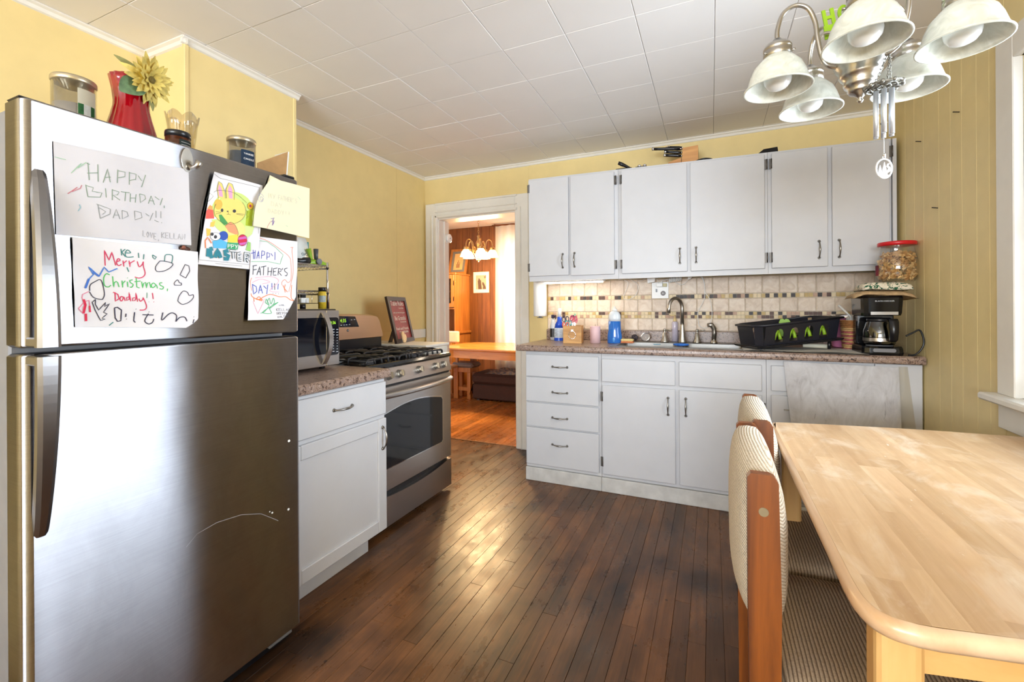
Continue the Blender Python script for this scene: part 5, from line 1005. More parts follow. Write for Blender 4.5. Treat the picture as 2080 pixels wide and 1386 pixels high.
rc = A + ux * wl_ / 2 - uy * .004 + Vector((0, 0, hb * .48)); MB().tube([rc + ux * .024 * math.cos(a) + Vector((0, 0, .026 * math.sin(a))) for a in [2 * math.pi * i / 24 for i in range(24)]], .0016, 6, closed=True).build('ring_pull', M_CHROME, t); m = MB(); m.prism([(-.008, -.006), (.008, -.006), (.008, .008), (-.008, .008)], rc + Vector((0, 0, .03)), ux, (0, 0, 1), -uy * .003); m.build('ring_mount', M_CHROME, t)
def scissors(a, b, col, lean, lab, hh=.05, k=1):
    o = A + ux * a + uy * b + Vector((0, 0, .008)); mat = plain('scissor_%02x%02x%02x' % col, col, .35)
    s_ = thing('scissors', lab, 'scissors', o, 'scissors in the wooden box'); up = (Vector((0, 0, 1)) + ux * lean).normalized(); sd = (ux - up * ux.dot(up)).normalized()
    tp = hb + hh; 
    for sg in (-1, 1):
        cpt = o + up * (tp - .018) + sd * sg * .013; MB().tube([cpt + sd * .010 * k * math.cos(x) + up * .018 * k * math.sin(x) for x in [2 * math.pi * i / 14 for i in range(14)]], .0034, 6, closed=True).build('finger_loop', mat, s_)
        MB().hexa([o + sd * (sg * .006 + d_) + uy * e for e in (0, .0015) for d_ in (-.002, .002)][:2] + [o + sd * (sg * .006 + .002) + uy * .0015, o + sd * (sg * .006 - .002) + uy * .0015] + [o + up * (tp - .035) + sd * (sg * .010 + d_) + uy * e for d_, e in ((-.003, 0), (.003, 0), (.003, .0015), (-.003, .0015))]).build('blade', M_CHROME, s_)
scissors(.030, .05, (70, 58, 78), -.12, 'dark grey scissors in the wooden box, tallest on its left side', .058); scissors(.048, .07, (208, 50, 110), .10, 'magenta scissors in the middle of the wooden box', .062); scissors(.030, .03, (30, 150, 150), .02, 'short teal scissors at the front of the wooden box', .030, .9); scissors(.014, .028, (226, 84, 70), 0, 'short coral scissors at the left end of the wooden box', .018, .9); scissors(.064, .04, (226, 100, 120), .05, 'pink scissors at the right end of the wooden box', .05)
o = A + ux * .062 + uy * .09; tg = thing('felt_pen', 'mint green pen standing at the back of the wooden box', 'pen', o + Vector((0, 0, .008))); MB().cyl(o + Vector((0, 0, .008)), o + Vector((.012, 0, hb + .085)), .006, n=10).build('barrel', plain('mint_plastic', (150, 208, 176), .4), tg)
# pink candle
q = aZ(1207, 697.5, ZW); q = q + Vector((0, .03, 0)); r = wpx(q, 22) / 2 * .95; h = zat(663.5, q) - ZW
t = thing('pink_candle', 'pale pink pillar candle between the wooden box and the blue soap bottle', 'candle', (q.x, q.y, ZW)); MB().lathe([(0, 0), (r, 0), (r, h - .004), (r - .004, h), (r * .6, h - .002), (0, h - .004)], (q.x, q.y, ZW), 28).build('wax', plain('pink_wax', (226, 190, 192), .5, mott=.03), t); MB().cyl((q.x, q.y, ZW + h - .004), (q.x + .002, q.y, ZW + h + .01), .0012, n=6).build('wick', M_DARK, t)
# blue dish soap
q = aZ(1247, 698, ZW) + Vector((0, .028, 0)); h = zat(624, q) - ZW; w = wpx(q, 31) / 2 * .95
t = thing('dish_soap_bottle', 'large bottle of bright blue dish soap with a white top', 'bottle', (q.x, q.y, ZW)); m = N('blue_soap'); setp(m.b, .12); m.b.inputs['Base Color'].default_value = rgb(52, 126, 222); m.b.inputs['Transmission Weight'].default_value = .25; M_SOAP = m.m
MB().rings([ovr(w * .98, .034, 0), ovr(w, .036, .006), ovr(w * .98, .036, h * .2), ovr(w * .86, .032, h * .36), ovr(w * .84, .031, h * .60)]).build('blue_body', M_SOAP, t)
MB().rings([ovr(w * .84, .031, h * .60), ovr(w * .85, .031, h * .68), ovr(w * .82, .03, h * .76), ovr(w * .62, .024, h * .84), ovr(w * .34, .013, h * .87)]).build('clear_top', plain('cloudy_bottle_top', (224, 230, 236), .2), t)
MB().rings([ovr(w * .36, .014, h * .87), ovr(w * .36, .014, h * .93), ovr(w * .16, .006, h * .945), ovr(w * .14, .0055, h)]).build('cap', M_WHITEP, t)
m = MB(); m.rings([ovr(w * .30, .033 * 1.15, h * .04), ovr(w * .5, .032 * 1.15, h * .14), ovr(w * .44, .03 * 1.14, h * .22), ovr(w * .12, .029 * 1.14, h * .27), ovr(w * .10, .0285 * 1.12, h * .58)]); m.build('label_panel', plain('soap_label', (98, 164, 226), .25), t)
# sponge, scrubber, strainer
zr_ = .9168
q = aZ(1275, 697, zr_); t = thing('sponge', 'yellow and orange sponge on the left corner of the sink', 'sponge', (q.x, q.y, zr_)); MB().box(q.x - .045, q.x + .04, q.y - .025, q.y + .03, zr_, zr_ + .012, .004).build('orange_layer', plain('orange_sponge', (220, 130, 84), .9, mott=.2, scale=120), t, fix=False); MB().box(q.x - .045, q.x + .04, q.y - .025, q.y + .03, zr_ + .0122, zr_ + .028, .007).build('yellow_layer', plain('yellow_sponge', (236, 216, 150), .9, mott=.12, scale=120, bump=.3), t, fix=False)
q = aY(1289, 690, 3.31); q.z = zr_ + .022; t = thing('steel_scrubber', 'dark curly steel wool scrubber behind the yellow sponge', 'scrubber', q); m = MB(); rs_ = random.Random(2)
for i in range(26):
    a = rs_.uniform(0, 6.28); b = rs_.uniform(-.9, .9); e1 = Vector((math.cos(a), math.sin(a), b)).normalized(); e2 = e1.orthogonal().normalized(); e3 = e1.cross(e2); m.tube([q + Vector((0, 0, .003)) + (e2 * math.cos(x) + e3 * math.sin(x)) * rs_.uniform(.019, .023) + e1 * .004 * math.sin(x * 3) for x in [2 * math.pi * j / 12 for j in range(12)]], .0016, 4, closed=True)
m.build('steel_wool', plain('dark_steel_wool', (92, 84, 90), .35, .8, mott=.4, scale=200), t)
q = aY(1311, 690, 3.315); q.z = zr_ + .031; t = thing('sink_strainer', 'round steel sink strainer leaning on the upstand', 'strainer', (q.x, q.y, zr_)); nv = Vector((-.15, -.86, .42)).normalized(); e1 = nv.orthogonal().normalized(); e2 = nv.cross(e1)
def disc_ring(r, o_): return [q + nv * o_ + e1 * r * math.cos(2 * math.pi * i / 28) + e2 * r * math.sin(2 * math.pi * i / 28) for i in range(28)]
MB().rings([disc_ring(.034, 0), disc_ring(.034, .004), disc_ring(.029, .005), disc_ring(.025, -.012), disc_ring(.004, -.014)], True).build('bowl', M_CHROME, t); MB().cyl(q - nv * .013, q + nv * .004, .005, .008, 10).build('knob', M_CHROME, t)
q = aZ(1333, 701, zr_); o = MB().box(q.x - .022, q.x + .022, q.y + .02, q.y + .06, zr_, zr_ + .0025, .001).build('blue_cloth', plain('pale_blue_cloth', (110, 170, 200), .9), None, fix=False); tag(o, 'small folded pale blue cloth on the sink rim before the left tap handle', 'cloth')
# soap dispenser
q = aY(1371, 690, 3.335); h = zat(642, q) - zr_; r = wpx(q, 12) / 2; t = thing('soap_dispenser', 'clear lilac soap bottle with a cream pump beside the faucet', 'bottle', (q.x, q.y, zr_)); MB().lathe([(0, 0), (r, .002), (r, h * .70), (r * .85, h * .74), (r * .5, h * .76), (0, h * .76)], (q.x, q.y, zr_), 18).build('body', plain('lilac_soap', (206, 198, 216), .2, mott=.04), t)
MB().lathe([(0, h * .76), (r * .55, h * .76), (r * .5, h * .86), (r * .18, h * .88), (r * .18, h * .95), (0, h * .95)], (q.x, q.y, zr_), 14).build('pump', plain('cream_pump', (228, 206, 150), .4), t); MB().tube([(q.x, q.y, zr_ + h * .95), (q.x, q.y, zr_ + h * .99), (q.x - .03, q.y - .01, zr_ + h * .985)], .0045, 8).build('nozzle', MATS['cream_pump'], t)
# blue scrub pad hanging at the sink divider
q = aZ(1383, 702, zr_ + .002); m = MB(); fr_ = smooth([(math.cos(a) * (.040 + .007 * math.sin(5 * a)), math.sin(a) * (.030 + .005 * math.cos(4 * a)), 0) for a in [2 * math.pi * i / 20 for i in range(21)]])
m.rings([[(q.x + a * s_, q.y - .0 + b * s_, zr_ + .001 + z) for a, b, c in fr_[:-1]] for s_, z in ((.9, 0), (1.05, .004), (1, .010), (.6, .014), (.05, .015))], True); tag(m.build('scrub_cloth', plain('bright_blue_cloth', (46, 108, 196), .85, mott=.25, scale=90), None), 'crumpled bright blue scrubbing cloth on the sink divider', 'cloth')
# outlet plate, plugs and cords
q0, q1 = aY(1324, 607, 3.386), aY(1358, 573, 3.386); t = thing('outlet_plate', 'white double outlet and switch plate on the tile backsplash', 'outlet', ((q0.x + q1.x) / 2, 3.386, (q0.z + q1.z) / 2))
MB().box(q0.x, q1.x, 3.3815, 3.3872, q0.z, q1.z, .002).build('plate', M_WHITEP, t, fix=False); p = aY(1333.5, 590.5, 3.381); MB().box(p.x - .005, p.x + .005, 3.376, 3.3815, p.z - .011, p.z + .011, .001).build('switch_toggle', M_BLACK, t); p = aY(1347, 596, 3.381); MB().cyl((p.x, 3.3816, p.z), (p.x, 3.379, p.z), .0175, n=18).build('socket', plain('brown_socket', (74, 58, 58), .4), t)
for dx in (-.005, .005): MB().box(p.x + dx - .0012, p.x + dx + .0012, 3.3785, 3.3792, p.z - .006, p.z + .006).build('slot', M_WHITEP, t)
p = aY(1341, 579, 3.37); t = thing('plug_adapter', 'white three way plug adapter in the top of the outlet plate', 'plug', (p.x, 3.37, p.z)); MB().box(p.x - .026, p.x + .018, 3.352, 3.3813, p.z - .015, p.z + .013, .003).build('body', M_WHITEP, t, fix=False); MB().box(p.x + .019, p.x + .045, 3.36, 3.3813, p.z - .014, p.z + .010, .002).build('side_plug', plain('cream_plug', (206, 194, 150), .5), t, fix=False)
def cord(lab, pts, r=.0022, name='cord', mat=None, yy=3.36):
    P = smooth([tuple(aY(x, y, yy)) if len((x, y)) == 2 else (x, y) for x, y in pts], 6); c_ = Vector(P[0]); return tag(MB().tube(P, r, 6).build(name, mat or M_WHITEP, None), lab, 'cord')
cord('thin white cord looping down on the tiles left of the outlet', [(1256, 569), (1275, 566), (1287, 572), (1295, 578), (1296, 588), (1290, 601), (1275, 609), (1266, 604), (1272, 590), (1276, 575), (1268, 569)], .0019); cord('white cord running from the loop to the power adapter', [(1292, 571), (1300, 571), (1308, 568), (1314, 563)], .0019); cord('white cord running from the power adapter down to the outlet', [(1333, 566), (1336, 570), (1337, 575)], .0019, yy=3.35)
cord('white cord between the plug adapter and the coiled cord bundle', [(1344, 575), (1345, 571), (1352, 569), (1362, 567)], .0032, yy=3.35); cord('white cord looping between the coiled bundle and the junction plug', [(1372, 573), (1380, 578), (1388, 578), (1394, 573), (1400, 566)], .0019)
cord('long white cord loop hanging over the tiles above the side sprayer', [(1421, 560), (1428, 568), (1431, 580), (1431, 604), (1425, 620), (1418, 634), (1418, 650), (1421, 662), (1431, 667), (1441, 661), (1446, 645), (1445, 620), (1440, 605), (1433, 595), (1431, 580), (1428, 566), (1424, 560)], .0024)
p = aY(1324, 568, 3.33); o = MB().hexa([Vector((p.x, 3.31, p.z)) + Vector(v_) for v_ in ((-.026, 0, -.026), (.022, 0, -.016), (.022, .03, -.016), (-.026, .03, -.026), (-.032, 0, .022), (.026, 0, .022), (.026, .03, .022), (-.032, .03, .022))]).build('power_adapter', M_WHITEP, None); tag(o, 'white power adapter box under the wall cabinet left of the outlet plate', 'adapter')
p = aY(1372, 568, 3.34); m = MB()
for i in range(7): x = p.x - .036 + .0115 * i; m.tube([(x + .004 * math.sin(a), 3.34 + .008 * math.sin(a), p.z + (i - 3) * .0016 + .013 * math.cos(a)) for a in [2 * math.pi * j / 12 for j in range(12)]], .005, 6, closed=True)
m.cyl((p.x - .042, 3.34, p.z - .006), (p.x + .042, 3.34, p.z + .006), .007, n=8); tag(m.build('cord_bundle', M_WHITEP, None), 'coiled bundle of white cord above the faucet', 'cord')
p = aY(1401, 563, 3.33); o = MB().hexa([Vector((p.x, 3.32, p.z)) + Vector(v_) for v_ in ((-.012, 0, -.016), (.004, 0, -.014), (.004, .02, -.014), (-.012, .02, -.016), (-.01, 0, .012), (.026, 0, .012), (.026, .02, .012), (-.01, .02, .012))]).build('junction_plug', M_WHITEP, None); tag(o, 'small white cord junction under the wall cabinet right of the coiled bundle', 'plug')
# under cabinet light
t = thing('under_cabinet_light', 'lit strip light under the left wall cabinet', 'light', (-.93, 3.20, ZUB + .01)); MB().box(-1.17, -.70, 3.165, 3.235, ZUB - .006, ZUB + .0155, .003).build('housing', M_WHITEP, t); MB().box(-1.155, -.715, 3.172, 3.228, ZUB - .013, ZUB - .0062, .003).build('diffuser', emit('warm_white_tube', (255, 238, 212), 20), t)

# ---------------------------------------------------------------- dish rack, mat, basket, coffee maker
P1, P2, P3 = aZ(1540, 711, .93), aZ(1700, 698, .93), aZ(1506, 702.5, .93)
u2 = Vector((P2.x - P1.x, P2.y - P1.y, 0)).normalized(); u2 = Vector((math.cos(R(24)), math.sin(R(24)), 0)); v2 = Vector((-u2.y, u2.x, 0)); O = Vector((.235, 2.805, .9135))
LR, DR = .43, .235
def RP(a, b, z): return O + u2 * a + v2 * b + Vector((0, 0, z))
# paper or towel under the rack
t_ = MB().patch(lambda u, v: (.16 + .56 * u, 2.775 + .30 * v + .01 * math.sin(u * 5), ZW + .0075 + .003 * math.sin(u * 11) * (1 - v)), 16, 6, thick=(0, 0, -.0065)).build('counter_mat', plain('white_mat', (214, 210, 204), .85, mott=.05), None); tag(t_, 'white folded mat on the counter under the black dish rack', 'mat')
t = thing('drain_board', 'black tilted drain board under the dish rack', 'drain board', RP(LR / 2, DR / 2, .012))
def TR(a, b, z): return RP(a, b, z + .012 + .045 * max(0, a) / LR)
m = MB(); m.hexa([TR(-.01, -.012, 0), TR(LR + .02, -.012, 0), TR(LR + .02, DR, 0), TR(-.01, DR, 0), TR(-.02, -.02, .012), TR(LR + .03, -.02, .012), TR(LR + .03, DR + .01, .012), TR(-.02, DR + .01, .012)]); m.build('tray', M_BLACK, t)
for a, b in ((.02, .01), (.02, DR - .02)): MB().cyl(RP(a, b, .0005 if a > .2 else .001), TR(a, b, .002), .008, n=8).build('foot', M_BLACK, t)
for b in (.03, DR - .04): MB().cyl(RP(LR - .02, b, .001), TR(LR - .02, b, .002), .008, n=8).build('foot', M_BLACK, t)
t = thing('dish_rack', 'black plastic dish rack with arched openings right of the sink', 'dish rack', TR(LR / 2, DR / 2, .013))
M_RACK = plain('charcoal_plastic', (34, 34, 42), .32, mott=.1); hr = .112
def side(name, P, Q, n_open, thick):
    """a wall of the rack from P to Q with arched openings, built as one mesh of quads around the arches"""
    P, Q = Vector(P), Vector(Q); L = (Q - P).length; uu_ = (Q - P) / L; m = MB(); zb_, zt_ = 0, hr; z0, z1 = .012, .086
    def pt(s, z, k=0): return P + uu_ * s + Vector((0, 0, z)) + thick * k + (-thick.normalized() * (.02 * z / hr) if thick.length else Vector())
    edges = [0]
    if n_open:
        pitch = .082; w = .046; s0 = .058
        for i in range(n_open): edges.append((s0 + pitch * i, s0 + pitch * i + w))
    def quad(a, b):
        m.hexa([pt(a[0], a[1]), pt(b[0], a[1]), pt(b[0], a[1], 1), pt(a[0], a[1], 1), pt(a[0], b[1]), pt(b[0], b[1]), pt(b[0], b[1], 1), pt(a[0], b[1], 1)])
    cur = 0
    for e in edges[1:]:
        quad((cur, zb_), (e[0], zt_)); quad((e[0], zb_), (e[1], z0)); k_ = 8; c_ = (e[0] + e[1]) / 2; rw_ = (e[1] - e[0]) / 2
        for i in range(k_):
            a, b = e[0] + (e[1] - e[0]) * i / k_, e[0] + (e[1] - e[0]) * (i + 1) / k_
            ha = z1 - rw_ + math.sqrt(max(0, rw_ ** 2 - (a - c_) ** 2)); hb_ = z1 - rw_ + math.sqrt(max(0, rw_ ** 2 - (b - c_) ** 2))
            m.hexa([pt(a, ha), pt(b, hb_), pt(b, hb_, 1), pt(a, ha, 1), pt(a, zt_), pt(b, zt_), pt(b, zt_, 1), pt(a, zt_, 1)])
        cur = e[1]
    quad((cur, zb_), (L, zt_)); return m.build(name, M_RACK, t)
def T3(a, b, z): return TR(a, b, z + .013)
th_ = .004
side('side_wall', T3(.03, .0, 0), T3(LR, .0, 0), 4, v2 * th_); side('side_wall', T3(.03, DR - .01, 0), T3(LR, DR - .01, 0), 4, -v2 * th_); side('end_wall', T3(0, .035, 0), T3(0, DR - .04, 0), 0, u2 * th_); side('corner_wall', T3(.03, 0, 0), T3(0, .035, 0), 0, (u2 + v2) * .003); side('corner_wall', T3(0, DR - .045, 0), T3(.03, DR - .01, 0), 0, (u2 - v2) * .003); side('end_wall', T3(LR, 0, 0), T3(LR, DR - .01, 0), 0, -u2 * th_)
m = MB(); m.hexa([T3(.01, .03, .001), T3(LR, .0, .001), T3(LR, DR - .01, .001), T3(.01, DR - .04, .001), T3(.01, .03, .005), T3(LR, 0, .005), T3(LR, DR - .01, .005), T3(.01, DR - .04, .005)]); m.build('floor_panel', M_RACK, t)
m = MB(); m.tube([T3(.025, -.024, hr), T3(LR + .02, -.024, hr), T3(LR + .02, DR + .012, hr), T3(.025, DR + .012, hr), T3(-.024, DR - .035, hr), T3(-.024, .03, hr)], .0065, 8, closed=True); m.build('rim', M_RACK, t)
for i, (a, b) in enumerate(((.111, .013), (.193, .014), (.275, .013), (.357, .014))):
    c_ = T3(a, b, .026); mm = MB().tube([c_ + u2 * .018 * math.cos(x) + Vector((0, 0, .046 * math.sin(x))) + v2 * .006 * math.sin(2 * x) for x in [math.pi * j / 10 for j in range(11)]], [.009] * 11, 8)
    tag(mm.build('green_utensil', M_GREEN, None), ('lime green curved utensil in the dish rack behind the %s arched opening from the left' % ('first', 'second', 'third', 'fourth')[i]), 'utensil', 'green utensils in the dish rack')
c_ = T3(.20, .09, .100); m = MB(); m.prism([(-.03, 0), (-.022, .018), (-.01, .02), (0, .012), (.009, .02), (.022, .016), (.032, .003), (.034, -.08), (-.03, -.08)], c_ + Vector((0, 0, .01)), u2, (0, 0, 1), v2 * .006); tag(m.build('green_cutting_board', plain('pale_green_plastic', (164, 206, 110), .45), None), 'pale green wavy plastic piece showing above the dish rack rim', 'utensil')
# pink tub with a steel bowl behind the rack
q = Vector((.745, 3.262, ZW)); t = thing('pink_tub', 'pink plastic tub behind the dish rack', 'tub', (q.x, q.y, ZW)); hz = zat(649, q) - ZW
M_PINK = plain('pink_plastic', (214, 130, 170), .4)
MB().lathe([(0, .002), (.076, .002), (.08, .008), (.097, hz), (.1, hz), (.094, hz - .004), (.076, .01), (0, .008)], (q.x + .0, q.y, ZW), 32).build('body', M_PINK, t)
t = thing('steel_bowl', 'small steel bowl stacked in the pink tub', 'bowl', (q.x, q.y, ZW + hz - .06)); MB().lathe([(0, -.047), (.045, -.047), (.075, -.015), (.085, .016), (.087, .016), (.078, -.016), (.047, -.05), (0, -.05)], (q.x, q.y, ZW + hz + .002), 30).build('body', M_CHROME, t)
# white tube
q = aZ(1682, 706, ZW + .014); m = MB(); d_ = Vector((-.93, .36, 0)).normalized(); e1 = Vector((0, 0, 1)); e2 = d_.cross(e1); rr_ = .0115
cc = Vector((q.x, q.y, ZW + .0085 + rr_)); m.rings([[cc + d_ * s_ + (e1 * math.cos(a) + e2 * math.sin(a)) * r_ for a in [2 * math.pi * i / 16 for i in range(16)]] for s_, r_ in ((.12, rr_), (0, rr_), (0, rr_ * .74), (.12, rr_ * .74))], False); tag(m.build('plastic_tube', plain('ivory_plastic', (226, 220, 200), .5), None), 'short ivory plastic pipe lying on the white mat before the dish rack', 'pipe')
# wicker basket
q = aY(1741, 700, 3.085); zt_ = zat(655, q); h = zt_ - ZW; rb, rt_ = .062, .072
t = thing('wicker_basket', 'round woven wicker basket beside the coffee maker', 'basket', (q.x, q.y, ZW))
M_WICK = plain('wicker', (166, 112, 64), .7, mott=.3, scale=90); M_WICK2 = plain('pale_wicker', (206, 166, 112), .7, mott=.2, scale=90); M_WICK3 = plain('pink_wicker', (180, 96, 96), .7, mott=.4, scale=130)
for i in range(16):
    z = h * (i + .5) / 16; r = rb + (rt_ - rb) * z / h; m = MB(); m.tube([(q.x + (r + .003 * (1 if (k_ + i) % 2 else -1)) * math.cos(2 * math.pi * k_ / 36), q.y + (r + .003 * (1 if (k_ + i) % 2 else -1)) * math.sin(2 * math.pi * k_ / 36), ZW + z + .001) for k_ in range(36)], h / 32 * 1.05, 6, closed=True)
    m.build('woven_strand', M_WICK if i > 11 else M_WICK2 if i in (10, 11, 8) else M_WICK3 if i in (3, 5, 7, 9, 0) else M_WICK2, t, fix=False)
MB().lathe([(0, .002), (rb, .002), (rb - .004, .006), (rt_ - .006, h - .002), (rt_ - .008, h - .002), (rb - .008, .008), (0, .006)], (q.x, q.y, ZW), 28).build('lining', plain('dark_wicker', (110, 66, 40), .8), t)
for off, cc_ in ((-.006, (196, 128, 70)), (.014, (196, 128, 70))): MB().tube([(q.x + .03 + off, q.y - .03, zt_ - .01), (q.x + .036 + off, q.y - .02, zt_ + .1), (q.x + .045 + off, q.y, zt_ + .135)], .0036, 6).build('handle', plain('orange_wicker_%d' % (off * 1000), cc_, .6), t)
o = tag(MB().tube([(q.x - .01, q.y - .01, ZW + .02), (q.x - .03, q.y - .008, zt_ + .02), (q.x - .085, q.y, zt_ + .085)], [.004, .0055, .0065], 10).build('whisk_handle', plain('frosted_plastic', (206, 204, 200), .4), None), 'frosted white plastic stick leaning in the wicker basket', 'stick')
p_ = Vector((q.x, q.y + .01, zt_)); m = MB(); m.sphere(p_ + Vector((-.01, .01, .0)), .038, 12, 7, sc=(1, .9, .9)); tag(m.build('clear_bag', plain('crumpled_clear_film', (190, 186, 180), .2, mott=.3, scale=80, bump=.8), None), 'crumpled clear plastic bag in the wicker basket', 'bag')
m = MB(); m.sphere(p_ + Vector((.045, -.025, -.004)), .022, 10, 6); tag(m.build('red_packet', plain('red_film', (206, 46, 40), .4, mott=.3, scale=80), None), 'small red packet in the wicker basket', 'packet')
# coffee maker
C0 = Vector((.785, 2.875, ZW)); KX = lambda x: x
cx0, cx1 = aY(1753, 640, 2.79).x, aY(1838, 640, 2.79).x; cxm = (cx0 + cx1) / 2; wv = (cx1 - cx0) / 2; yfr = 2.785; ybk = 2.985
zt_ = zat(606, (cxm, yfr + .02)); t = thing('coffee_maker', 'black drip coffee maker with a glass carafe in the right corner of the counter', 'coffee maker', (cxm, 2.88, ZW))
def crr(k, y0, y1, z): return [(cxm + (wv * k) * sx, y, z) for sx, y in ((-1, y1), (-1, y0 + .03), (-.92, y0 + .01), (-.7, y0), (.7, y0), (.92, y0 + .01), (1, y0 + .03), (1, y1))]
MB().rings([crr(1.0, yfr, ybk, ZW + .001), crr(1.02, yfr - .004, ybk, ZW + .012), crr(1.0, yfr, ybk, ZW + .036), crr(.96, yfr + .008, ybk, ZW + .044)], True, 0, False).build('base', M_GLOSSBLK, t)
zh = zat(646, (cxm, yfr)); MB().rings([crr(.98, yfr + .02, ybk, zh), crr(1.0, yfr + .01, ybk, zh + .012), crr(1.04, yfr + .004, ybk, zt_ - .01), crr(1.0, yfr + .01, ybk, zt_)], True, 0, False).build('brew_head', M_GLOSSBLK, t)
MB().box(cxm - wv * .96, cxm + wv * .96, ybk - .065, ybk, ZW + .044, zh + .002, .006).build('column', M_GLOSSBLK, t)
MB().prism([(cxm - wv * .62, zh + .004), (cxm + wv * .70, zh + .004), (cxm + wv * .70, zh + .019), (cxm - wv * .62, zh + .019)], (0, yfr + .0095, 0), (1, 0, 0), (0, 0, 1), (0, -.004, 0)).build('steel_band', M_STEEL, t)
MB().prism(rrect(cxm - wv * .55, cxm + wv * .55, ZW + .016, ZW + .034, .008), (0, yfr - .0005, 0), (1, 0, 0), (0, 0, 1), (0, -.005, 0)).build('switch_plate', M_GREY, t)
text('BLACK+DECKER', .0105, (cxm + .004, yfr + .0035, zt_ - .026), (1, 0, 0), (0, 0, 1), M_MARK, t)
MB().lathe([(0, 0), (.055, 0), (.055, .004), (0, .004)], (cxm, yfr + .072, ZW + .0442), 24).build('warming_plate', M_GREY, t)
cv = thing('carafe', 'glass coffee carafe with a black handle in the coffee maker', 'carafe', (cxm, yfr + .072, ZW + .05)); cz_ = ZW + .0485; chh = zh - cz_ - .012; cr_ = wv * .80
MB().lathe([(0, .001), (cr_ * .9, .001), (cr_ * .98, .008), (cr_ * 1.0, chh * .25), (cr_ * .98, chh * .5), (cr_ * .8, chh * .82), (cr_ * .72, chh * .9)], (cxm, yfr + .072, cz_), 32).build('glass_body', glass('smoked_glass', (150, 150, 146), .03, .8, .16), cv)
MB().lathe([(0, chh * 1.0), (cr_ * .66, chh * 1.0), (cr_ * .76, chh * .96), (cr_ * .78, chh * .86), (cr_ * .7, chh * .86)], (cxm, yfr + .072, cz_), 28).build('lid', M_BLACK, cv)
MB().lathe([(cr_ * 1.005, chh * .14), (cr_ * 1.01, chh * .2), (cr_ * 1.0, chh * .26)], (cxm, yfr + .072, cz_), 32).build('band', M_STEEL, cv)
hp_ = Vector((cxm + cr_ * .35, yfr + .072 - cr_ * .95, cz_)); m = MB(); rs = []
for u_, d_, w_ in ((.92, -.0, .016), (.96, .012, .018), (.86, .028, .018), (.5, .034, .016), (.2, .024, .015), (.14, .01, .013)):
    c_ = hp_ + Vector((.01, -d_, chh * u_)); rs.append([c_ + Vector(v_) for v_ in ((-w_, .008, 0), (w_, .008, 0), (w_, -.006, .002), (-w_, -.006, .002))])
m.rings(rs, True, 0, True).build('handle', M_BLACK, cv)
(MB().tube(smooth([tuple(aY(x, y, 2.79)) for x, y in ((1840, 683), (1855, 676), (1868, 671), (1875, 685), (1876, 700), (1868, 714), (1856, 722), (1845, 722))], 6), .0042, 8).build('power_cord', M_BLACK, t))
# potholders and the cookie jar
zq = zt_ + .001
M_POT1 = N('printed_potholder'); setp(M_POT1.b, .9); v = M_POT1.pos(); M_POT1.link(M_POT1.ramp(M_POT1.noise(v, 46, 3, .6, 1), [(.40, rgb(30, 84, 60)), (.45, rgb(222, 212, 190)), (.58, rgb(226, 218, 200)), (.64, rgb(132, 60, 50)), (.7, rgb(40, 90, 66))], 'CONSTANT'), M_POT1.b.inputs['Base Color'])
def padm(x0, x1, y0, y1, zf_, th, mat, lab, name, droop):
    def fn(u, v): return (x0 + (x1 - x0) * u, y0 + (y1 - y0) * v, zf_ + .003 * math.sin(u * 7 + v * 4) - droop * (max(0, u - .72) ** 1.5 * 1.6 + max(0, .2 - u) ** 1.3 * 1.5))
    m = MB(); m.patch(fn, 22, 8); m.patch(lambda u, v: Vector(fn(u, v)) + Vector((0, 0, th * (16 * u * (1 - u) * v * (1 - v)) ** .25)), 22, 8); return tag(m.build(name, mat, None), lab, 'potholder', 'potholders on the coffee maker')
padm(cxm - .125, cxm + .135, yfr - .012, yfr + .19, zq + .0045, .024, plain('tan_potholder', (176, 146, 108), .9, mott=.25, scale=50), 'faded tan potholder on the coffee maker under the printed one', 'potholder', .10)
padm(cxm - .085, cxm + .125, yfr - .004, yfr + .19, zq + .0315, .042, M_POT1.m, 'green and white printed potholder under the cookie jar', 'potholder', .02)
jx, jy = aY(1822, 560, 2.885).x, 2.885; zj = zq + .0735; zl = zat(497, (jx, jy)); h = zl - zj; r = wpx((jx, jy, 1.2), 74) / 2 * .92
t = thing('cookie_jar', 'clear plastic jar of animal crackers with a red lid on the potholders', 'jar', (jx, jy, zj))
MB().lathe([(0, .002), (r * .82, .002), (r * .92, .02), (r, h * .3), (r * .98, h * .5), (r * .84, h * .72), (r * .80, h * .86), (r * .80, h * .9)], (jx, jy, zj), 32).build('clear_body', M_CLEAR, t)
MB().lathe([(0, h), (r * .88, h), (r * .92, h - .003), (r * .92, h - .018), (r * .84, h - .02), (0, h - .02)], (jx, jy, zj), 32).build('lid', M_RED, t)
m = MB(); rk = random.Random(4); M_CRK = [plain('cracker_%d' % i, c, .85, mott=.15, scale=60) for i, c in enumerate(((214, 168, 104), (232, 194, 134), (190, 140, 80)))]
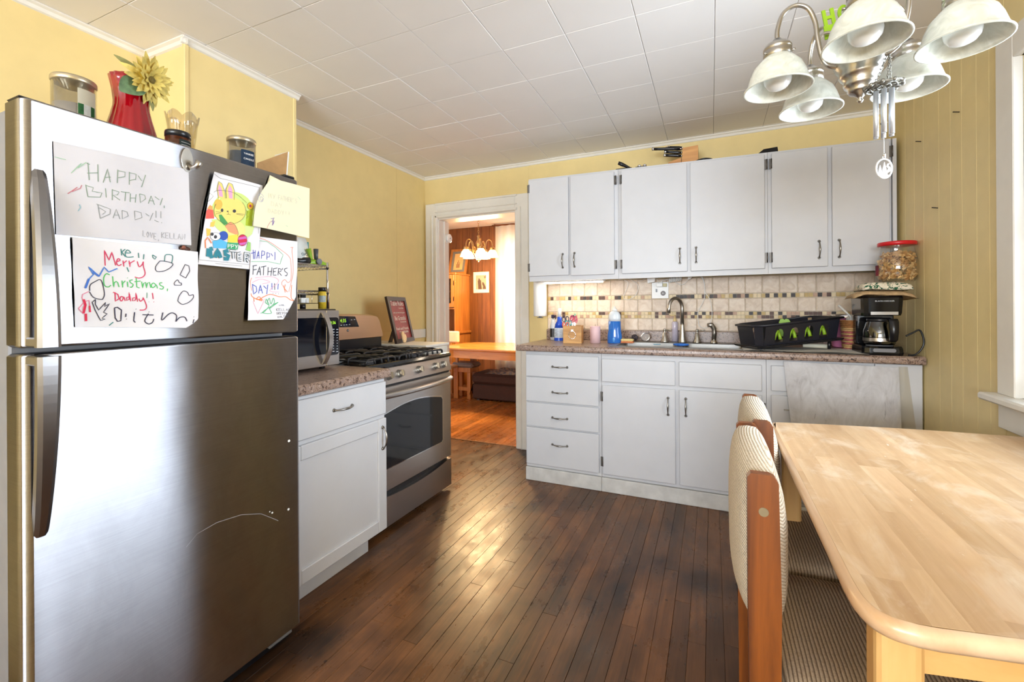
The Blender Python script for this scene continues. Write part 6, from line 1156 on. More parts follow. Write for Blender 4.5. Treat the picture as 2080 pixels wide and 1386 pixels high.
for i in range(330):
    for _ in range(20):
        a, z = rk.uniform(0, 6.283), rk.uniform(.012, h * .74); R_ = (r * .97 if z < h * .5 else r * (.97 - .55 * (z / h - .5))) - .0095
        q_ = R_ * rk.uniform(.55, 1) if z < h * .66 else R_ * rk.uniform(0, 1)
        break
    c_ = Vector((jx + q_ * math.cos(a), jy + q_ * math.sin(a), zj + z)); e1 = Vector((rk.gauss(0, 1), rk.gauss(0, 1), rk.gauss(0, 1))).normalized(); e2 = e1.orthogonal().normalized(); e3 = e1.cross(e2); s_ = rk.uniform(.008, .013)
    m.prism([(s_, .2 * s_), (.5 * s_, .8 * s_), (-.3 * s_, .6 * s_), (-s_, .7 * s_), (-.9 * s_, -.5 * s_), (-.2 * s_, -.3 * s_), (.2 * s_, -.9 * s_), (.8 * s_, -.6 * s_)], c_, e2, e3, e1 * .004, rk.randrange(3))
o = m.build('crackers', M_CRK, None, fix=False); tag(o, 'small golden animal crackers filling the clear jar', 'crackers'); o['kind'] = 'stuff'
ca = math.degrees(math.atan2(-jy, -jx)); curved_label(t, Vector((jx, jy, 0)), r, ca - 80, ca - 55, zj + .03, zj + h * .42, plain('purple_red_label', (150, 50, 70), .5, mott=.5, scale=90))

# ---------------------------------------------------------------- on top of the wall cabinets
def top_at(x, y, Y): p = aY(x, y, Y); return Vector((p.x, Y, ztop(p.x)))
YT = 3.16
k0, k1 = top_at(1357, 318, YT), top_at(1418, 318, YT); t = thing('knife_block', 'wooden knife block lying on top of the wall cabinets', 'knife block', ((k0.x + k1.x) / 2, YT + .05, k0.z))
zb_ = max(ztop(k0.x), ztop(k1.x)) + .001; xa, xb = aY(1384, 318, YT).x, k1.x; zt_ = zat(297, (xb, YT)); M_KB = wood('knife_block_wood', (176, 118, 62), (216, 160, 96), 'X', .5, 0, 30, 0)
MB().hexa([(xa, YT, zb_), (xb, YT, zb_), (xb, YT + .11, zb_), (xa, YT + .11, zb_), (xa + .01, YT, zt_ - .004), (xb, YT, zt_), (xb, YT + .11, zt_), (xa + .01, YT + .11, zt_ - .004)]).build('block', M_KB, t); MB().hexa([(k0.x, YT + .01, zb_), (xa - .001, YT + .01, zb_), (xa - .001, YT + .1, zb_), (k0.x, YT + .1, zb_), (k0.x, YT + .01, zb_ + .03), (xa - .001, YT + .01, zb_ + .05), (xa - .001, YT + .1, zb_ + .05), (k0.x, YT + .1, zb_ + .03)]).build('foot_step', M_KB, t)
for i, (x0, y0, x1, y1, dy) in enumerate(((1325, 303, 1352, 307, .02), (1353, 301, 1383, 304, .03), (1350, 308.5, 1382, 311, .03), (1349, 315.5, 1382, 317.5, .03), (1357, 299.5, 1383, 301, .08))):
    a, b = aY(x0, y0, YT + dy), aY(x1, y1, YT + dy); b = Vector((xa + .006, b.y, b.z)); s_ = thing('kitchen_knife', 'black handled knife in the knife block, %s' % ('the one pulled out furthest', 'top one of the short row', 'middle one of the short row', 'lowest one of the short row', 'behind the short row')[i], 'knife', b, 'knives in the knife block')
    e = a + (b - a) * (.35 if i == 0 else .93); MB().tube([a, a + (e - a) * .3, a + (e - a) * .8, e] if i else [a, a + (b - a) * .2, a + (b - a) * .7, a + (b - a) * .9], [.010, .0095, .0105, .008], 8).build('handle', M_BLACK, s_); MB().cyl(a - (b - a).normalized() * .003, a + (b - a).normalized() * .012, .0102, n=8).build('end_cap', M_CHROME, s_); MB().cyl(a + (b - a) * .88, b, .004, n=6).build('blade', M_CHROME, s_)
a = top_at(1253, 339, 3.12); a.z += .006; b = aY(1256, 331, 3.12); c_ = aY(1272, 338, 3.14)
t = thing('black_handle_tool', 'black handled utensil sticking up on the cabinet top over the left hinges', 'utensil', a); MB().tube([b, (b + c_) / 2, c_, Vector((c_.x + .03, 3.15, ztop(c_.x) + .01))], [.012, .013, .010, .007], 10).build('handle', M_BLACK, t); MB().cyl(b - (c_ - b).normalized() * .002, b + (c_ - b).normalized() * .003, .009).build('end_cap', M_CHROME, t); MB().box(a.x - .01, a.x + .10, 3.12, 3.15, ztop(a.x) + .0005, ztop(a.x) + .013, .004).build('body', M_BLACK, t)
a = top_at(1300, 333, 3.13); t = thing('metal_kitchen_gadget', 'small black and chrome gadget lying on the cabinet top left of the knife block', 'gadget', a); MB().box(a.x - .03, a.x + .045, 3.12, 3.16, a.z + .0008, a.z + .012, .003).build('body', M_BLACK, t)
for dx in (-.005, .03): MB().sphere((a.x + dx, 3.13, a.z + .017), .011, 12, 7, sc=(1.2, 1, .8)).build('knob', M_CHROME, t)
a = top_at(1430, 318, 3.13); t = thing('black_dish', 'flat black dish lying right of the knife block on the cabinet top', 'dish', a); MB().lathe([(0, .0), (.05, .0), (.056, .008), (.03, .018), (0, .019)], (a.x, 3.15, a.z + .001), 24).build('body', M_BLACK, t)
a = top_at(1560, 300, 3.13); zz = ztop(a.x - .04); t = thing('black_box', 'flat black case on top of the wall cabinets over the right hinges', 'case', (a.x, 3.15, zz)); MB().hexa([(a.x - .055, 3.10, zz + .0008), (a.x + .05, 3.10, zz + .0008), (a.x + .05, 3.2, zz + .0008), (a.x - .055, 3.2, zz + .0008), (a.x - .025, 3.11, zz + .026), (a.x + .048, 3.11, zz + .030), (a.x + .048, 3.19, zz + .030), (a.x - .025, 3.19, zz + .026)]).build('case', M_BLACK, t)
# nails in the right wall
for (x, y), w in zip(((1949, 228), (1871, 288), (1905, 423)), ('highest', 'middle', 'lowest')):
    p = aX(x, y, XR - .001); tag(MB().cyl(p + Vector((.004, 0, 0)), p + Vector((-.022, -.002, .004)), .0022, n=6).build('nail', M_DARK, None), '%s of the three bare nails in the yellow right wall' % w, 'nail')
p = aX(1891, 700, XR - .001)
# round white detector on the door jamb
p = aX(908, 485, DX0 + .0085); t = thing('wall_chime', 'round white plastic disc alarm on the left door jamb', 'alarm', p); MB().lathe([(0, 0), (.043, 0), (.043, .012), (.036, .014)], p, 28, 'X').build('base', M_WHITEP, t); MB().lathe([(0, .034), (.034, .034), (.041, .029), (.041, .014), (0, .014)], p, 28, 'X').build('cover', M_WHITEP, t); MB().lathe([(0, .0355), (.005, .0355), (.006, .034)], p, 10, 'X').build('button', M_GREY, t)
# ---------------------------------------------------------------- kitchen table
ZTT = .75
TXR = .925
core = [(.184, 1.827), (.394, 1.870), (.639, 1.905), (.887, 1.920), (TXR, 1.918), (TXR, .835), (.62, .778), (.34, .742)]
def arc_(c, r, a0, a1, n): return [(c[0] + r * math.cos(R(a0 + (a1 - a0) * i / n)), c[1] + r * math.sin(R(a0 + (a1 - a0) * i / n))) for i in range(n + 1)]
OUT = smooth([(.19, 1.815), (.215, 1.834), (.394, 1.870), (.639, 1.905), (.887, 1.920)], 4) + [(TXR, 1.916), (TXR, .845), (.62, .783), (.36, .741), (.26, .722)] + smooth([(.238, .7205), (.210, .725), (.190, .742), (.1795, .772), (.177, .82)], 4) + [(.182, 1.79)]
def area2(p): return sum(p[i][0] * p[(i + 1) % len(p)][1] - p[(i + 1) % len(p)][0] * p[i][1] for i in range(len(p)))
if area2(OUT) < 0: OUT = OUT[::-1]
def inset(p, d):
    n = len(p); o = []
    for i in range(n):
        a, b, c = Vector(p[i - 1]), Vector(p[i]), Vector(p[(i + 1) % n]); e1, e2 = (b - a).normalized(), (c - b).normalized(); n1, n2 = Vector((-e1.y, e1.x)), Vector((-e2.y, e2.x)); q = (n1 + n2)
        q = q / max(q.length_squared / 2, .3) if q.length > .1 else n1; o.append((b.x + q.x * d, b.y + q.y * d))
    return o
def clip(poly, hull):
    for i in range(len(hull)):
        a, b = hull[i], hull[(i + 1) % len(hull)]; nx, ny = -(b[1] - a[1]), b[0] - a[0]; out = []
        if abs(nx) + abs(ny) < 1e-9: continue
        for j in range(len(poly)):
            p, q = poly[j], poly[(j + 1) % len(poly)]; dp = (p[0] - a[0]) * nx + (p[1] - a[1]) * ny; dq = (q[0] - a[0]) * nx + (q[1] - a[1]) * ny
            if dp >= 0: out.append(p)
            if (dp >= 0) != (dq >= 0): t = dp / (dp - dq); out.append((p[0] + (q[0] - p[0]) * t, p[1] + (q[1] - p[1]) * t))
        poly = out
        if len(poly) < 3: return []
    return poly
t = thing('kitchen_table', 'pale butcher block kitchen table with rounded corners against the right wall', 'table', (.55, 1.32, 0))
m = N('butcher_block'); setp(m.b, .36); v = m.pos((1, .06, 1), 3); g = m.noise(v, 34, 6, .6, .3)
c1 = m.ramp(g, [(.3, rgb(194, 156, 116)), (.6, rgb(212, 178, 138)), (.8, rgb(222, 196, 162))]); k_ = m.ramp(m.rand(), [(0, (.84, .80, .75, 1)), (.5, (.98, .98, .97, 1)), (1, (1.05, 1.04, 1.04, 1))]); c2 = m.mix(1, c1, k_, 'MULTIPLY')
wn = m.ramp(m.noise(m.pos((1.4, .8, 1)), 5, 5, .7, .8), [(.5, (0, 0, 0, 1)), (.72, (.75, .75, .75, 1))]); c3 = m.mix(wn, c2, rgb(230, 212, 188))
sp = m.ramp(m.noise(m.pos((2.2, 1, 1), 0, (0, 0, R(30))), 26, 3, .6, .6), [(.70, (0, 0, 0, 1)), (.76, (.8, .8, .8, 1))]); c4 = m.mix(sp, c3, rgb(240, 232, 220))
m.link(c4, m.b.inputs['Base Color']); m.link(m.ramp(m.noise(m.pos(), 12, 4, .6), [(.3, (.28,) * 3 + (1,)), (.7, (.48,) * 3 + (1,))]), m.b.inputs['Roughness']); m.bump(g, .05, .001); M_BUTCH = m.m
M_TEDGE = wood('table_edge_wood', (186, 132, 72), (234, 210, 180), 'Y', .3, 0, 7, 0)
M_TLEG = wood('table_leg_wood', (206, 156, 92), (226, 184, 122), 'Z', .4, 4, 22, .1)
i1 = inset(OUT, .0125)
rings_ = []
for d, z in ((.0125, ZTT - .0002), (.006, ZTT - .0012), (.0015, ZTT - .006), (0, ZTT - .013), (.002, ZTT - .021), (.007, ZTT - .027), (.014, ZTT - .029), (.05, ZTT - .029)):
    rings_.append([(x, y, z) for x, y in inset(OUT, d)])
MB().rings(rings_, False).build('rounded_edge', M_TEDGE, t)
hull = inset(OUT, .0127); rb_ = random.Random(8); x = .16
while x < TXR:
    w = rb_.choice((.044, .05, .056)); y = .6 - rb_.uniform(0, .5)
    while y < 2:
        L = rb_.uniform(.35, .8); pl = clip([(x, y), (x + w - .00006, y), (x + w - .00006, y + L - .00006), (x, y + L - .00006)], hull)
        if len(pl) >= 3 and abs(area2(pl)) > 1e-4: MB().prism(pl, (0, 0, ZTT - .028), (1, 0, 0), (0, 1, 0), (0, 0, .028 - rb_.uniform(0, .00008))).build('stave', M_BUTCH, t, fix=False)
        y += L
    x += w
legs = [(.206, .772), (.206, 1.690), (.86, .90), (.86, 1.84)]
for x, y in legs:
    s_ = .056; MB().rings([[(a, b, z) for a, b in rrect(x - .0, x + s_, y, y + s_, .013, 3)] for z in (0, ZTT - .0295)], True, 0, False).build('leg', M_TLEG, t)
def apron(p, q):
    p, q = Vector((*p, 0)), Vector((*q, 0)); d = (q - p).normalized(); n_ = Vector((-d.y, d.x, 0)) * .018; m = MB(); m.hexa([p + Vector((0, 0, .655)), q + Vector((0, 0, .655)), q + n_ + Vector((0, 0, .655)), p + n_ + Vector((0, 0, .655)), p + Vector((0, 0, ZTT - .0295)), q + Vector((0, 0, ZTT - .0295)), q + n_ + Vector((0, 0, ZTT - .0295)), p + n_ + Vector((0, 0, ZTT - .0295))]); m.build('apron', wood('apron_wood', (206, 150, 84), (226, 180, 116), 'X', .4, 0, 22, 0) if 'apron_wood' not in MATS else MATS['apron_wood'], t)
apron((.262, .786), (.86, .916)); apron((.232, 1.69), (.232, .828)); apron((.262, 1.71), (.86, 1.862)); apron((.88, .957), (.88, 1.84))

# ---------------------------------------------------------------- chairs
def ribbed(name, c1, c2, axis, freq):
    m = N(name); setp(m.b, .95, 0, .2); g = m.new('ShaderNodeTexCoord'); sx = m.new('ShaderNodeSeparateXYZ'); m.link(g.outputs['Object'], sx.inputs[0])
    src = sx.outputs[0]
    if axis == 'XZ': a_ = m.new('ShaderNodeMath', operation='ADD'); m.link(sx.outputs[0], a_.inputs[0]); m.link(sx.outputs[2], a_.inputs[1]); src = a_.outputs[0]
    no = m.noise(g.outputs['Object'], 30, 2); ad = m.new('ShaderNodeMath', operation='MULTIPLY_ADD'); m.link(no, ad.inputs[0]); ad.inputs[1].default_value = .0022; m.link(src, ad.inputs[2])
    mu = m.new('ShaderNodeMath', operation='MULTIPLY'); m.link(ad.outputs[0], mu.inputs[0]); mu.inputs[1].default_value = freq * 2 * math.pi; sn = m.new('ShaderNodeMath', operation='SINE'); m.link(mu.outputs[0], sn.inputs[0]); mr = m.new('ShaderNodeMapRange'); m.link(sn.outputs[0], mr.inputs[0]); mr.inputs[1].default_value = -1
    col = m.ramp(mr.outputs[0], [(.1, rgb(*c1)), (.45, rgb(*c2))]); fl_ = m.ramp(m.noise(g.outputs['Object'], 260, 2), [(.3, (.72, .7, .66, 1)), (.55, (1.04, 1.03, 1.02, 1))]); m.link(m.mix(.8, col, fl_, 'MULTIPLY'), m.b.inputs['Base Color']); m.bump(mr.outputs[0], .55, .002); return m.m
M_BACKF = ribbed('ribbed_cream_fabric', (176, 160, 138), (214, 203, 186), 'XZ', 160); M_SEATF = ribbed('ribbed_tan_fabric', (110, 92, 74), (168, 148, 124), 'X', 135)
M_CHW = wood('chair_wood', (80, 38, 8), (146, 80, 24), 'Z', .38, 2, 24, .08)
def chair(loc, lab):
    t = thing('dining_chair', lab, 'chair', loc, 'upholstered dining chairs at the table')
    W, D, HT = .43, .44, .842
    PW = .052; TH = .02
    def post(y0, y1):
        pr = lambda k: [(0 + .006 * k, .0), (PW, 0)]
        prof = [(.004, 0), (.050, 0), (.054, .42), (.056, .60), (.052, HT - .014), (.046, HT - .004), (.038, HT), (.006, HT), (0, HT - .008), (0, .60), (.002, .42)]
        return MB().prism(prof, (0, y0, 0), (1, 0, 0), (0, 0, 1), (0, y1 - y0, 0)).build('rear_post', M_CHW, t, fix=True, local=True)
    p0 = post(0, TH); post(W - TH, W)
    for z in (.772, .62): MB().cyl((.027, -.0015, z), (.027, .002, z), .0085, n=16).build('bolt', plain('brass_bolt', (176, 164, 132), .3, 1) if 'brass_bolt' not in MATS else MATS['brass_bolt'], p0, 'round metal bolt head', local=True) if z > .7 else None
    # back pad: bulging ribbed cushion between the posts
    rs = []
    n = 14
    for j in range(n + 1):
        v = j / n; y = TH + .001 + (W - 2 * TH - .002) * v; b = (math.sin(math.pi * v)) ** .55
        fr_, bk = .052 + .012 * b, .008 - .034 * b; top = HT - .012 + .030 * b; bot = .545 - .01 * b; ring = []
        cx_ = (fr_ + bk) / 2; rx = (fr_ - bk) / 2
        for i in range(28):
            a = 2 * math.pi * i / 28; ca, sa = math.cos(a), math.sin(a); e = .42
            px = cx_ + rx * math.copysign(abs(ca) ** e, ca); pz = (top + bot) / 2 + (top - bot) / 2 * math.copysign(abs(sa) ** (e if sa < 0 else .72), sa)
            px += .024 * b * min(1, max(0, (top - .02 - pz) / .12)) * max(0, ca) ** .5
            ring.append((px + .012 * max(0, (.7 - pz)) , y, pz))
        rs.append(ring)
    MB().rings(rs).build('back_pad', M_BACKF, t, 'bulging cream ribbed back cushion', local=True)
    # seat
    rs = []
    for j in range(11):
        v = j / 10; y = .002 + (W - .004) * v; b = min(1, 6 * v, 6 * (1 - v)) ** .5; ring = []
        for (x, z) in ((.062, .385), (.056, .43), (.064, .455), (.12, .463), (.25, .468), (.40, .464), (.47, .452), (.486, .43), (.48, .385)):
            ring.append((x, y, .40 + (z - .40) * (.72 + .28 * b)))
        rs.append(ring)
    MB().rings(rs).build('seat', M_SEATF, t, local=True)
    MB().patch(lambda u, v: (.060 - .03 * math.sin(v * 3.1) + .0 * u, TH + (W - 2 * TH) * u, .40 - .16 * v + .05), 6, 6, thick=(.006, 0, 0)).build('seat_back_cover', M_SEATF, t, local=True)
    for y0, y1 in ((0, TH), (W - TH, W)):
        MB().box(.43, .475, y0, y1, 0, .384, .004).build('front_leg', M_CHW, t, fix=False, local=True); MB().box(.057, .43, y0 + .002, y1 - .002, .33, .384, .003).build('side_rail', M_CHW, t, fix=False, local=True); MB().box(.056, .43, y0 + .003, y1 - .003, .14, .17, .003).build('stretcher', M_CHW, t, fix=False, local=True)
    return t
chair((.060, .958, 0), 'cream ribbed dining chair with orange brown posts, the one nearest the camera'); chair((.100, 1.405, 0), 'cream ribbed dining chair with orange brown posts, behind the nearest chair towards the sink cabinets')

# ---------------------------------------------------------------- chandelier over the table
M_ALAB = N('alabaster_glass'); setp(M_ALAB.b, .22); v = M_ALAB.pos((1, 1, 1)); M_ALAB.link(M_ALAB.ramp(M_ALAB.noise(v, 24, 5, .6, 2), [(.3, rgb(200, 202, 190)), (.7, rgb(226, 227, 217))]), M_ALAB.b.inputs['Base Color']); M_ALAB.b.inputs['Subsurface Weight'].default_value = .5; M_ALAB.b.inputs['Subsurface Radius'].default_value = (.03, .03, .028); M_ALAB.b.inputs['Transmission Weight'].default_value = .0; M_ALAB = M_ALAB.m
M_BULB = plain('frosted_bulb', (222, 222, 218), .18, mott=.01)
def chandelier(cx, cy, rim_z, a0, arm_r, shade_r, lab, group, mat_metal, mat_shade, mat_bulb, k=1, chain_top=2.349, hang=True):
    t = thing('chandelier', lab, 'chandelier', (cx, cy, rim_z), group); B = rim_z
    MB().lathe([(r * k, B + z * k) for r, z in ((0, -.062), (.004, -.060), (.007, -.055), (.004, -.050), (.008, -.046), (.012, -.041), (.022, -.037), (.026, -.031), (.025, -.026), (.032, -.02), (.034, -.014), (.033, -.006), (.040, .002), (.044, .010), (.042, .017), (.05, .028), (.054, .040), (.052, .050), (.044, .058), (.036, .066), (.030, .078), (.026, .09), (.02, .11), (.024, .13), (.034, .15), (.036, .165), (.03, .18), (.018, .20), (.014, .23), (.02, .25), (.012, .262), (0, .264))], (cx, cy, 0), 28).build('center_body', mat_metal, t)
    z = B + .262 * k; i = 0; m = MB()
    while z < chain_top - .04:
        e1 = Vector((1, 0, 0)) if i % 2 else Vector((0, 1, 0)); m.tube([(cx + e1.x * .009 * math.cos(a), cy + e1.y * .009 * math.cos(a), z + .016 + .017 * math.sin(a)) for a in [2 * math.pi * j / 14 for j in range(14)]], .0022, 5, closed=True); z += .027; i += 1
    m.build('chain', mat_metal, t); MB().lathe([(0, -.045), (.012, -.04), (.03, -.022), (.055, -.008), (.058, 0), (0, 0)], (cx, cy, chain_top), 24).build('canopy', mat_metal, t)
    for i in range(5):
        a = R(a0 + 72 * i); d = Vector((math.cos(a), math.sin(a), 0)); sx, sy = cx + d.x * arm_r, cy + d.y * arm_r
        P = lambda r, z: (cx + d.x * r, cy + d.y * r, B + z * k)
        rr = arm_r
        pts = smooth([P(.030, .055), P(.045, .035), P(rr * .42, .05), P(rr * .50, .11), P(rr * .53, .155), P(rr * .62, .193), P(rr * .78, .205), P(rr * .93, .188), P(rr * 1.0, .15), P(rr, .122)], 5)
        ar = MB().tube(pts, .0056 * k, 10).build('arm', mat_metal, t)
        MB().tube(smooth([P(rr * .50, .10), P(rr * .43, .122), P(rr * .30, .118), P(rr * .24, .09), P(rr * .33, .07), P(rr * .40, .085), P(rr * .35, .10)], 5), .0038 * k, 8).build('scroll', mat_metal, ar)
        MB().lathe([(0, .126), (.010, .126), (.014, .118), (.03, .112), (.0335, .104), (.0335, .098), (.0318, .095), (.0335, .092), (.0335, .082), (.031, .079), (0, .079)] and [(q * k, B + z_ * k) for q, z_ in ((0, .126), (.010, .126), (.014, .118), (.028, .112), (.0325, .104), (.0325, .099), (.0305, .096), (.0325, .093), (.0325, .080), (.030, .077), (0, .077))], (sx, sy, 0), 26).build('fitter', mat_metal, ar)
        for j in range(3):
            b = a + 2.1 * j + .5; MB().cyl((sx + .030 * k * math.cos(b), sy + .030 * k * math.sin(b), B + .086 * k), (sx + .040 * k * math.cos(b), sy + .040 * k * math.sin(b), B + .086 * k), .0022, .0034, 6).build('thumb_screw', mat_metal, ar)
        s = shade_r
        prof = [(.028 * k, .083), (.031 * k, .080), (s * .52, .070), (s * .70, .054), (s * .80, .036), (s * .86, .020), (s * .90, .010), (s * .97, .003), (s, .0005), (s * 1.0, -.002), (s * .96, -.0025), (s * .90, .004), (s * .83, .016), (s * .76, .034), (s * .66, .051), (s * .48, .066), (.028 * k, .074)]
        MB().lathe([(r, B + z_ * k) for r, z_ in prof], (sx, sy, 0), 40).build('shade', mat_shade, ar)
        MB().lathe([(r * k, B + z_ * k) for r, z_ in ((.012, .07), (.014, .058), (.024, .046), (.030, .034), (.0315, .024), (.029, .012), (.022, .003), (.012, -.002), (.0, -.0035))], (sx, sy, 0), 24).build('bulb', mat_bulb, ar)
    return t
CHX, CHY, CHZ = .334, 1.345, 1.715
ch_label = 'brushed nickel five light chandelier with white alabaster shades over the kitchen table'
chandelier(CHX, CHY, CHZ, -29, .178, .078, ch_label, 'chandeliers', M_NICKEL, M_ALAB, M_BULB, 1, ZC - .001)
# green letter sign hooked on the chandelier
g0 = Vector((.262, 1.352, 1.852)); ug = Vector((.97, .16, .16)).normalized(); vg = Vector((0, 0, 1)); vg = (vg - ug * vg.dot(ug)).normalized(); wg = ug.cross(vg) * -.004
t = thing('green_letter_sign', 'lime green cut out letter sign hung behind the nearest chandelier shades', 'sign', g0 + ug * .07); M_SIGN = plain('lime_sign', (150, 190, 30), .5)
m = MB(); m.prism([(0, -.022), (.002, .012), (.145, .012), (.145, -.012)], g0, ug, vg, wg); m.build('bar', M_SIGN, t)
def lb(m, a, b, c, d): m.prism([(a, c), (b, c), (b, d), (a, d)], g0 + ug * 0, ug, vg, wg)
m = MB(); lb(m, .004, .012, .012, .052); lb(m, .022, .030, .012, .052); lb(m, .012, .022, .027, .035); m.build('letter_h', M_SIGN, t)
m = MB(); m.rings([[g0 + ug * (.050 + r * .013 * math.cos(a)) + vg * (.032 + r * .02 * math.sin(a)) + wg * e for a in [2 * math.pi * i / 20 for i in range(20)]] for r, e in ((1, 0), (1, 1), (.45, 1), (.45, 0))], False, 0, False, True).build('letter_o', M_SIGN, t)
m = MB(); lb(m, .072, .079, .012, .052); lb(m, .098, .105, .012, .052); m.prism([(.079, .052), (.0885, .03), (.098, .052), (.098, .040), (.0885, .018), (.079, .040)], g0, ug, vg, wg); m.build('letter_m', M_SIGN, t)
m = MB(); lb(m, .114, .121, .012, .052); lb(m, .121, .138, .045, .052); lb(m, .121, .134, .029, .035); lb(m, .121, .138, .012, .019); m.build('letter_e', M_SIGN, t)
MB().cyl(g0 + ug * .07 + vg * .011, Vector((CHX, CHY, 1.95)), .0012, n=5).build('hanging_wire', M_NICKEL, t)
# wind chime
wx, wy = .372, 1.318
def wz(y): return zat(y, (wx, wy))
t = thing('wind_chime', 'small silver wind chime with an openwork round pendant hanging from the chandelier', 'wind chime', (wx, wy, wz(178)))
zd = wz(180); m = MB(); rc_ = random.Random(1)
for r in (.036, .025, .013): m.tube([(wx + r * math.cos(a), wy + r * math.sin(a), zd + .0015 * math.sin(a * 5)) for a in [2 * math.pi * i / 28 for i in range(28)]], .0026, 6, closed=True)
for i in range(10): a = 2 * math.pi * i / 10; m.tube([(wx + .006 * math.cos(a), wy + .006 * math.sin(a), zd + .002), (wx + .037 * math.cos(a + .2), wy + .037 * math.sin(a + .2), zd)], .002, 5); m.sphere((wx + .036 * math.cos(a), wy + .036 * math.sin(a), zd), .005, 8, 5)
M_SILV = plain('antique_silver', (140, 138, 130), .5, .8, mott=.3, scale=160); m.build('top_ring', M_SILV, t)
hk = Vector((wx + .012, wy + .0, wz(106)))
for i in range(3):
    a = 2 * math.pi * i / 3 + .6; p0 = Vector((wx + .02 * math.cos(a), wy + .02 * math.sin(a), zd)); m = MB(); K = 12
    for j in range(K): c_ = p0.lerp(hk, (j + .5) / K); e1 = Vector((math.cos(j * 1.57), math.sin(j * 1.57), .0)); dr_ = (hk - p0).normalized(); m.tube([c_ + dr_ * .0048 * math.cos(x) + e1 * .0022 * math.sin(x) for x in [2 * math.pi * q_ / 8 for q_ in range(8)]], .0008, 4, closed=True)
    m.build('chain', M_SILV, t)
MB().tube([hk + Vector((0, 0, .006)) + Vector((.006 * math.cos(a), 0, .008 * math.sin(a))) for a in [2 * math.pi * i / 14 for i in range(14)]], .0012, 5, closed=True).build('hook_ring', M_SILV, t)
for i, zb_ in enumerate((282, 281, 282, 283, 278, 281)):
    a = 2 * math.pi * i / 6 + .3; x, y = wx + .0165 * math.cos(a), wy + .0165 * math.sin(a); MB().cyl((x, y, wz(zb_)), (x, y, wz(190)), .005, n=12).build('tube', plain('satin_aluminium', (214, 220, 228), .38, .75) if 'satin_aluminium' not in MATS else MATS['satin_aluminium'], t)
zc0 = wz(347); MB().cyl((wx, wy, wz(322)), (wx, wy, zd), .0006, n=5).build('string', M_WHITEP, t); MB().sphere((wx, wy, wz(255)), .006, 10, 6, sc=(1.2, 1.2, .5)).build('striker', M_SILV, t); MB().sphere((wx, wy, wz(320)), .0036, 10, 6, sc=(1, 1, 1.3)).build('bead', M_CHROME, t)
uo = RT.copy(); uo.z = 0; m = MB(); rx, rz = .0185, .0225; c_ = Vector((wx, wy, zc0)); no_ = uo.cross(Vector((0, 0, 1)))
m.tube([c_ + uo * rx * math.cos(a) + Vector((0, 0, rz * math.sin(a))) for a in [2 * math.pi * i / 32 for i in range(32)]], .0019, 6, closed=True); m.tube([c_ + Vector((0, 0, rz + .004)) + uo * .003 * math.cos(a) + Vector((0, 0, .004 * math.sin(a))) for a in [2 * math.pi * i / 12 for i in range(12)]], .001, 5, closed=True)
for a, b, s_ in ((-.010, -.016, 1), (.0, -.015, 1.25)): m.prism([(a - .006 * s_, b), (a + .006 * s_, b), (a + .003 * s_, b + .008 * s_), (a + .004 * s_, b + .008 * s_), (a, b + .024 * s_), (a - .004 * s_, b + .008 * s_), (a - .003 * s_, b + .008 * s_)], c_, uo, (0, 0, 1), no_ * .0016)
m.prism([(.005, -.012), (.015, -.006), (.014, .002), (.009, .006), (.012, .012), (.007, .011), (.005, .004), (.009, 0), (.006, -.006)], c_, uo, (0, 0, 1), no_ * .0016); m.prism([(-.013, -.016), (.013, -.016), (.008, -.0215), (-.008, -.0215)], c_, uo, (0, 0, 1), no_ * .0016)
m.build('pendant', plain('white_silver', (236, 238, 242), .3, .3), t, 'round openwork pendant with tree shapes')
# ---------------------------------------------------------------- dining room beyond the doorway
YD = 5.73
M_PANEL = wood('dark_oak_panelling', (92, 52, 20), (138, 84, 38), 'Z', .4, 6, 22, .22, .1)
M_OAK = wood('honey_oak', (152, 90, 36), (190, 126, 60), 'Z', .35, 5, 26, .08); M_OAKX = wood('honey_oak_table', (190, 112, 48), (222, 150, 78), 'X', .22, 0, 18, 0)
wd_ = sthing('wall_back'); MB().box(-4.4, -.7, YD + .01, YD + .15, 0, ZC).build('wall_backing', M_DARK, wd_) if False else None
m = MB(); C0_, C1_ = -2.62, -1.50; m.box(-4.4, C0_, YD + .008, YD + .12, 0, ZC); m.box(C1_, -.7, YD + .008, YD + .12, 0, ZC); m.box(C0_, C1_, YD + .008, YD + .12, 0, .55); m.box(C0_, C1_, YD + .008, YD + .12, 2.12, ZC); m.build('wall_backing', M_DARK, wd_)
x = -4.0; rw2 = random.Random(6)
while x < -.8:
    w = rw2.choice((.075, .1, .125, .1)); b = min(x + w, -.8)
    for z0, z1 in (((0, ZC - .006),) if b < C0_ or x > C1_ else ((0, .55), (2.12, ZC - .006))): MB().box(x + .0015, b - .0015, YD - .002, YD + .008, z0, z1, .0015).build('panel_board', M_PANEL, wd_, fix=False)
    x = b
ws = sthing('wall_side'); MB().box(-4.42, -4.30, YB + .15, YD + .1, 0, ZC).build('wall_panel', M_PANEL, ws); MB().box(-.80, -.68, YB + .15, YD + .1, 0, ZC).build('wall_panel', M_PANEL, ws)
window(3, 'x', C0_, C1_, .55, 2.12, YD, -1, .06)
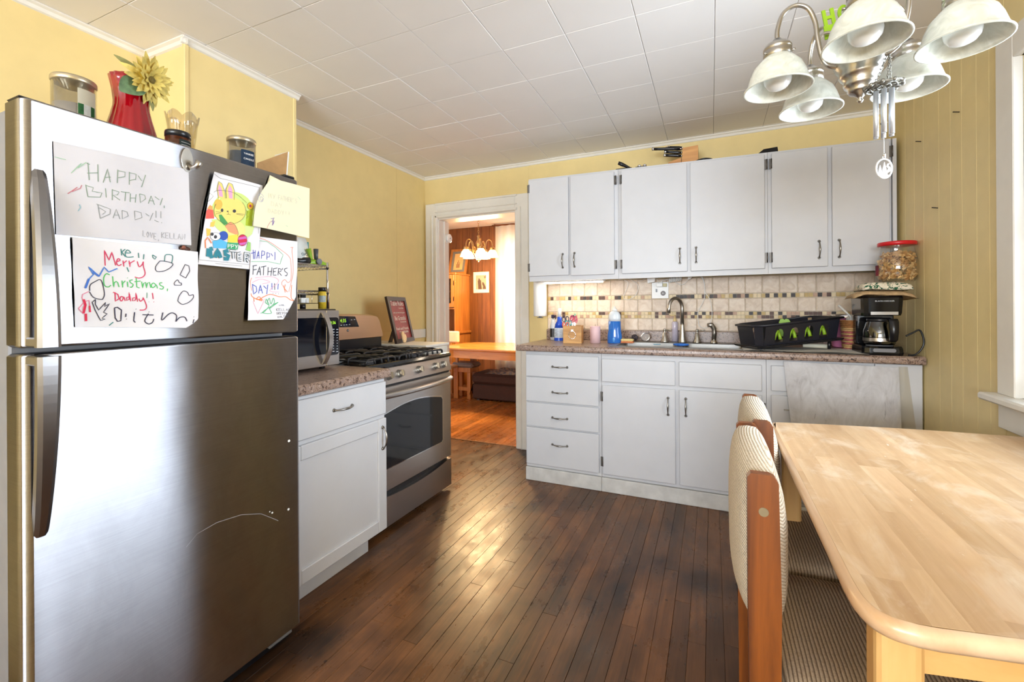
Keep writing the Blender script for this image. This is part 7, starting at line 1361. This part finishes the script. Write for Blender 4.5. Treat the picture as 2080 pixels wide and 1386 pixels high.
# sheer curtain
def cur(u, v): return (-2.775 + .03 * (1 - v) * (1 - u) + 1.33 * u + .006 * v, 5.60 + .022 * math.sin(u * 62 + math.sin(v * 3) * .4) * (.6 + .4 * v) + .008 * math.sin(u * 27), 2.305 - 2.16 * v)
m = N('sheer_curtain_fabric'); n = m.n; n.remove(m.b); d_ = n.new('ShaderNodeBsdfDiffuse'); d_.inputs[0].default_value = (.9, .88, .85, 1); tl = n.new('ShaderNodeBsdfTranslucent'); tl.inputs[0].default_value = (.95, .94, .92, 1); tp = n.new('ShaderNodeBsdfTransparent'); a_ = n.new('ShaderNodeMixShader'); a_.inputs[0].default_value = .55; b_ = n.new('ShaderNodeMixShader'); b_.inputs[0].default_value = .14
m.link(d_.outputs[0], a_.inputs[1]); m.link(tl.outputs[0], a_.inputs[2]); m.link(a_.outputs[0], b_.inputs[1]); m.link(tp.outputs[0], b_.inputs[2]); m.link(b_.outputs[0], n['Material Output'].inputs[0])
t = thing('sheer_curtain', 'white sheer curtain on a brown rod at the dining room window', 'curtain', (-2.11, 5.6, .145)); MB().patch(cur, 150, 10).build('curtain_panel', m.m, t, fix=False); MB().cyl((-2.80, 5.605, 2.315), (-1.40, 5.605, 2.315), .011, n=10).build('curtain_rod', plain('brown_rod', (104, 58, 28), .5), t)
for x in (-2.76, -1.45): MB().box(x - .01, x + .01, 5.6, 5.728, 2.31, 2.33).build('rod_bracket', MATS['brown_rod'], t)
# hutch
HX1, HY0, HZT = -3.235, 5.33, aY(930, 557, 5.33).z
t = thing('china_hutch', 'honey oak china hutch with glass door at the left of the dining room', 'hutch', (-3.75, 5.53, 0)); HB = .83
MB().box(-4.28, HX1 + .012, HY0 - .12, YD - .006, .06, HB - .02, .004).build('base_body', M_OAK, t, fix=False); MB().box(-4.28, HX1 + .03, HY0 - .14, YD - .006, HB - .02, HB + .012, .004).build('counter', M_OAK, t, fix=False); MB().box(-4.28, HX1, HY0 - .10, YD - .006, 0, .06).build('plinth', M_OAK, t)
MB().box(HX1 - .02, HX1, HY0, YD - .006, HB + .012, HZT, .002).build('side_panel', M_OAK, t, fix=False); MB().box(-4.28, HX1 - .02, YD - .02, YD - .006, HB + .012, HZT).build('back_panel', M_OAK, t); MB().box(-4.28, HX1 + .015, HY0 - .015, YD - .006, HZT, HZT + .022, .004).build('top_board', M_OAK, t, fix=False)
zsh = aY(922, 625, HY0).z; MB().box(-4.28, HX1 - .02, HY0, YD - .02, zsh - .022, zsh).build('shelf', M_OAK, t); MB().box(-4.28, HX1 - .02, HY0 + .05, YD - .02, (zsh + HZT) / 2 - .008, (zsh + HZT) / 2 + .008).build('shelf', M_OAK, t)
dx1, dx0 = HX1 - .012, HX1 - .30
for i in range(3):
    x1 = dx1 - .305 * i; x0 = x1 - .30; d = MB().box(x0, x0 + .05, HY0 - .02, HY0 - .001, zsh + .004, HZT - .004, .003).build('door', M_OAK, t, fix=False); MB().box(x1 - .05, x1, HY0 - .02, HY0 - .001, zsh + .004, HZT - .004, .003).build('stile', M_OAK, d, fix=False)
    for z0, z1 in ((zsh + .004, zsh + .06), (HZT - .06, HZT - .004)): MB().box(x0 + .05, x1 - .05, HY0 - .02, HY0 - .001, z0, z1, .003).build('rail', M_OAK, d, fix=False)
    MB().box(x0 + .05, x1 - .05, HY0 - .011, HY0 - .008, zsh + .06, HZT - .06).build('pane', M_CLEAR, d)
    for z in (zsh + .12, HZT - .12): MB().box(x1 - .006, x1 + .004, HY0 - .026, HY0 - .02, z - .03, z + .03, .001).build('hinge', plain('dark_bronze', (60, 44, 30), .4, .8) if 'dark_bronze' not in MATS else MATS['dark_bronze'], d, 'dark bronze hinge', fix=False)
    for z0, z1 in ((.10, .52), (.55, HB - .04)): e = MB().box(x0 + .006, x1 - .006, HY0 - .138, HY0 - .121, z0, z1, .004).build('drawer' if z0 > .5 else 'base_door', M_OAK, t, fix=False); MB().sphere(((x0 + x1) / 2, HY0 - .146, z1 - .06), .012, 8, 6).build('knob', MATS['dark_bronze'], e)
for i, (x, z) in enumerate(((-3.31, zsh), (-3.40, zsh), (-3.33, (zsh + HZT) / 2 + .008), (-3.42, (zsh + HZT) / 2 + .008))):
    g = thing('goblet', 'glass goblet on the %s shelf behind the hutch door' % ('lower', 'lower', 'upper', 'upper')[i] + (', nearest the door hinges', ', farther from the door hinges')[i % 2], 'glass', (x, HY0 + .12, z), 'goblets behind the hutch door'); MB().lathe([(0, 0), (.028, .001), (.028, .004), (.005, .01), (.005, .06), (.026, .085), (.03, .13), (.028, .13), (.024, .086), (0, .066)], (x, HY0 + .12, z + .0005), 16).build('body', M_CLEAR, g)
# leaning frame on hutch
a0_, a1_ = aY(918, 556, 5.60), aY(946, 556, 5.60); zt_ = aY(930, 505, 5.66).z; zb_ = HZT + .023; X0, X1 = a1_.x - .30, a1_.x
t = thing('oak_picture_frame', 'oak framed picture with grey mat leaning on top of the hutch', 'picture', ((X0 + X1) / 2, 5.62, zb_))
un, vn = Vector((1, 0, 0)), Vector((0, .10, zt_ - zb_)).normalized(); Hh_ = (zt_ - zb_) * 1.02; wn_ = un.cross(vn); o_ = Vector((X0, 5.60, zb_))
W_ = X1 - X0
for n_, a, b, c, d in (('frame_side', 0, .035, 0, Hh_), ('frame_side', W_ - .035, W_, 0, Hh_), ('frame_rail', .035, W_ - .035, 0, .035), ('frame_rail', .035, W_ - .035, Hh_ - .035, Hh_)): MB().prism([(a, c), (b, c), (b, d), (a, d)], o_, un, vn, -wn_ * .016).build(n_, M_OAK, t)
MB().prism([(.033, .033), (W_ - .033, .033), (W_ - .033, Hh_ - .033), (.033, Hh_ - .033)], o_ - wn_ * .006, un, vn, -wn_ * .003).build('mat_board', plain('grey_mat', (112, 108, 106), .8), t); MB().prism([(.075, .07), (W_ - .075, .07), (W_ - .075, Hh_ - .07), (.075, Hh_ - .07)], o_ - wn_ * .0055, un, vn, -wn_ * .001).build('print', plain('tan_print', (206, 164, 110), .7, mott=.08), t)
m = MB(); 
for i in range(5): m.prism([(W_ / 2 - .03 + .012 * i, .10), (W_ / 2 - .022 + .012 * i, .10), (W_ / 2 - .022 + .012 * i, .16 + .03 * (i % 3)), (W_ / 2 - .03 + .012 * i, .16 + .03 * (i % 3))], o_ - wn_ * .005, un, vn, -wn_ * .0005)
m.build('print_figure', plain('sepia_ink', (120, 70, 50), .8), t)
# silhouette photo on the wall
p0, p1 = aY(962.5, 595.5, YD - .004), aY(993.5, 552, YD - .004); t = thing('silhouette_picture', 'white matted picture of a dark silhouette pair on the dining room panelling', 'picture', ((p0.x + p1.x) / 2, YD - .004, (p0.z + p1.z) / 2))
MB().box(p0.x, p1.x, YD - .016, YD - .0025, p0.z, p1.z, .002).build('mat_frame', plain('warm_white_mat', (240, 226, 204), .6), t, fix=False); W_, H_ = p1.x - p0.x, p1.z - p0.z; yq = YD - .0165
MB().prism([(.17 * W_, .17 * H_), (.83 * W_, .17 * H_), (.83 * W_, .84 * H_), (.17 * W_, .84 * H_)], (p0.x, yq, p0.z), (1, 0, 0), (0, 0, 1), (0, -.0006, 0)).build('photo', plain('taupe_photo', (178, 154, 130), .6, mott=.1), t)
m = MB()
for pl in ([(.32, .17), (.56, .17), (.52, .4), (.50, .58), (.43, .64), (.40, .70), (.34, .68), (.33, .62), (.29, .56), (.31, .4)], [(.62, .17), (.82, .17), (.80, .28), (.70, .44), (.64, .52), (.58, .49), (.58, .40), (.63, .32)], [(.74, .68), (.77, .68), (.82, .82), (.79, .82), (.76, .75), (.73, .81), (.71, .8)]): m.prism([(a * W_, b * H_) for a, b in pl], (p0.x, yq - .0007, p0.z), (1, 0, 0), (0, 0, 1), (0, -.0006, 0))
m.build('silhouettes', plain('sepia_dark', (86, 66, 56), .7), t)
# dining table
t = thing('dining_table', 'honey oak dining table with a bowed edge in the far room', 'table', (-2.4, 5.05, 0)); zt_ = .70
ol = smooth([(-3.05, 4.92), (-3.03, 4.72), (-2.9, 4.55), (-2.5, 4.47), (-2.05, 4.44), (-1.6, 4.46), (-1.45, 4.6)], 4) + smooth([(-1.42, 5.3), (-1.55, 5.42), (-2.4, 5.44), (-2.9, 5.40), (-3.03, 5.25)], 4)
MB().rings([[(x, y, z) for x, y in inset(ol if area2(ol) > 0 else ol[::-1], d)] for d, z in ((.012, zt_ - .03), (0, zt_ - .02), (0, zt_ - .006), (.006, zt_))], True, 0, False).build('tabletop', M_OAKX, t)
il = inset(ol if area2(ol) > 0 else ol[::-1], .05); il2 = inset(ol if area2(ol) > 0 else ol[::-1], .07); MB().rings([[(x, y, zt_ - .0305) for x, y in il], [(x, y, zt_ - .12) for x, y in il], [(x, y, zt_ - .12) for x, y in il2], [(x, y, zt_ - .0305) for x, y in il2]], False, 0, False, True).build('apron', M_OAKX, t)
for x, y in ((-2.96, 5.24), (-1.6, 4.62), (-1.6, 5.25)): MB().box(x, x + .07, y, y + .07, 0, zt_ - .031, .006).build('leg', M_OAK, t, fix=False)
# bench stool with grey cushion
X0, X1, Y0, Y1 = -3.07, -2.82, 5.00, 5.19; zs_ = .40; M_OAKS = wood('stool_oak', (170, 100, 44), (206, 136, 66), 'Z', .4, 3, 26, 0)
t = thing('bench_stool', 'oak stool with a grey padded seat beside the brown ottoman', 'stool', ((X0 + X1) / 2, (Y0 + Y1) / 2, 0)); MB().box(X0 - .02, X1 + .05, Y0 - .03, Y1 + .02, zs_ + .0005, zs_ + .065, .024).build('cushion', plain('grey_fabric', (128, 116, 112), .9, mott=.12, scale=60), t); MB().box(X0, X1, Y0, Y1, zs_ - .06, zs_, .003).build('seat_frame', M_OAKS, t, fix=False)
for x in (X0, X1 - .05):
    for y in (Y0, Y1 - .05): MB().box(x, x + .05, y, y + .05, 0, zs_ - .061, .003).build('leg', M_OAKS, t, fix=False)
for y in (Y0 + .012, Y1 - .038): MB().box(X0 + .051, X1 - .051, y, y + .026, .10, .15, .003).build('stretcher', M_OAKS, t, fix=False)
# ottoman with blanket
t = thing('ottoman', 'dark brown upholstered storage ottoman under the dining table', 'ottoman', (-2.3, 5.2, 0)); M_BRN = plain('dark_brown_fabric', (70, 40, 28), .85, mott=.2, scale=80, bump=.2, bscale=200)
OX0, OX1, OY0, OY1 = -2.775, -1.85, 4.97, 5.40
MB().box(OX0, OX1, OY0, OY1, .018, .205, .015).build('base', M_BRN, t, fix=False); MB().box(OX0 - .012, OX1 + .012, OY0 - .012, OY1 + .01, .207, .345, .035).build('padded_lid', M_BRN, t, fix=False)
for x in (OX0 + .04, OX1 - .08):
    for y in (OY0 + .04, OY1 - .08): MB().box(x, x + .04, y, y + .04, 0, .018).build('foot', M_BLACK, t)
MB().patch(lambda u, v: (OX0 - .015 - .05 * v * math.sin(u * 3.1), OY0 + .0 + .02 * u, .19 - .12 * v + .0 * u) if False else (OX0 - .002 - .05 * v - .01 * math.sin(u * 6), OY0 + .02 + .16 * u, .20 - .14 * v), 6, 4, thick=(-.004, 0, 0)).build('fabric_flap', M_BRN, t)
m = N('plaid_blanket_fabric'); setp(m.b, .95); g = m.new('ShaderNodeTexChecker'); m.link(m.pos(), g.inputs['Vector']); g.inputs['Scale'].default_value = 26; g.inputs['Color1'].default_value = rgb(58, 62, 84); g.inputs['Color2'].default_value = rgb(176, 140, 96); m.link(m.mix(.5, g.outputs['Color'], m.ramp(m.noise(m.pos(), 20, 3), [(.3, rgb(70, 74, 96)), (.7, rgb(190, 178, 160))])), m.b.inputs['Base Color'])
def blf(u, v):
    e = (math.sin(math.pi * min(1, max(0, u))) ** .45) * (math.sin(math.pi * min(1, max(0, v))) ** .5) if 0 < u < 1 and 0 < v < 1 else 0
    return (-2.60 + .66 * u + .02 * math.sin(v * 9), 4.963 + .34 * v + .012 * math.sin(u * 13), .3465 + e * (.028 + .06 * u + .012 * math.sin(u * 15 + v * 6) + .012 * math.sin(u * 31 - v * 11)))
tag(MB().patch(blf, 40, 16, thick=None).build('plaid_blanket', m.m, None), 'rumpled blue and tan plaid blanket lying on the brown ottoman', 'blanket')
# pale chair back behind the table
t = thing('pale_chair', 'chair with a pale upholstered back at the left end of the dining table', 'chair', (-3.22, 5.02, 0)); px0, px1 = aY(905, 690, 5.0).x, aY(932, 690, 5.0).x; z1_ = aY(925, 673, 5.0).z
M_PALE = plain('pale_upholstery', (236, 206, 176), .8)
MB().box(px0, px1, 4.985, 5.03, .72, z1_, .014).build('back_pad', M_PALE, t, fix=False)
for x in (px0 + .01, px1 - .05): MB().box(x, x + .035, 4.992, 5.022, 0, .722, .003).build('rear_leg', M_OAKS, t, fix=False)
MB().box(px0, px1, 4.66, 4.98, .40, .44, .012).build('seat', M_PALE, t, fix=False)
for x in (px0 + .01, px1 - .05): MB().box(x, x + .035, 4.68, 4.715, 0, .40, .003).build('front_leg', M_OAKS, t, fix=False)
# lit dining chandelier
M_WNICK = plain('warm_bronze_metal', (196, 160, 110), .35, .9)
M_LIT = emit('lit_amber_shade', (255, 214, 140), 9); M_LITB = emit('lit_bulb', (255, 232, 180), 30)
dcx, dcy = aY(972, 500, 4.72).x, 4.72; zr2 = zat(522, (dcx, dcy))
chandelier(dcx, dcy, zr2, 20, .165, .072, 'lit amber five light chandelier with glowing shades over the dining table', 'chandeliers', M_WNICK, M_LIT, M_LITB, 1, ZC - .005)
for i in range(5):
    a = R(20 + 72 * i); l = bpy.data.lights.new('bulb_glow', 'POINT'); l.energy = 30; l.color = (1, .72, .38); l.shadow_soft_size = .04
    o = bpy.data.objects.new('bulb_glow', l); COL.objects.link(o); o.location = (dcx + .165 * math.cos(a), dcy + .165 * math.sin(a), zr2 - .03)
